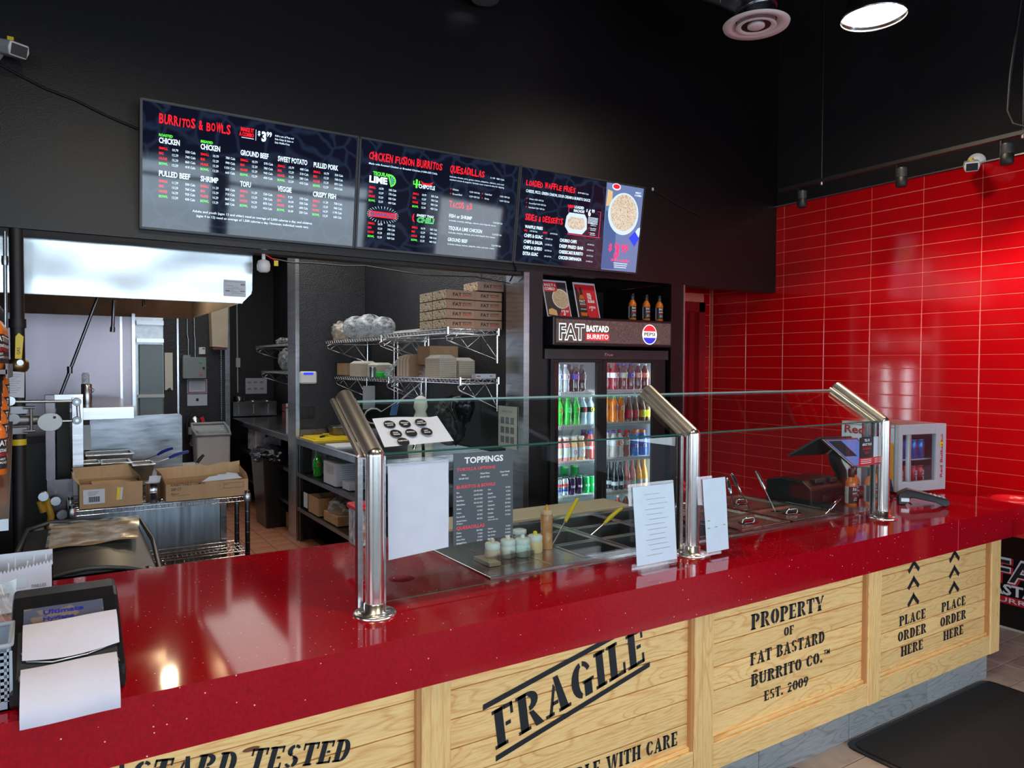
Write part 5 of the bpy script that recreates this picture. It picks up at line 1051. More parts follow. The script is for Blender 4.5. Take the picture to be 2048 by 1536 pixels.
k = MB(ZINC).text('True', (3.375, 4.098, 1.770), X, Z, .020, ZINC, bold=.01, shear=.35, width=.085); k.build('lettering', t)
MB(BLKPL).box(2.875, 3.975, 4.02, 4.30, 1.838, 2.035, c=.006).build('sign_box', t); 
SIGNP = pattern('sign_print', (.045, .035, .035), (.075, .05, .045), scale=16, thr=.2, rough=.25, kind='ring', emit=.8)
MB(SIGNP).sheet((2.895, 4.018, 1.858), (1.06, 0, 0), (0, 0, .158)).build('sign_face', t)
EW = scr('sign_white', (.95, .95, .95), 1.0); ER = scr('sign_red', (.75, .02, .03), 1.0); ED = scr('sign_grey', (.06, .065, .07), .6); EB = scr('sign_blue', (.02, .03, .5), 1.0)
k = MB(); fatlogo(k, (2.918, 4.0175, 1.880), X, Z, .103, wht=EW, dark=ED, red=ER, d=.0012); k.build('lettering', t)
k = MB(EW).disc((3.742, 4.0165, 1.930), X, Z, .072, .074, 36, EW)
k.poly([(.066*math.cos(R(a)), .068*math.sin(R(a))) for a in range(20, 161, 10)], (3.742, 4.0165, 1.930), X, Z, ER, .0008); k.poly([(.066*math.cos(R(a)), .068*math.sin(R(a))) for a in range(200, 341, 10)], (3.742, 4.0165, 1.930), X, Z, EB, .0008)
k.text('PEPSI', (3.688, 4.0165, 1.920), X, Z, .024, INKB, bold=.03, width=.108, d=.001); k.build('round_logo', t)
def rail(x0, x1, z, y=4.20):
    m_ = MB(WHPL).box(x0, x1, y, y+.003, z-.012, z+.012)
    o = m_.build('shelf', fr); n = int((x1-x0)/.018)
    q = MB(INKGR)
    for i in range(n): q.box(x0+.006+i*.018, x0+.013+i*.018, y-.001, y, z-.005, z+.004)
    q.build('price_rail_slots', o, kind='stuff')
    q = MB(WHPL)
    for i in range(12): q.box(x0, x1, y+.04*i+.03, y+.04*i+.034, z-.004, z+.004)
    q.build('wire_grid', o)
SZL = [1.498, 1.257, .996, .748]; SZR = [1.508, 1.262, .994, .744]
for z in SZL: rail(3.012, 3.440, z)
for z in SZR: rail(3.455, 3.978, z)
def strip(x):
    m_ = MB(WHPL).box(x, x+.016, 4.19, 4.20, .35, 1.72); o = m_.build('shelf_standard', fr); q = MB(INKGR)
    for i in range(60): q.box(x+.005, x+.011, 4.189, 4.19, .40+i*.022, .412+i*.022)
    q.build('slot_row', o, kind='stuff')
strip(3.443); strip(3.955)
def soda(label, x, y, z, liq, capm, labm, accent=None, H=.195, r=.031, grp=None, name='soda_bottle', kind='soda', glass=False, lz=(.085, .125)):
    t = thing(name, label, 'bottle', (x, y, z)); s = H/.195
    if kind == 'soda': pr = [(.024, 0), (.030, .006), (.031, .03), (.0275, .055), (.0315, .085), (.0315, .128), (.028, .145), (.014, .170), (.0125, .180)]; cap = (.180, .195, .0135)
    elif kind == 'glass': pr = [(.026, 0), (.0275, .004), (.0275, .08), (.024, .11), (.013, .145), (.0115, .185)]; cap = (.185, .194, .0135)
    elif kind == 'juice': pr = [(.028, 0), (.030, .004), (.030, .125), (.026, .145), (.021, .165), (.022, .175)]; cap = (.175, .192, .024)
    else: pr = [(.032, 0), (.034, .008), (.034, .06), (.031, .08), (.034, .10), (.033, .13), (.026, .16), (.018, .172)]; cap = (.172, .195, .020)
    k = r/.0315
    MB(liq).lathe([(a*k, b*s) for a, b in pr], (0, 0, 0), 16).build('bottle_body', t, local=True)
    MB(capm).lathe([(cap[2]*k, cap[0]*s), (cap[2]*k*1.05, cap[0]*s+.002), (cap[2]*k, cap[1]*s)], (0, 0, 0), 14).build('cap', t, local=True)
    if labm:
        q = .0325*k if kind != 'glass' else .0285*k
        MB(labm).lathe([(q, lz[0]*s), (q, lz[1]*s)], (0, 0, 0), 16).build('label', t, local=True)
        if accent:
            vs = []; n = 10
            for j, rr in enumerate((0, .013)):
                pass
            pts = [(.017*math.cos(2*math.pi*i/14), .017*math.sin(2*math.pi*i/14)) for i in range(14)]
            zz = (lz[0]+lz[1])/2*s; qq = q+.0006
            MB(accent).add([(qq*math.sin(a/qq), -qq*math.cos(a/qq), zz+b) for a, b in pts], [tuple(range(14))]).build('label_emblem', t, local=True)
    return t
LQ = {k: mat('drink_'+k, c, rough=.08, noise=.1, nscale=30, coat=.6, spec=.6) for k, c in dict(clear=(.30, .32, .34), cola=(.018, .012, .012), red=(.28, .01, .02), brown=(.13, .03, .02), green=(.03, .42, .04), pale=(.42, .52, .60), orange=(.85, .20, .01), tea=(.16, .09, .06), pink=(.75, .22, .20), peach=(.80, .38, .16), blue=(.01, .14, .60), dark=(.010, .008, .012), amber=(.85, .36, .02), water=(.50, .42, .40), maroon=(.20, .03, .03), cherry=(.35, .05, .04)).items()}
YI = 4.27
rowsd = [
 ('top shelf, left side', SZL[0]+.011, [(3.097, 'clear cola bottle with silvery cap', 'clear', WHPL, WHITE, INKBL, 'soda'), (3.159, 'clear cola bottle with white round emblem label', 'clear', ZINC, WHITE, INKR, 'soda'), (3.249, 'dark cola bottle with blue label', 'cola', BLKPL, INKBL, INKR, 'soda'), (3.313, 'dark cola bottle with black label', 'cola', BLKPL, INKB, None, 'soda')]),
 ('top shelf, right side', SZR[0]+.011, [(3.623, 'red soda bottle with red cap', 'red', REDPL, INKW, INKR, 'soda'), (3.711, 'dark red soda bottle with purple cap', 'maroon', flat('cap_purple', (.16, .04, .50)), INKW, INKY, 'soda'), (3.785, 'maroon soda bottle with blue label', 'maroon', flat('cap_violet', (.14, .04, .5)), INKBL, INKW, 'soda'), (3.860, 'brown root beer bottle with orange label', 'brown', WHPL, ORAN, INKW, 'soda'), (3.932, 'brown root beer bottle with orange label, last', 'brown', WHPL, ORAN, INKW, 'soda')]),
 ('second shelf, left side', SZL[1]+.011, [(3.101, 'green soda bottle', 'green', GRN, GRN, INKR, 'soda'), (3.181, 'green soda bottle', 'green', GRN, GRN, INKW, 'soda'), (3.256, 'green soda bottle', 'green', GRN, GRN, INKR, 'soda'), (3.321, 'pale blue drink bottle with dark label', 'pale', WHPL, INKB, INKR, 'soda'), (3.392, 'pale blue drink bottle with dark label', 'pale', WHPL, INKB, INKY, 'soda')]),
 ('second shelf, right side', SZR[1]+.011, [(3.622, 'orange soda bottle with green cap', 'orange', GRN, ORAN, INKBL, 'soda'), (3.685, 'orange soda bottle with green cap', 'orange', GRN, ORAN, INKW, 'soda'), (3.771, 'brown iced tea glass bottle with pink label', 'tea', ZINC, PINK, GRN, 'glass'), (3.836, 'brown iced tea glass bottle with pink label', 'tea', ZINC, PINK, GRN, 'glass'), (3.908, 'brown iced tea glass bottle with lime label', 'tea', ZINC, INKY, GRN, 'glass'), (3.962, 'brown iced tea glass bottle with lime label', 'tea', ZINC, INKY, GRN, 'glass')]),
 ('third shelf, left side', SZL[2]+.011, [(3.097, 'pink juice bottle with white label', 'pink', WHPL, WHITE, INKY, 'juice'), (3.168, 'pink juice bottle with lemon label', 'pink', WHPL, WHITE, INKY, 'juice'), (3.235, 'peach juice bottle with red fruit label', 'peach', WHPL, WHITE, INKR, 'juice'), (3.305, 'orange juice bottle with fruit label', 'peach', WHPL, WHITE, ORAN, 'juice'), (3.392, 'dark drink bottle with wide blue cap', 'cherry', BLUEP, WHITE, INKR, 'sport')]),
 ('third shelf, right side', SZR[2]+.011, [(3.621, 'vitamin water bottle with purple cap', 'water', flat('cap_lilac', (.2, .08, .6)), WHITE, INKR, 'soda'), (3.678, 'vitamin water bottle with red cap', 'water', REDPL, ORAN, INKW, 'soda'), (3.742, 'brown vitamin water bottle', 'cherry', REDPL, INKGR, INKW, 'soda'), (3.826, 'blue sports drink bottle with orange cap', 'blue', ORAN, INKBL, INKW, 'sport'), (3.912, 'blue sports drink bottle with orange cap', 'blue', ORAN, INKBL, INKW, 'sport')]),
 ('fourth shelf, right side', SZR[3]+.011, [(3.636, 'tall dark glass soda bottle', 'dark', ZINC, WHITE, None, 'glass'), (3.690, 'tall dark glass soda bottle', 'dark', ZINC, WHITE, None, 'glass'), (3.750, 'tall pink glass soda bottle', 'pink', ZINC, WHITE, INKR, 'glass'), (3.809, 'tall pink glass soda bottle', 'pink', ZINC, WHITE, GRN, 'glass'), (3.872, 'tall orange glass soda bottle', 'amber', ZINC, WHITE, None, 'glass'), (3.930, 'tall orange glass soda bottle', 'amber', ZINC, WHITE, None, 'glass')])]
for where, z, it in rowsd:
    for i, (x, d, lq, cp, lb, ac, kd) in enumerate(it):
        H = {'soda': .198, 'glass': .195, 'juice': .178, 'sport': .195}[kd]
        if 'fourth' in where: H = .225
        if 'third' in where and 'left' in where and kd == 'sport': H = .212
        lz = {'soda': (.088, .126), 'glass': (.03, .085), 'juice': (.03, .105), 'sport': (.045, .11)}[kd]
        if 'tall' in d: lz = (.03, .055)
        nm = 'glass_bottle' if kd == 'glass' else 'juice_bottle' if kd == 'juice' else 'sports_drink_bottle' if kd == 'sport' else 'soda_bottle'
        wh = {'top': 'top', 'sec': 'second', 'thi': 'third', 'fou': 'fourth'}[where[:3]]+(' left' if 'left' in where else ' right')+' cooler shelf'
        dd = d.replace(', last', '')
        o = soda('%s, %s from left, %s' % (dd, ords[i], wh), x, YI, z, LQ[lq], cp, lb, ac, H=H, r=.0325 if kd != 'glass' else .032, name=nm, kind=kd, lz=lz)
        o['group'] = 'drinks on the '+wh
        c = copy(o, (x, YI+.075, z), '%s behind %s from left, %s' % (dd.split(' with')[0], ords[i], wh)); c['group'] = 'drinks behind, '+wh
PUR = flat('can_purple', (.05, .01, .07), rough=.25, metal=.3); GRC = flat('can_green', (.01, .42, .10), rough=.25, metal=.3); SIL = flat('can_silver', (.62, .64, .68), rough=.25, metal=.6)
for i, (x, m_, d, tx) in enumerate(((3.096, SIL, 'silver cola can with red and blue bands', 'PEPSI'), (3.153, SIL, 'silver cola can with red and blue bands', 'PEPSI'), (3.216, PUR, 'purple can with white lettering', 'BUBLY'), (3.281, PUR, 'purple can with white lettering', 'BUBLY'), (3.348, GRC, 'green soda can', 'GINGER'), (3.413, GRC, 'green soda can', 'GINGER'))):
    o = can('%s, %s from left, fourth cooler shelf' % (d, ords[i]), (x, YI-.005, SZL[3]+.011), 0, m_, 1.03, txt=tx, tm=INKW); o['group'] = 'cans on the fourth cooler shelf'
    for dy in (.07, .14):
        c = copy(o, (x, YI+dy, SZL[3]+.011), '%s %s behind %s from left, fourth cooler shelf' % (' '.join(d.split()[:3]), 'one' if dy < .1 else 'two', ords[i])); c['group'] = 'cans behind on the fourth cooler shelf'
for i, x in enumerate((3.24, 3.336)):
    o = can('green can stacked on the second row of cans, %s' % ('left one' if i == 0 else 'right one'), (x+.02, YI+.14, SZL[3]+.011+.123), 0, GRC, 1.03, txt='GINGER')
for i, x in enumerate((3.67, 3.75, 3.84)):
    soda('clear bottle with white cap, %s under the lowest right shelf' % ords[i], x, YI, .52, LQ['cherry'], WHPL, WHITE, None, H=.19, name='water_bottle', lz=(.06, .11))
MB(WHPL).box(3.455, 3.978, 4.2, 4.8, .508, .519).box(3.012, 3.44, 4.2, 4.8, .508, .519).build('shelf', fr)
# on top of the cooler
def poster(x0, x1, z0, z1, lean, label, rot=0):
    t = thing('poster', label, 'poster', ((x0+x1)/2, 4.18, z0)); A = [Vector((x0, 4.16, z0)), Vector((x1, 4.16, z0)), Vector((x1-.02, 4.16+lean, z1)), Vector((x0-.02, 4.16+lean, z1))]
    m_ = MB(); quadbox(m_, A, .004, WHITE); m_.build('board', t); u_ = (A[1]-A[0]).normalized(); v_ = (A[3]-A[0]).normalized(); return t, A[0], u_, v_
t, o, u, v = poster(2.925, 3.135, 2.037, 2.300, .05, 'red and dark poster with bowl photo, left one on the cooler')
k = MB(INKB).poly([(.008, .008), (.202, .008), (.202, .256), (.008, .256)], o, u, v, flat('poster_dark', (.035, .02, .025)), .0006); k.poly([(.10, .008), (.202, .008), (.202, .09), (.13, .06)], o, u, v, INKR, .001)
k.poly([(.14+.075*math.cos(R(a))*(1 if .14+.075*math.cos(R(a)) < .202 else (.062/(.075*math.cos(R(a))))), .135+.072*math.sin(R(a))) for a in range(0, 360, 12)], o, u, v, PALE[1][0], .0010); k.poly([(.14+min(.062, .067*math.cos(R(a))), .135+.064*math.sin(R(a))) for a in range(0, 360, 12)], o, u, v, FOOD, .0014)
k.poly([(.015, .02), (.09, .012), (.085, .05), (.05, .065), (.02, .055)], o, u, v, flat('chips', (.75, .45, .15)), .001)
k.poly([(.008, .185), (.12, .185), (.12, .256), (.008, .256)], o, u, v, INKR, .0012); k.text('MAKE IT A', o+u*.014+v*.222, u, v, .020, INKW, bold=.03, width=.098, d=.0018).text('COMBO!', o+u*.014+v*.195, u, v, .020, INKW, bold=.03, width=.085, d=.0018)
k.text('$', o+u*.125+v*.040, u, v, .016, INKW, bold=.02, d=.0018).text('3', o+u*.140+v*.018, u, v, .036, INKW, bold=.04, d=.0018, xs=.8).text('99', o+u*.163+v*.036, u, v, .018, INKW, bold=.02, d=.0018); k.build('print', t)
t, o, u, v = poster(3.195, 3.395, 2.037, 2.298, .05, 'red poster with orange sauce bottle picture, right one on the cooler')
k = MB(INKR).poly([(.008, .008), (.192, .008), (.192, .252), (.008, .252)], o, u, v, INKR, .0006).poly([(.010, .010), (.10, .010), (.06, .12), (.03, .22), (.010, .24)], o, u, v, INKB, .0009)
k.poly([(.030, .02), (.085, .02), (.087, .14), (.070, .175), (.048, .175), (.030, .14)], o, u, v, ORAN, .0012).poly([(.028, .045), (.089, .045), (.089, .145), (.028, .145)], o, u, v, INKB, .0015).poly([(.045, .175), (.073, .175), (.070, .215), (.065, .23), (.052, .23), (.048, .215)], o, u, v, INKB, .0015)
k.text('FAT', o+u*.034+v*.118, u, v, .020, INKW, bold=.02, width=.05, d=.002).text('BASTARD', o+u*.034+v*.102, u, v, .010, INKW, bold=.02, width=.05, d=.002).text('BURRITO', o+u*.034+v*.088, u, v, .010, INKR, bold=.02, width=.05, d=.002).text('HOT SAUCE', o+u*.034+v*.065, u, v, .009, INKW, bold=.02, width=.05, d=.002)
for i, q in enumerate(('FEEL', 'THE', 'BURN!')): k.text(q, o+u*.110+v*(.170-i*.025), u, v, .020, INKW, bold=.04, d=.001, xs=.72)
k.text('$', o+u*.112+v*.078, u, v, .016, INKW, bold=.02, d=.001).text('7', o+u*.127+v*.060, u, v, .032, INKW, bold=.04, d=.001, xs=.8).text('99', o+u*.147+v*.076, u, v, .018, INKW, bold=.02, d=.001, xs=.9); k.build('print', t)
for x, l in ((3.665, 'small orange hot sauce bottle on the cooler, left of three'), (3.803, 'small orange hot sauce bottle on the cooler, middle of three'), (3.935, 'small orange hot sauce bottle on the cooler, right of three')): hot_sauce('hot_sauce_bottle', x, 4.12, 2.036, l, .97, R(-12), grp='hot sauce bottles on the cooler')

# ================================================================== RANGE HOOD AND COOK LINE
t = thing('range_hood', 'large stainless range hood over the cook line at left', 'hood', (.2, 5.0, 2.04))
x0, x1, yf, yb, zb, zt = -.6, .972, 4.25, 5.93, 2.045, 2.60
m_ = MB(HOODM); n = 14; P0 = []
for j in range(2):
    for i in range(n+1): P0.append((x0+(x1-x0-.055)*i/n, yf+(.0 if j else .030), zt if j else zb))
from mathutils import noise as NZ
nx_, nz_ = 60, 22; vs = []
for j in range(nz_+1):
    for i in range(nx_+1):
        a, b = i/nx_, j/nz_; zz = zb+(zt-zb)*b; xr = .972-(max(0, .058-(zz-zb))/.058*.055); xx = x0+(xr-x0)*a
        vs.append((xx, yf+.030*(1-b)+.010*NZ.noise(Vector((xx*1.3, zz*3.2, 0)))+.0035*NZ.noise(Vector((xx*4, zz*5, 7))), zz))
m_.add(vs, [(j*(nx_+1)+i, j*(nx_+1)+i+1, (j+1)*(nx_+1)+i+1, (j+1)*(nx_+1)+i) for j in range(nz_) for i in range(nx_)], None, True)
m_.build('front_panel', t)
m_ = MB(HOODM).add([(.917, yf+.03, zb), (.917, yb, zb), (.972, yb, zb+.058), (.972, yf+.025, zb+.058)], [(0, 3, 2, 1)]).add([(.972, yf, zt), (.972, yb, zt), (.972, yb, zb+.058), (.972, yf+.025, zb+.058)], [(0, 1, 2, 3)]); m_.build('side_panel', t)
HIN = mat('hood_interior', (.34, .28, .23), rough=.42, metal=.9, noise=.2, nscale=4)
MB(HIN).add([(-.6, yf+.04, zb+.004), (.905, yf+.04, zb+.004), (.905, yf+.35, 2.42), (-.6, yf+.35, 2.42)], [(0, 1, 2, 3)]).add([(.905, yf+.04, zb-.002), (.905, yb, zb-.002), (.905, yb, 2.42), (.905, yf+.04, 2.42)], [(0, 1, 2, 3)]).add([(-.6, yf+.35, 2.42), (.905, yf+.35, 2.42), (.905, yb-.02, 2.42), (-.6, yb-.02, 2.42)], [(0, 1, 2, 3)]).add([(-.6, yb-.35, 2.42), (.905, yb-.35, 2.42), (.905, yb-.01, zb-.005), (-.6, yb-.01, zb-.005)], [(0, 1, 2, 3)]).build('interior_lining', t)
MB(flat('hood_globe', (1, .8, .5), emit=14, rough=.3)).lathe([(.001, 2.30), (.035, 2.315), (.042, 2.345), (.035, 2.375)], (.665, 5.36, 0), 16).build('hood_lamp', t); MB(BLKMET).cyl((.665, 5.36, 2.375), (.665, 5.36, 2.42), .045, n=14).build('lamp_base', t)
for i in range(3): MB(GRIME).box(-.55+i*.42, -.17+i*.42, yb-.36, yb-.34, 2.16, 2.41).build('grease_filter', t)
MB(STEEL).box(-.6, .92, yf+.028, yf+.045, zb-.004, zb+.010).build('drip_lip', t)
MB(DSTEEL).cyl((.330, 4.95, 2.08), (.322, 4.95, 1.92), .010, n=10).cyl((.322, 4.95, 1.92), (.320, 4.95, 1.89), .014, n=10).build('nozzle_pipe', t); MB(DSTEEL).tube([(.40, 4.8, 2.09), (.47, 4.8, 2.09), (.475, 4.8, 2.04)], .010, 8).build('fusible_link', t)
k = MB(WHITE).box(.820, .935, 4.268, 4.272, 2.078, 2.168); sk = t; t2 = k.build('certificate_sticker', t)
k = MB(INKGR).text('CERTIFICATE OF PERFORMANCE', (.826, 4.2675, 2.155), X, Z, .007, INKGR, width=.10)
for i in range(6): k.box(.828+.03*(i % 2), .870+.025*(i % 3), 4.2665, 4.2675, 2.135-i*.008, 2.137-i*.008)
k.box(.826, .850, 4.2665, 4.2675, 2.104, 2.112).box(.905, .930, 4.2665, 4.2675, 2.104, 2.112).box(.908, .930, 4.2665, 4.2675, 2.140, 2.150).build('lettering', t2)
t = thing('gas_pipe', 'thick black vertical gas pipe with yellow valve handle at far left', 'pipe', (-.118, 3.95, 0))
MB(BLKMET).cyl((-.118, 3.95, .0), (-.118, 3.95, 1.40), .028, n=20).cyl((-.118, 3.95, 1.47), (-.118, 3.95, 2.30), .028, n=20).cyl((-.118, 3.95, 1.86), (-.118, 3.95, 1.90), .034, n=16).build('pipe', t)
MB(YEL).prism([(-.128, 1.722), (-.102, 1.720), (-.094, 1.82), (-.112, 1.838), (-.125, 1.82)], 'y', 3.905, 3.912).build('valve_handle', t, bevel=.002); k = MB(INKB).text('GAS', (-.108, 3.9035, 1.74), Z, -X, .012, INKB); k.build('lettering', t)
BRS = mat('brass', (.30, .20, .08), rough=.35, metal=1, noise=.2)
MB(BRS).lathe([(.034, 1.665), (.042, 1.68), (.042, 1.705), (.034, 1.72)], (-.118, 3.95, 0), 8).build('valve_body', t); MB(ZINC).cyl((-.108, 3.90, 1.705), (-.108, 3.92, 1.705), .013, n=12).build('valve_nut', t)
MB(mat('cast_aluminium', (.34, .34, .36), rough=.45, metal=.8, noise=.2)).box(-.150, -.080, 3.92, 3.98, 1.475, 1.51).box(-.150, -.085, 3.92, 3.98, 1.385, 1.415).cyl((-.155, 3.94, 1.445), (-.04, 3.94, 1.445), .024, .020, 12).cyl((-.135, 3.9, 1.455), (-.135, 3.98, 1.455), .024, n=10).tube([(-.10, 3.9, 1.505), (-.055, 3.9, 1.505)], .008, 8).tube([(-.10, 3.9, 1.40), (-.055, 3.9, 1.40)], .008, 8).tube([(-.07, 3.9, 1.40), (-.07, 3.9, 1.50)], .007, 8).build('regulator_valve', t, bevel=.003)
MB(YEL).lathe([(.0287, 1.335), (.0287, 1.362)], (-.118, 3.95, 0), 16, caps=False).build('marker_band', t)
t = thing('hanging_tag', 'white handwritten note hanging on the black gas pipe', 'note', (-.12, 3.90, 1.6)); k = MB(); bentsheet(k, [(-.158, 3.895, 1.553), (-.095, 3.90, 1.549), (-.092, 3.895, 1.662), (-.155, 3.895, 1.668)], 4, 6, lambda a, b: .002*math.sin(a*5), WHITE); k.build('paper', t)
k = MB(INKGR)
for i in range(9): k.box(-.152, -.105-.008*(i % 3), 3.890, 3.8905, 1.652-i*.010, 1.6535-i*.010)
k.build('lettering', t)
t = thing('shut_off_linkage', 'steel rod linkage with round pale dial beside the gas pipe', 'valve', (-.03, 3.85, 1.45))
MB(ZINC).cyl((-.145, 3.86, 1.533), (.098, 3.86, 1.531), .007, n=10).cyl((.108, 3.86, 1.53), (.112, 3.86, 1.445), .008, n=10).cyl((-.02, 3.86, 1.443), (.105, 3.86, 1.441), .006, n=10).build('rod', t)
for p in ((.104, 3.85, 1.528), (.104, 3.85, 1.444)): MB(DSTEEL).lathe([(.017, -.012), (.019, 0), (.017, .012)], p, 14, ax='y').lathe([(.007, -.016), (.007, .0)], p, 10, ZINC, ax='y').build('joint', t)
MB(ZINC).lathe([(.020, -.01), (.022, 0), (.020, .012)], (-.145, 3.85, 1.538), 16, ax='y').build('hub', t); MB(flat('pale_enamel', (.62, .70, .78), rough=.4)).lathe([(.046, -.012), (.048, -.004), (.048, .012)], (.0, 3.84, 1.441), 28, ax='y', sx=1, sy=.86).build('dial', t)
MB(INKB).disc((.018, 3.826, 1.462), X, Z, .006).build('dial_mark', t)
t = thing('steel_conduit', 'slim galvanised conduit at the far left edge behind gas pipe', 'pipe', (-.162, 3.98, 1.5)); MB(ZINC).cyl((-.166, 3.98, 1.3), (-.160, 3.98, 2.29), .008, n=10).lathe([(.013, 2.14), (.015, 2.16), (.013, 2.18)], (-.161, 3.98, 0), 10).build('conduit', t)
t = thing('service_rods', 'pair of dark rods slanting down from hood to steel ledge', 'rod', (.05, 4.9, 1.5)); MB(DSTEEL).cyl((.258, 4.9, 2.13), (.046, 4.9, 1.50), .009, n=10).lathe([(.014, -.02), (.014, .02)], (.100, 4.9, 1.665), 10).build('rod', t)
# the cooking equipment
t = thing('cook_line_stand', 'open steel equipment stand with pale uprights under the range hood', 'stand', (.1, 4.5, 0))
for a, b, z0, z1, m in ((.094, .144, 1.0, 1.53, STEEL), (-.020, .022, 1.12, 1.545, BACKS)): MB(m).box(a, b, 4.30, 4.34, z0, z1).build('upright', t, bevel=.002)
MB(STEEL).box(-.02, .144, 4.31, 4.36, 1.515, 1.545).build('cross_rail', t)
MB(BACKS).box(-.015, .094, 4.28, 4.32, .55, 1.122).build('side_cover', t); MB(BLKMET).box(.03, .09, 4.5, 5.4, 1.0, 1.50).box(-.5, .03, 4.9, 5.4, .5, 1.25).build('burner_box', t)
MB(STEEL).prism([(4.60, 1.437), (5.60, 1.466), (5.60, 1.478), (4.60, 1.462)], 'x', -.02, .40).prism([(4.58, 1.395), (4.60, 1.395), (4.60, 1.463), (4.58, 1.463)], 'x', .14, .40).build('over_shelf', t, bevel=.002)
MB(STEELV).box(.092, .797, 4.30, 4.315, .50, .968, c=.002).build('back_panel', t, label='scratched vertical steel panel'); MB(STEEL).box(.800, .832, 4.30, 4.34, .60, .96).box(.800, .832, 4.30, 4.34, .45, .597).build('corner_post', t)
MB(GRIME).box(.092, .80, 4.32, 5.2, .95, 1.02).build('griddle_base', t)
MB(flat('griddle_sheen', (.45, .47, .48), rough=.3, metal=.9)).box(.15, .80, 4.55, 5.15, 1.02, 1.06, c=.004).build('griddle_plate', t)
t = thing('splash_plate', 'upright scratched steel splash plate standing behind griddle pans', 'plate', (.45, 5.0, 1.06))
pts = [(.199, 1.06), (.705, 1.06), (.705, 1.375), (.690, 1.390), (.215, 1.380), (.199, 1.362)]
MB(mat('scratched_plate', (.26, .27, .30), rough=.32, metal=1, noise=.45, nscale=7, stretch=(.7, 1, 4), rvar=.15)).prism(pts, 'y', 5.0, 5.006).build('sheet', t, bevel=.001)
MB(WHPL).box(.155, .20, 4.90, 4.92, 1.20, 1.345).build('side_block', t)
def bain(x0, x1, y0, y1, z0, z1, label):
    t = thing('steel_pan', label, 'pan', ((x0+x1)/2, (y0+y1)/2, z0)); i = .018
    A = [(x0, y0, z1), (x1, y0, z1), (x1, y1, z1), (x0, y1, z1)]; B = [(x0+i, y0+i, z0), (x1-i, y0+i, z0), (x1-i, y1-i, z0), (x0+i, y1-i, z0)]
    A2 = [(x0+.008, y0+.008, z1), (x1-.008, y0+.008, z1), (x1-.008, y1-.008, z1), (x0+.008, y1-.008, z1)]
    MB(GRIME).add(A+B, [(0, 4, 5, 1), (1, 5, 6, 2), (2, 6, 7, 3), (3, 7, 4, 0), (4, 7, 6, 5)]).build('body', t)
    MB(STEEL).box(x0-.006, x1+.006, y0-.006, y0+.006, z1-.004, z1+.004).box(x0-.006, x1+.006, y1-.006, y1+.006, z1-.004, z1+.004).box(x0-.006, x0+.006, y0, y1, z1-.004, z1+.004).box(x1-.006, x1+.006, y0, y1, z1-.004, z1+.004).build('rim', t, bevel=.001)
bain(.145, .225, 4.46, 4.62, 1.06, 1.17, 'grimy steel pan at left by the pale upright'); bain(.232, .368, 4.42, 4.60, 1.062, 1.17, 'grimy steel pan in the middle of three'); bain(.380, .485, 4.44, 4.60, 1.06, 1.15, 'grimy steel pan right of the other two'); bain(.17, .40, 4.68, 4.88, 1.062, 1.19, 'wide grimy steel pan behind the front pans')
for p0, p1, m, l in (((.43, 4.7, 1.13), (.600, 4.62, 1.213), BLUEP, 'blue handled scraper, upper one, lying on the griddle'), ((.45, 4.62, 1.12), (.680, 4.58, 1.194), BLUEP, 'blue handled scraper, lower one, lying on the griddle'), ((.672, 4.5, 1.08), (.748, 4.50, 1.178), BLKPL, 'black handled spatula leaning at the right of griddle')): utensil(p0, p1, l, m, .45, cat='scraper', r=.008, name='scraper')
t = thing('small_brush', 'short brush with cream head at griddle end', 'brush', (.72, 4.5, 1.07)); MB(CREAM).lathe([(.02, 0), (.032, .01), (.03, .028), (.01, .035)], (.760, 4.5, 1.07), 14).build('head', t); MB(flat('brush_wood', (.2, .10, .05))).box(.70, .745, 4.49, 4.51, 1.07, 1.10, c=.004).build('handle', t)
t = thing('steel_shaker', 'tall steel shaker with glass top on the steel ledge', 'shaker', (.182, 4.9, 1.465)); MB(STEEL).lathe([(.027, 0), (.028, .005), (.028, .115), (.025, .12)], (.182, 4.9, 1.465), 22).build('body', t); MB(FROST).lathe([(.020, 0), (.020, .052), (.014, .062)], (.178, 4.9, 1.587), 18).build('top', t); MB(STEEL).tube([(.210, 4.88, 1.56), (.222, 4.87, 1.55), (.210, 4.88, 1.535)], .003, 6).build('handle', t)
t = thing('manifold_fittings', 'brass and yellow gas fittings low behind the black pipe', 'pipe', (-.03, 4.2, .8))
MB(flat('yellow_hose', (.45, .26, .02), rough=.45)).tube([(-.03, 4.2, .98), (-.045, 4.2, 1.03), (-.02, 4.2, 1.05), (.0, 4.2, .96), (-.01, 4.2, .86), (.02, 4.2, .83), (.10, 4.15, .86)], .016, 10).build('hose', t)
for p in ((-.03, 4.18, 1.06), (.02, 4.2, 1.03), (-.05, 4.15, .90), (.045, 4.2, .96)): MB(ZINC).lathe([(.022, -.015), (.026, 0), (.022, .015)], p, 10, ax='y').build('fitting', t)
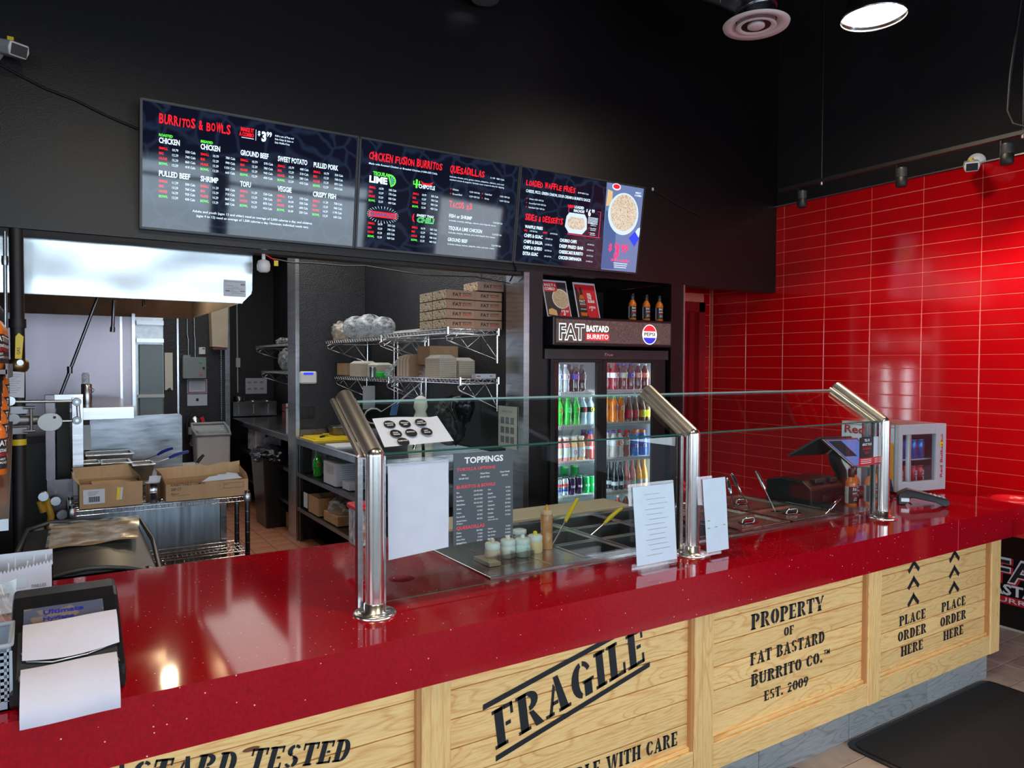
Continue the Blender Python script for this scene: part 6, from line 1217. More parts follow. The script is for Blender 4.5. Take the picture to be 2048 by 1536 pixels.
# wire cart
t = thing('wire_cart', 'chrome wire rack holding cardboard boxes behind the counter', 'rack', (.46, 4.1, 0))
CX0, CX1, CY0, CY1 = .083, .878, 4.0, 4.26
for (x, y) in ((CX0, CY0), (CX1, CY0), (CX0, CY1), (CX1, CY1)):
    k = MB(DSTEEL).cyl((x, y, 0), (x, y, 1.035), .0127, n=12)
    o = k.build('post', t); q = MB(ZINC)
    for i in range(16): q.lathe([(.0130, -.001), (.0135, 0), (.0130, .001)], (x, y, .10+i*.055), 10, caps=False)
    q.lathe([(.017, .975), (.019, .98), (.019, 1.01), (.015, 1.02)], (x, y, 0), 12); q.build('collar', o, kind='stuff')
def wshelf(par, x0, x1, y0, y1, z, n, axis='y', h=.022, m=CHROME, name='wire_shelf', truss=False, cross=3):
    k = MB(m)
    for zz in (z, z-h):
        k.tube([(x0, y0, zz), (x1, y0, zz)], .0028, 6).tube([(x0, y1, zz), (x1, y1, zz)], .0028, 6).tube([(x0, y0, zz), (x0, y1, zz)], .0028, 6).tube([(x1, y0, zz), (x1, y1, zz)], .0028, 6)
    o = k.build(name, par); q = MB(m)
    if axis == 'y':
        for i in range(n+1): x = x0+(x1-x0)*i/n; q.tube([(x, y0, z-h), (x, y0, z), (x, y1, z)], .0013, 4)
        for i in range(1, cross+1): y = y0+(y1-y0)*i/(cross+1); q.tube([(x0, y, z-.003), (x1, y, z-.003)], .0025, 5)
    else:
        for i in range(n+1): y = y0+(y1-y0)*i/n; q.tube([(x0, y, z-h), (x0, y, z), (x1, y, z)], .0013, 4)
        for i in range(1, cross+1): x = x0+(x1-x0)*i/(cross+1); q.tube([(x, y0, z-.003), (x, y1, z-.003)], .0025, 5)
    q.build('wire_grid', o, kind='stuff')
    return o
wshelf(t, CX0, CX1, CY0, CY1, 1.003, 42); wshelf(t, CX0, CX1, CY0, CY1, .715, 36)
for i in (0, 1): MB(ZINC).tube([(CX0-.012, CY0+.02, 1.03-i*.018), (CX0-.014, CY1, 1.03-i*.018), (CX0+.05, CY1+.01, 1.03-i*.018)], .003, 6).build('side_wire', t)
def carton(name, label, P, z0, z1, flap=None, inner=True, th=.003):
    x0, x1, y0, y1 = P; t = thing(name, label, 'box', ((x0+x1)/2, (y0+y1)/2, z0))
    m_ = MB(CARD); m_.box(x0, x1, y0, y0+th, z0, z1).box(x0, x1, y1-th, y1, z0, z1).box(x0, x0+th, y0+th, y1-th, z0, z1).box(x1-th, x1, y0+th, y1-th, z0, z1).box(x0, x1, y0, y1, z0, z0+th); m_.build('carton', t)
    return t
t = carton('cardboard_box', 'open cardboard box with barcode sticker, left one on wire rack', (.115, .383, 4.01, 4.22), 1.006, 1.125)
MB(CARDIN).add([(.115, 4.215, 1.125), (.383, 4.215, 1.125), (.340, 4.25, 1.185), (.090, 4.25, 1.180)], [(0, 1, 2, 3)]).add([(.383, 4.01, 1.125), (.383, 4.215, 1.125), (.340, 4.25, 1.185), (.372, 4.05, 1.150)], [(0, 1, 2, 3)]).add([(.115, 4.01, 1.125), (.115, 4.215, 1.125), (.088, 4.22, 1.168), (.088, 4.03, 1.158)], [(0, 1, 2, 3)]).build('flap', t)
MB(WHITE).box(.130, .220, 4.007, 4.010, 1.032, 1.100).build('label_sticker', t); k = MB(INKB)
for i in range(16): k.box(.152+i*.003, .1535+i*.003+(.0008 if i % 3 else 0), 4.0062, 4.007, 1.040, 1.066)
for i in range(3): k.box(.150, .195-.006*i, 4.0062, 4.007, 1.088-i*.007, 1.0895-i*.007)
k.build('barcode_print', t); MB(YEL).prism([(.268, 1.042), (.282, 1.040), (.288, 1.100), (.273, 1.102)], 'y', 4.006, 4.010).build('label_sticker', t, label='yellow tape sticker'); MB(WHITE).prism([(.283, 1.043), (.292, 1.042), (.298, 1.100), (.289, 1.101)], 'y', 4.006, 4.010).build('label_sticker', t)
for i, q in enumerate(((.135, .35, 1.10), (.17, .37, 1.115))): MB(CARDIN).box(q[0], q[1], 4.03+i*.04, 4.20, q[2]-.006, q[2]).build('cardboard_sheet', t)
t = carton('cardboard_box', 'torn cardboard box marked 200 CT, right one on wire rack', (.488, .885, 4.01, 4.22), 1.006, 1.095)
rn = random.Random(5); pts = [(.470, 1.095)]+[(.470+i*.0415, 1.150+rn.uniform(-.008, .008)+.012*(i/10)) for i in range(11)]+[(.885, 1.10)]
MB(CARDIN).prism(pts, 'y', 4.215, 4.219).build('flap', t); MB(CARDIN).add([(.885, 4.01, 1.095), (.885, 4.218, 1.095), (.880, 4.218, 1.15), (.886, 4.05, 1.120)], [(0, 1, 2, 3)]).add([(.488, 4.01, 1.095), (.488, 4.218, 1.095), (.462, 4.218, 1.155), (.470, 4.03, 1.150)], [(0, 1, 2, 3)]).build('flap', t)
k = MB(INKB).text('KABATTABLE COMPO', (.512, 4.009, 1.085), X, Z, .011, INKB, bold=.015, width=.16).text('200 CT', (.512, 4.009, 1.062), X, Z, .013, INKB, bold=.015, width=.048).text('Sysco', (.512, 4.009, 1.042), X, Z, .010, INKB, bold=.01, width=.036)
for a in ((.512, .60, 1.036, 1.037), (.762, .862, 1.054, 1.055), (.762, .862, 1.080, 1.081)): k.box(a[0], a[1], 4.0085, 4.0095, a[2], a[3])
k.box(.762, .763, 4.0085, 4.0095, 1.054, 1.081).box(.861, .862, 4.0085, 4.0095, 1.054, 1.081).text('SET IN', (.768, 4.009, 1.071), X, Z, .005, INKB); k.build('lettering', t)
for i in range(3): MB(WHITE).prism([(.66+i*.05, 1.090), (.70+i*.05, 1.115+.004*i), (.82+i*.015, 1.122-.004*i), (.865, 1.095)], 'y', 4.05+i*.03, 4.052+i*.03).build('paper_sheets', t)
t = thing('steel_tin', 'small steel tin holding papers between the two cardboard boxes', 'tin', (.436, 4.06, 1.006)); MB(STEEL).lathe([(.034, 0), (.035, .004), (.035, .050), (.0365, .052), (.035, .054), (.035, .098), (.037, .100)], (.436, 4.06, 1.006), 24).build('tin_can', t); k = MB(WHITE)
for a, b in ((-.02, .15), (0, .2), (.015, -.1)): k.add([(.436+a-.012, 4.06, 1.05), (.436+a+.012, 4.06, 1.05), (.436+a+.02+b*.1, 4.07, 1.135), (.436+a-.01+b*.1, 4.07, 1.138)], [(0, 1, 2, 3)])
k.build('paper_slip', t)
t = thing('waste_bin', 'black bin with curved flap lid behind the counter, cardboard on top', 'bin', (.13, 3.4, 0))
MB(BLKPL).prism([(3.22, 0), (3.58, 0), (3.62, .90), (3.18, .90)], 'x', -.10, .345).build('body', t, bevel=.02)
lidp = []
for i in range(9):
    a = i/8; lidp.append((-.125+.485*a, .875+.055*math.sin(math.pi*a)))
MB(GRYPL).add([(p[0], 3.17, p[1]) for p in lidp]+[(-.08+.40*i/8, 3.60, 1.005+.012*math.sin(math.pi*i/8)) for i in range(9)], [(i, i+1, 10+i, 9+i) for i in range(8)], None, True).build('lid_panel', t)
MB(GRYPL).tube([(-.13, 3.165, .872)]+[(p[0], 3.162, p[1]) for p in lidp[1:-1]]+[(.365, 3.165, .872), (.362, 3.40, .96), (.330, 3.61, 1.018), (.0, 3.615, 1.035), (-.085, 3.61, 1.012), (-.12, 3.40, .95)], .010, 8, closed=True).build('lid_rim', t)
t = thing('flattened_cardboard', 'flattened cardboard wrapped in film lying on black bin lid', 'cardboard', (.15, 3.45, .99)); k = MB(); bentsheet(k, [(-.01, 3.36, .972), (.300, 3.38, .975), (.322, 3.56, 1.026), (.0, 3.57, 1.024)], 10, 5, lambda a, b: .004+.004*math.sin(a*10+b*4), CARD); k.build('sheet', t)
k = MB(); bentsheet(k, [(-.02, 3.355, .982), (.305, 3.375, .985), (.328, 3.565, 1.036), (-.005, 3.575, 1.034)], 12, 6, lambda a, b: .003+.004*math.sin(a*17+b*9), FILM); k.build('film_wrap', t)

# ================================================================== LEFT EDGE: SAUCE SHELF
t = thing('retail_shelf', 'grey metal retail shelf of sauce bottles cut by left frame edge', 'shelf', (-.2, 3.0, 1.2))
SHM = flat('shelf_metal', (.14, .12, .13), rough=.4, metal=.5)
MB(SHM).box(-.35, -.108, 2.70, 3.06, 1.668, 1.682).build('shelf_board', t); MB(SHM).box(-.112, -.106, 2.70, 3.06, 1.655, 1.700).build('shelf_lip', t)
MB(ZINC).prism([(2.65, 1.20), (3.06, 1.49), (3.06, 1.50), (2.65, 1.235)], 'x', -.35, -.108).build('sloped_rack', t); MB(BLKMET).box(-.36, -.34, 2.9, 3.06, .93, 2.1).build('back_post', t)
lab_row = ['nearest', 'second', 'third', 'fourth', 'fifth', 'rearmost']
for j in range(6):
    hot_sauce('hot_sauce_bottle', -.146, 2.74+j*.058, 1.683, 'orange hot sauce bottle on upper left-edge shelf, %s in its row' % lab_row[j], 1.0, R(45), grp='hot sauce bottles on the left edge shelf')
for j in range(5):
    y = 2.76+j*.062; hot_sauce('hot_sauce_bottle', -.146, y, 1.235+(y-2.65)*.65+.05, 'orange hot sauce bottle on lower left-edge rack, %s in its row' % (lab_row[j] if j < 4 else 'rearmost'), 1.05, R(45), grp='hot sauce bottles on the left edge rack')

# ================================================================== PREP AREA
def prep_table(label, y0, y1, x0=2.0, x1=2.69, near=True):
    t = thing('prep_table', label, 'table', (x0, y0, 0))
    MB(STEEL).box(x0, x1, y0, y1, .985, 1.0).build('table_top', t, bevel=.003); MB(DSTEEL).box(x0, x0+.012, y0, y1, .935, .985).build('front_apron', t); MB(STEEL).box(x1-.015, x1, y0, y1, 1.0, 1.08).build('back_splash', t)
    for z, d in ((.665, .03), (.335, .03)):
        MB(DSTEEL).box(x0+.005, x1-.04, y0+.01, y1-.01, z-.02, z-.004).box(x0, x0+.01, y0, y1, z-.034, z).build('under_shelf', t)
    for yy in (y0+.03, y1-.03): MB(DSTEEL).box(x0+.02, x0+.05, yy-.015, yy+.015, 0, .985).box(x1-.08, x1-.05, yy-.015, yy+.015, 0, .985).build('leg', t)
    return t
t = prep_table('long dark steel prep table with shelves below the wire shelves', 4.40, 7.025)
MB(BACKS).box(2.035, 2.688, 7.005, 7.026, 1.0, 1.075).build('end_splash', t)
prep_table('steel prep table beyond the stub wall, food warmer on it', 7.31, 10.45)
# wall shelves
def wallshelf(label, x0, x1, y0, y1, z, brs):
    t = thing('wall_shelf', label, 'shelf', (x0, y0, z))
    o = wshelf(t, x0, x1, y0, y1, z, int((y1-y0)/.028), axis='x', h=.030, cross=3)
    k = MB(CHROME); n = 10
    for i in range(n): a = x0+(x1-x0)*i/n; b = x0+(x1-x0)*(i+1)/n; k.tube([(a, y0, z-(.03 if i % 2 else 0)), (b, y0, z-(0 if i % 2 else .03))], .0022, 5)
    n = int((y1-y0)/.03)
    for i in range(n): a = y0+(y1-y0)*i/n; b = y0+(y1-y0)*(i+1)/n; k.tube([(x0, a, z-(.03 if i % 2 else 0)), (x0, b, z-(0 if i % 2 else .03))], .0016, 4)
    k.build('edge_truss', o, kind='stuff')
    for x in (x0, x1-.02):
        MB(CHROME).cyl((x+.004, y0, z-.038), (x+.004, y0, z+.012), .011, n=10).build('corner_sleeve', t)
    for yb_ in brs:
        hh = .21; w_ = x1-x0
        MB(CHROME).tube([(x0-.0, yb_, z-.05), (x0+.01, yb_, z-.075), (x1-.01, yb_, z-hh), (x1-.01, yb_, z-.035)], .005, 7).tube([(x0, yb_, z-.05), (x0+.04, yb_, z-.035), (x1-.01, yb_, z-.035)], .004, 6).tube([(x0+.04, yb_, z-.075), (x0+w_*.22, yb_, z-.037), (x0+w_*.40, yb_, z-.122), (x0+w_*.66, yb_, z-.037), (x1-.012, yb_, z-hh+.01)], .004, 6).build('bracket', t)
        MB(CHROME).cyl((x1-.012, yb_, z-hh-.02), (x1-.012, yb_, z-.0), .010, n=8).build('wall_post', t)
    return t
wallshelf('upper chrome wire wall shelf, near length, holding pizza boxes', 2.256, 2.675, 4.374, 5.53, 1.945, (4.40, 5.50))
wallshelf('upper chrome wire wall shelf, far length, holding bagged lids', 2.256, 2.675, 5.54, 6.92, 1.930, (5.57, 6.88))
wallshelf('lower chrome wire wall shelf, near length, holding pulp trays', 2.350, 2.675, 4.374, 5.60, 1.605, (4.40, 5.55))
wallshelf('lower chrome wire wall shelf, far length, with tins and trays', 2.350, 2.675, 5.61, 6.95, 1.590, (5.64, 6.90))
for y in (6.2,): MB(CHROME).cyl((2.69, y, 1.30), (2.69, y, 2.0), .012, n=8).cyl((2.69, y+.08, 1.30), (2.69, y+.08, 2.0), .012, n=8).build('wall_upright', kr)
# pizza boxes
def pbox(x, y, z, label, w=.222, d=.205, h=.062, g='branded boxes stacked on the upper wire shelf'):
    t = thing('takeout_box', label, 'box', (x, y, z), 0, g)
    MB(KRAFT).box(0, w-.002, 0, d, 0, h-.002, c=.002).build('carton', t, local=True); MB(DOOD).box(-.0012, 0, .004, d-.004, .002, h-.004).build('printed_side', t, local=True)
    k = MB(INKB).text('FAT', (w*.22, -.0008, h*.32), X, Z, h*.36, INKB, bold=.03, width=w*.30).text('BASTARD', (w*.56, -.0008, h*.56), X, Z, h*.15, INKB, bold=.03, width=w*.31).text('BURRITO', (w*.56, -.0008, h*.34), X, Z, h*.15, INKR, bold=.03, width=w*.31); k.build('lettering', t, local=True)
    return t
lv = ['bottom', 'second from bottom', 'second from top', 'top']
b0 = None
for j in range(4):
    for i in range(2):
        lb = '%s branded cardboard box in the %s stack on wire shelf' % (lv[j], 'left' if i == 0 else 'right')
        p = (2.250+i*.222, 4.378+.008*i, 1.950+j*.0655)
        if b0 is None: b0 = pbox(*p, lb)
        else: copy(b0, p, lb)
copy(b0, (2.492, 4.378, 1.950+4*.0655+.002), 'single branded cardboard box crowning the right stack')
for j in range(4): copy(b0, (2.250, 4.590, 1.950+j*.0655-.002), '%s branded box in the stack behind left pizza box stack' % lv[j])
# bagged lids, papers
def blob(name, label, cat, c, r, m, sq=(1, 1, 1), amp=.08, seed=1, knot=None, fr_=6, under=None):
    t = thing(name, label, cat, (c[0], c[1], c[2]-r*sq[2])); bm = bmesh.new(); bmesh.ops.create_icosphere(bm, subdivisions=4, radius=1)
    from mathutils import noise as NZ
    for v in bm.verts:
        n_ = NZ.noise(v.co*fr_*.5+Vector((seed, seed, seed))); f_ = 1+amp*n_+amp*.5*NZ.noise(v.co*fr_*2); v.co = Vector((v.co.x*sq[0]*f_*r, v.co.y*sq[1]*f_*r, max(v.co.z*f_, -.92)*sq[2]*r))+Vector(c)
    bm.verts.index_update(); MB(m).add([v.co[:] for v in bm.verts], [[v.index for v in f.verts] for f in bm.faces], None, True).build('bag_film', t); bm.free()
    return t
t = blob('plastic_bag', 'film wrapped stack of kraft lids at far end of upper shelf', 'bag', (2.36, 6.78, 2.015), .10, FILM, (.9, 1.1, 1.0), .12, 3); MB(CARD).cyl((2.36, 6.78, 1.935), (2.36, 6.78, 2.09), .075, n=20).build('lid_stack', t)
for i, (y, r, l) in enumerate(((6.42, .105, 'round clear bag of plastic lids, left one on upper shelf'), (6.10, .105, 'tied clear bag of plastic lids, middle one on upper shelf'), (5.78, .085, 'clear bag of plastic lids, right one on upper shelf'))):
    t = blob('plastic_bag', l, 'bag', (2.38, y, 1.935+r), r, FROST, (1.15, 1.3, 1.0), .05, 5+i); k = MB(WHPL)
    for q in range(14): a = 2*math.pi*q/14; k.tube([(2.38-r*1.15, y-.02, 1.94+r), (2.38-r*.95+.0, y-.02+r*.75*math.cos(a), 1.94+r+r*.72*math.sin(a))], .0010, 3)
    k.build('gathered_pleats', t, kind='stuff')
t = thing('paper_stack', 'folded pale paper sheets on the upper shelf beside boxes', 'paper', (2.35, 5.25, 1.95)); k = MB(); bentsheet(k, [(2.262, 4.86, 1.955), (2.262, 5.48, 1.958), (2.45, 5.48, 1.975), (2.45, 4.86, 1.985)], 8, 3, lambda a, b: .004*math.sin(a*8), PULPW); k.build('sheets', t); MB(PULPW).box(2.262, 2.45, 4.88, 5.30, 1.948, 1.960).build('sheets', t)
def trays(name, label, x0, x1, y0, y1, z0, z1, n):
    t = thing(name, label, 'tray stack', ((x0+x1)/2, (y0+y1)/2, z0)); i = .03
    for j in range(n):
        a = z0+(z1-z0)*.84*j/n; b = z0+(z1-z0)*.84*(j+1)/n-.0012
        MB(PULP).box(x0, x1, y0, y1, a, b, c=.001).build('tray_rim', t)
    zt_ = z0+(z1-z0)*.84; MB(PULPW).add([(x0, y0, zt_), (x1, y0, zt_), (x1, y1, zt_), (x0, y1, zt_), (x0+i, y0+i, z1), (x1-i, y0+i, z1), (x1-i, y1-i, z1), (x0+i, y1-i, z1)], [(0, 1, 5, 4), (1, 2, 6, 5), (2, 3, 7, 6), (3, 0, 4, 7), (4, 5, 6, 7)]).build('top_tray', t)
    return t
trays('tray_stack', 'tall stack of pale pulp trays near end of lower shelf', 2.362, 2.50, 4.70, 4.94, 1.61, 1.775, 10); trays('tray_stack', 'pulp tray stack right of the tallest, by white carton', 2.510, 2.64, 4.68, 4.92, 1.61, 1.755, 9)
trays('tray_stack', 'pulp tray stack on far lower shelf behind small tin', 2.365, 2.52, 6.28, 6.56, 1.595, 1.735, 8); trays('tray_stack', 'low pulp tray stack behind the green sponge', 2.40, 2.55, 5.98, 6.20, 1.595, 1.72, 6)
t = thing('tray_stack', 'leaning block of nested kraft lids in the shelf middle', 'lid stack', (2.45, 5.35, 1.61))
for j in range(12):
    y = 5.22+j*.020; a = [(2.362, 1.612), (2.52, 1.612), (2.52, 1.76), (2.44, 1.785), (2.375, 1.765), (2.362, 1.74)]
    MB(PULP if j % 3 else KRAFT).prism(a, 'y', y, y+.017).build('nested_lid', t)
t = thing('tray_stack', 'tall kraft carton roll behind the pulp stacks', 'lid stack', (2.58, 5.15, 1.61)); MB(KRAFT).box(2.50, 2.62, 5.05, 5.18, 1.61, 1.80, c=.004).build('carton', t); k = MB(); bentsheet(k, [(2.40, 5.00, 1.60), (2.40, 5.16, 1.60), (2.46, 5.14, 1.72), (2.46, 5.02, 1.72)], 6, 8, lambda a, b: .012*math.sin(b*16+a*5), FILM); k.build('film_sleeve', t)
t = carton('cardboard_box', 'open brown carton at the back of lower shelf', (2.42, 2.66, 4.98, 5.20), 1.70, 1.845)
t = thing('wrap_carton', 'flat white carton with red lettering on lower shelf end', 'box', (2.58, 4.42, 1.61)); MB(WHITE).box(2.478, 2.640, 4.380, 4.44, 1.610, 1.640, c=.001).build('carton', t); MB(INKR).box(2.486, 2.515, 4.3792, 4.380, 1.620, 1.628).box(2.59, 2.612, 4.3792, 4.380, 1.622, 1.628).build('lettering', t)
t = thing('steel_tin', 'small round tin on the far lower shelf', 'tin', (2.37, 5.98, 1.595)); MB(ZINC).lathe([(.030, 0), (.030, .072), (.031, .075), (.031, .088)], (2.375, 6.02, 1.595), 18).build('tin_can', t)
t = thing('sponge', 'bright green sponge block on the far lower shelf', 'sponge', (2.37, 5.86, 1.595)); MB(mat('green_scourer', (.01, .50, .04), rough=.9, noise=.3, nscale=90, bump=.5, bscale=200)).box(2.355, 2.44, 5.78, 5.90, 1.594, 1.640, c=.006).build('pad', t)
t = thing('mug', 'pale mug wrapped with film near the shelf joint', 'mug', (2.38, 5.66, 1.595)); MB(FROST).lathe([(.028, 0), (.032, .01), (.032, .07)], (2.385, 5.68, 1.595), 16).build('cup', t); k = MB(); bentsheet(k, [(2.36, 5.60, 1.60), (2.36, 5.74, 1.62), (2.44, 5.66, 1.74), (2.44, 5.60, 1.74)], 6, 6, lambda a, b: .012*math.sin(a*7+b*9), FILM); k.build('film_bag', t)
t = carton('cardboard_box', 'small open kraft box at the far end of lower shelf', (2.36, 2.48, 6.66, 6.90), 1.60, 1.715); MB(flat('red_brown_packs', (.22, .04, .02))).box(2.37, 2.46, 6.68, 6.86, 1.604, 1.65).build('contents', t)
# below the shelves: hanging things behind glass
t = thing('white_bag', 'translucent white sack hanging below the wire shelf', 'bag', (2.30, 5.0, 1.2)); k = MB(PULPW).lathe([(.012, 1.485), (.040, 1.470), (.052, 1.41), (.036, 1.375), (.050, 1.34), (.085, 1.25), (.095, 1.10), (.08, 1.02)], (2.19, 4.65, 0), 18, sx=1, sy=.8); k.build('sack', t)
t = thing('hanging_clipboard', 'grey paper clipboard hanging under the shelf', 'clipboard', (2.25, 5.9, 1.4)); MB(flat('paper_grey', (.30, .30, .32))).box(2.262, 2.37, 5.95, 5.955, 1.32, 1.52).build('sheet', t)
t = thing('blue_board', 'blue plastic board leaning under the shelf, left', 'board', (2.3, 5.4, 1.2)); MB(flat('board_blue', (.05, .14, .36))).prism([(2.11, 1.33), (2.16, 1.33), (2.18, 1.41), (2.13, 1.42)], 'y', 5.0, 5.01).tube([(2.16, 5.0, 1.41), (2.36, 5.0, 1.565)], .002, 5, ZINC).build('board', t)
t = thing('black_bag', 'shiny black plastic bag hanging at shelf end behind glass', 'bag', (2.5, 4.5, 1.3)); 
blob('coat_bundle', 'dark coats hanging below the near wire shelf', 'coat', (2.50, 4.80, 1.28), .13, GRYPL, (.8, 1.2, 1.4), .3, 9, fr_=9)
MB(BAG).lathe([(.02, 1.50), (.08, 1.47), (.09, 1.40), (.05, 1.30)], (2.47, 4.55, 0), 14).build('film', t)
t = thing('hose', 'pale curled hose on the prep wall behind glass', 'hose', (2.2, 5.2, 1.3)); MB(flat('hose_grey', (.40, .40, .38))).tube([(1.98+.07*math.cos(a*.6)+.0, 5.0, 1.33+.055*math.sin(a*.6)) for a in range(1, 9)], .006, 8).tube([(2.04, 5.0, 1.36), (2.2, 5.0, 1.45), (2.36, 5.0, 1.57)], .003, 6).build('hose_loop', t)
t = thing('wash_poster', 'hand washing notice on the wall by the steel jamb', 'poster', (2.6, 4.4, 1.2)); MB(PULPW).box(2.664, 2.668, 4.15, 4.385, 1.128, 1.418).build('sheet', t); k = MB(INKGR).text('How to Wash', (2.6635, 4.268, 1.375), -Y, Z, .018, INKGR, align='c', xs=.9)
for i in range(3):
    for j in range(3): k.box(2.6630, 2.6640, 4.180+i*.063, 4.226+i*.063, 1.165+j*.066, 1.21+j*.066)
k.build('print', t)
t = thing('faucet', 'curved chrome gooseneck faucet behind the toppings card', 'faucet', (2.0, 4.2, .9)); MB(CHROME).tube([(2.02, 4.25, .95), (2.02, 4.25, 1.17), (2.01, 4.24, 1.215), (1.975, 4.22, 1.235), (1.94, 4.20, 1.215), (1.93, 4.20, 1.17)], .011, 12).build('spout', t); MB(CHROME).lathe([(.025, .93), (.022, .96), (.013, .97)], (2.02, 4.25, 0), 14).build('base', t)
t = thing('hand_sink', 'small steel hand sink stand under the faucet', 'sink', (2.0, 4.22, 0)); MB(STEEL).box(1.85, 2.19, 4.10, 4.36, .80, .93).box(1.98, 2.05, 4.2, 4.3, 0, .80).build('basin', t)
# on the prep table
for i, (z, o_, l) in enumerate(((1.0, 0, 'yellow chopping board, lower one on the prep table'), (1.012, .03, 'yellow chopping board, upper one with scoop on it'))):
    t = thing('chopping_board', l, 'board', (2.2, 6.9, z)); MB(YEL).box(2.02+o_, 2.36+o_, 6.56+o_, 6.98, z, z+.011, c=.002).build('board', t)
t = thing('scoop', 'dark handled scoop lying on the yellow boards', 'scoop', (2.15, 6.75, 1.025)); MB(BLKPL).tube([(2.12, 6.66, 1.030), (2.17, 6.72, 1.030)], .012, 8).build('handle', t); MB(STEEL).lathe([(.0, -.01), (.03, .0), (.035, .015)], (2.21, 6.78, 1.04), 12).build('bowl', t)
bain(2.28, 2.42, 6.78, 6.96, 1.027, 1.105, 'steel pan standing on the yellow chopping boards')
t = thing('chopping_board', 'white chopping board at the near part of prep table', 'board', (2.3, 6.1, 1.0)); MB(WHPL).box(2.02, 2.42, 5.96, 6.22, 1.0, 1.013, c=.002).build('board', t)
t = thing('keypad', 'white alarm keypad with blue display on the stub wall', 'keypad', (2.11, 7.03, 1.57)); MB(WHPL).box(2.032, 2.198, 7.015, 7.036, 1.516, 1.636, c=.012).build('housing', t); MB(LCD).box(2.068, 2.162, 7.0135, 7.0155, 1.602, 1.624).build('display', t)
t = thing('wall_outlet', 'black double outlet plate on the stub wall', 'outlet', (2.1, 7.03, 1.24)); MB(BLKPL).box(2.035, 2.180, 7.029, 7.036, 1.18, 1.30, c=.003).build('plate', t); MB(BLKMET).box(2.06, 2.10, 7.026, 7.029, 1.2, 1.28).box(2.12, 2.16, 7.026, 7.029, 1.2, 1.28).build('socket', t)
# under the prep table
t = soda('green soda bottle on the prep table upper under-shelf', 2.09, 6.66, .668, LQ['green'], GRN, GRN, INKR, H=.21, r=.040, name='soda_bottle')
t = thing('lettered_carton', 'white lettered carton on upper shelf under prep table', 'box', (2.2, 6.1, .668)); MB(WHITE).box(2.03, 2.40, 5.98, 6.30, .668, .860, c=.003).build('carton', t)
k = MB(INKGR)
for i in range(7): k.box(2.08+.01*(i % 2), 2.33-.02*(i % 3), 5.9785, 5.98, .835-i*.018, .839-i*.018)
for i in range(6): k.box(2.0285, 2.03, 6.03, 6.24-.02*(i % 2), .83-i*.012, .833-i*.012)
k.build('print', t)
t = thing('white_carton', 'low white carton in front of the lettered carton', 'box', (2.2, 5.85, .668)); MB(WHITE).box(2.06, 2.32, 5.74, 5.90, .668, .728, c=.003).build('carton', t)
t = thing('grey_tub', 'pale grey tub at the far end under prep table', 'tub', (2.3, 6.85, .668)); MB(FROST).box(2.12, 2.40, 6.76, 6.95, .668, .92, c=.02).build('tub', t)
t = carton('cardboard_box', 'open cardboard box at far end of the lowest shelf', (2.02, 2.28, 6.42, 6.72), .338, .50)
k = MB(WHITE).box(2.018, 2.02, 6.74, 6.86, .36, .50); k.build('torn_bag', t); t['label'] = 'open cardboard box beside torn white bag on lowest shelf'
t = blob('wrapped_tray', 'film wrapped goods in carton tray on lowest shelf', 'bag', (2.18, 6.12, .46), .14, FILM, (1.1, 1.3, .8), .12, 12); MB(CARD).box(2.03, 2.36, 5.94, 6.30, .338, .42, c=.003).build('carton_tray', t)
t = carton('cardboard_box', 'tall cardboard box at near end of lowest shelf', (2.02, 2.25, 5.44, 5.62), .338, .60); MB(INKB).box(2.0185, 2.02, 5.48, 5.54, .44, .50).box(2.0185, 2.02, 5.48, 5.52, .51, .53).build('print', t)
t = carton('cardboard_box', 'brown carton on floor beneath the prep table corner', (2.08, 2.35, 7.35, 7.7), 0, .16)
# trash can
t = thing('trash_can', 'tall slim black trash can with black liner in kitchen aisle', 'trash can', (1.98, 7.95, 0)); MB(BLKPL).add([(1.885, 7.72, 0), (2.10, 7.72, 0), (2.10, 8.16, 0), (1.885, 8.16, 0), (1.84, 7.66, .74), (2.13, 7.66, .74), (2.13, 8.22, .74), (1.84, 8.22, .74)], [(3, 2, 1, 0), (0, 1, 5, 4), (1, 2, 6, 5), (2, 3, 7, 6), (3, 0, 4, 7)]).build('body', t, bevel=.015)
bm = bmesh.new(); bmesh.ops.create_icosphere(bm, subdivisions=4, radius=1)
from mathutils import noise as NZ
for v in bm.verts: f_ = 1+.22*NZ.noise(v.co*4)+.08*NZ.noise(v.co*11); v.co = Vector((1.985+v.co.x*.19*f_, 7.93+v.co.y*.33*f_, .745+v.co.z*.095*f_))
bm.verts.index_update(); MB(BAG).add([v.co[:] for v in bm.verts], [[v.index for v in f.verts] for f in bm.faces], None, True).build('liner', t); bm.free()
# far table goods
t = thing('food_warmer', 'long stainless countertop food warmer at the far table end', 'warmer', (2.35, 10.2, 1.0)); MB(STEEL).box(2.03, 2.60, 10.05, 10.4, 1.015, 1.205, c=.006).build('body', t)
for i in range(3): MB(STEEL).lathe([(.07, 1.205), (.07, 1.212), (.02, 1.222)], (2.13+i*.19, 10.2, 0), 18).build('well_cover', t)
k = MB(INKW)
for x in (2.10, 2.29, 2.48):
    for i in range(6): k.box(x, x+.008, 10.047, 10.05, 1.05+i*.022, 1.058+i*.022)
k.build('vent_dots', t, kind='stuff')
t = thing('steel_pot', 'small steel pot on the food warmer', 'pot', (2.13, 10.15, 1.21)); MB(STEEL).lathe([(.068, 0), (.072, .06), (.078, .062)], (2.13, 10.15, 1.214), 18).build('pot', t)
t = thing('wire_conduit', 'white vertical conduit with switch box above the warmer', 'conduit', (2.15, 10.58, 1.3)); MB(WHPL).cyl((2.205, 10.585, 1.31), (2.200, 10.585, 2.6), .009, n=8).box(2.18, 2.235, 10.56, 10.596, 1.66, 1.79).build('conduit', t)
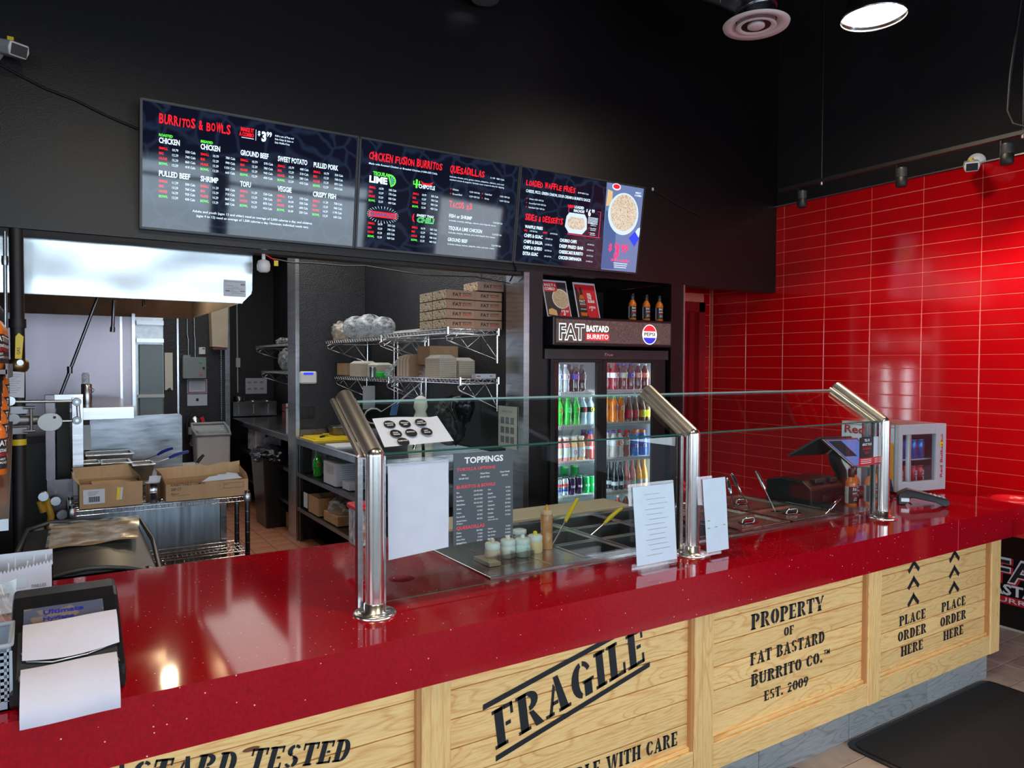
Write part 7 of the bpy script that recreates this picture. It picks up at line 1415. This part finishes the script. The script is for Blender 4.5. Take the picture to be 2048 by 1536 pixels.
t = thing('glove_notice', 'white illustrated notice on back wall above food warmer', 'poster', (2.45, 10.59, 1.3)); MB(WHITE).box(2.31, 2.60, 10.59, 10.596, 1.29, 1.51).build('sheet', t); k = MB(flat('tan_print', (.5, .36, .2)))
for i in range(3):
    for j in range(2): k.lathe([(.022, -.002), (.022, 0)], (2.36+i*.085, 10.588, 1.36+j*.09), 10, ax='y', sx=1.3, sy=.7)
k.build('print', t)
wallshelf('upper far wire wall shelf, partly behind the stub wall', 2.25, 2.675, 7.6, 9.75, 1.940, (9.72,)); wallshelf('lower far wire wall shelf, partly behind the stub wall', 2.25, 2.675, 7.6, 9.45, 1.625, (9.42,))
blob('plastic_bag', 'white bag on the upper far wire shelf', 'bag', (2.40, 9.0, 1.975), .05, FROST, (1.4, 3, 1), .3, 21); blob('plastic_bag', 'tall film bag on the lower far wire shelf', 'bag', (2.38, 8.75, 1.76), .12, FILM, (.8, 1.2, 1.1), .15, 23); blob('white_bag', 'crumpled white bag hanging by the lower far shelf', 'bag', (2.32, 8.0, 1.62), .07, WHPL, (.5, 1, 1.6), .3, 24)
t = thing('paper_roll_box', 'tall white carton with orange bands on far table', 'box', (2.07, 7.6, 1.0)); MB(WHITE).box(2.05, 2.13, 7.50, 7.58, 1.0, 1.30, c=.003).box(2.049, 2.131, 7.499, 7.581, 1.25, 1.27, ORAN).box(2.049, 2.131, 7.499, 7.581, 1.22, 1.24, flat('pale_blue', (.3, .5, .7))).build('carton', t)
t = thing('red_tin_stack', 'dim red tins beside the food warmer', 'tin', (2.55, 9.3, 1.0)); MB(flat('dull_red', (.22, .03, .03))).box(2.50, 2.60, 9.3, 9.42, 1.0, 1.10, c=.005).box(2.50, 2.60, 9.3, 9.42, 1.11, 1.2, c=.005).build('tin_can', t)
t = thing('white_pail', 'splashed white pail on the shelf under far table', 'pail', (2.2, 8.9, .668)); MB(mat('splashed_plastic', (.6, .6, .62), rough=.4, noise=.5, nscale=14)).box(2.04, 2.34, 8.85, 9.25, .668, .93, c=.01).build('pail', t); MB(INKB).box(2.15, 2.18, 8.848, 8.85, .84, .865).box(2.24, 2.30, 8.848, 8.85, .83, .85).build('print', t)
# left far wall
t = thing('ingredient_bin', 'white ingredient bin with clear sloped lid against black wall', 'bin', (1.62, 9.2, 0)); MB(WHPL).add([(1.46, 9.1, .08), (1.80, 9.1, .08), (1.80, 9.36, .08), (1.46, 9.36, .08), (1.42, 9.0, .86), (1.79, 9.0, .86), (1.79, 9.36, .97), (1.42, 9.36, .97)], [(3, 2, 1, 0), (0, 1, 5, 4), (1, 2, 6, 5), (2, 3, 7, 6), (3, 0, 4, 7)]).build('body', t, bevel=.02)
MB(FROST).box(1.45, 1.76, 9.03, 9.30, .90, .925).build('lid', t)
for x, y in ((1.5, 9.15), (1.76, 9.15), (1.5, 9.32), (1.76, 9.32)): MB(BLKPL).cyl((x-.012, y, .04), (x+.012, y, .04), .04, n=12).box(x-.008, x+.008, y-.01, y+.01, .06, .09).build('caster', t); MB(WHPL).tube([(1.42, 9.0, .88), (1.79, 9.0, .88), (1.80, 9.2, .95), (1.79, 9.36, .99), (1.42, 9.36, .99), (1.41, 9.2, .95)], .018, 8, closed=True).build('lid_rim', t)
t = thing('fire_extinguisher', 'silver fire extinguisher with red tag on black wall', 'extinguisher', (1.47, 9.5, .75)); MB(mat('polished_cylinder', (.6, .6, .6), rough=.2, metal=1, noise=.1)).lathe([(.07, .72), (.08, .74), (.08, 1.0), (.06, 1.05), (.02, 1.08)], (1.48, 9.48, 0), 22).build('cylinder', t); MB(BLKMET).box(1.45, 1.53, 9.46, 9.50, 1.08, 1.12).box(1.47, 1.58, 9.46, 9.49, 1.125, 1.14).build('valve_head', t); MB(BLKPL).tube([(1.45, 9.47, 1.10), (1.39, 9.46, 1.05), (1.38, 9.45, .9), (1.39, 9.45, .76)], .014, 8).build('hose', t)
MB(REDPL).prism([(1.53, 1.06), (1.57, 1.07), (1.60, .96), (1.57, .95)], 'y', 9.44, 9.45).build('tag', t); MB(WHITE).lathe([(.081, .86), (.081, .95)], (1.48, 9.48, 0), 22, caps=False).build('label', t)
t = thing('control_box', 'grey wall control box with red and green buttons', 'control box', (1.48, 9.58, 1.65)); MB(flat('enclosure_grey', (.22, .26, .26), rough=.4)).box(1.352, 1.616, 9.50, 9.596, 1.528, 1.786, c=.004).build('enclosure', t); MB(GREYC).box(1.36, 1.44, 9.52, 9.596, 1.786, 1.812).build('terminal_hood', t)
for z, x, m in ((1.73, 1.55, GRN), (1.59, 1.55, REDPL), (1.655, 1.585, INKB)): MB(m).lathe([(.013, -.012), (.014, 0)], (x, 9.50, z), 12, ax='y').build('button', t)
t = thing('wire_conduit', 'left of two galvanised conduits above control box', 'conduit', (1.43, 9.58, 1.8)); MB(ZINC).tube([(1.425, 9.58, 1.79), (1.425, 9.58, 2.0), (1.415, 9.58, 2.06), (1.415, 9.58, 3.2)], .010, 8).build('conduit', t)
t = thing('wire_conduit', 'right of two galvanised conduits above control box', 'conduit', (1.50, 9.58, 1.8)); MB(ZINC).tube([(1.502, 9.58, 1.79), (1.502, 9.58, 2.0), (1.494, 9.58, 2.06), (1.494, 9.58, 3.2)], .010, 8).build('conduit', t)
t = thing('thermostat', 'small white thermostat right of the conduits', 'thermostat', (1.58, 9.58, 1.86)); MB(WHPL).box(1.545, 1.62, 9.575, 9.597, 1.822, 1.908, c=.004).build('housing', t); MB(INKB).box(1.585, 1.61, 9.573, 9.575, 1.885, 1.897).build('display', t)
t = thing('framed_notice', 'red bordered certificate below the grey control box', 'notice', (1.52, 9.59, 1.4)); MB(WHITE).box(1.412, 1.638, 9.59, 9.597, 1.345, 1.515).build('sheet', t); k = MB(flat('border_red', (.35, .03, .04)))
for a in ((1.42, 1.63, 1.353, 1.363), (1.42, 1.63, 1.497, 1.507), (1.42, 1.43, 1.353, 1.507), (1.62, 1.63, 1.353, 1.507)): k.box(a[0], a[1], 9.588, 9.59, a[2], a[3])
for i in range(5): k.box(1.45, 1.60-.02*(i % 2), 9.588, 9.59, 1.475-i*.02, 1.478-i*.02, INKGR)
k.build('border_print', t)
t = thing('framed_notice', 'plain white notice with small emblem under the certificate', 'notice', (1.52, 9.59, 1.25)); MB(WHITE).box(1.412, 1.638, 9.59, 9.597, 1.195, 1.335).box(1.51, 1.54, 9.588, 9.59, 1.25, 1.285, INKB).build('sheet', t)
t = thing('notice_strip', 'tall narrow pale paper strip on black wall near cooler door', 'notice', (1.2, 9.59, 1.6)); MB(PULPW).box(1.166, 1.252, 9.585, 9.596, 1.39, 1.838).build('sheet', t); MB(INKB).prism([(1.185, 1.39), (1.235, 1.39), (1.225, 1.42), (1.20, 1.41)], 'y', 9.582, 9.585).build('torn_patch', t)
t = thing('beige_carton', 'beige carton mounted high by the steel pillar', 'box', (1.76, 9.5, 2.1)); MB(CREAM).prism([(1.672, 1.915), (1.848, 1.905), (1.856, 2.40), (1.66, 2.33)], 'y', 9.42, 9.596).build('carton', t); MB(flat('dark_red_edge', (.2, .05, .05))).box(1.68, 1.84, 9.43, 9.59, 1.88, 1.905).build('bottom_edge', t)
t = thing('chain', 'thin bead chain hanging beside the steel pillar', 'chain', (1.78, 9.5, 1.2)); k = MB(ZINC)
for i in range(32): k.box(1.783, 1.790, 9.50, 9.507, 1.02+i*.027, 1.038+i*.027)
k.build('chain_links', t, kind='stuff')
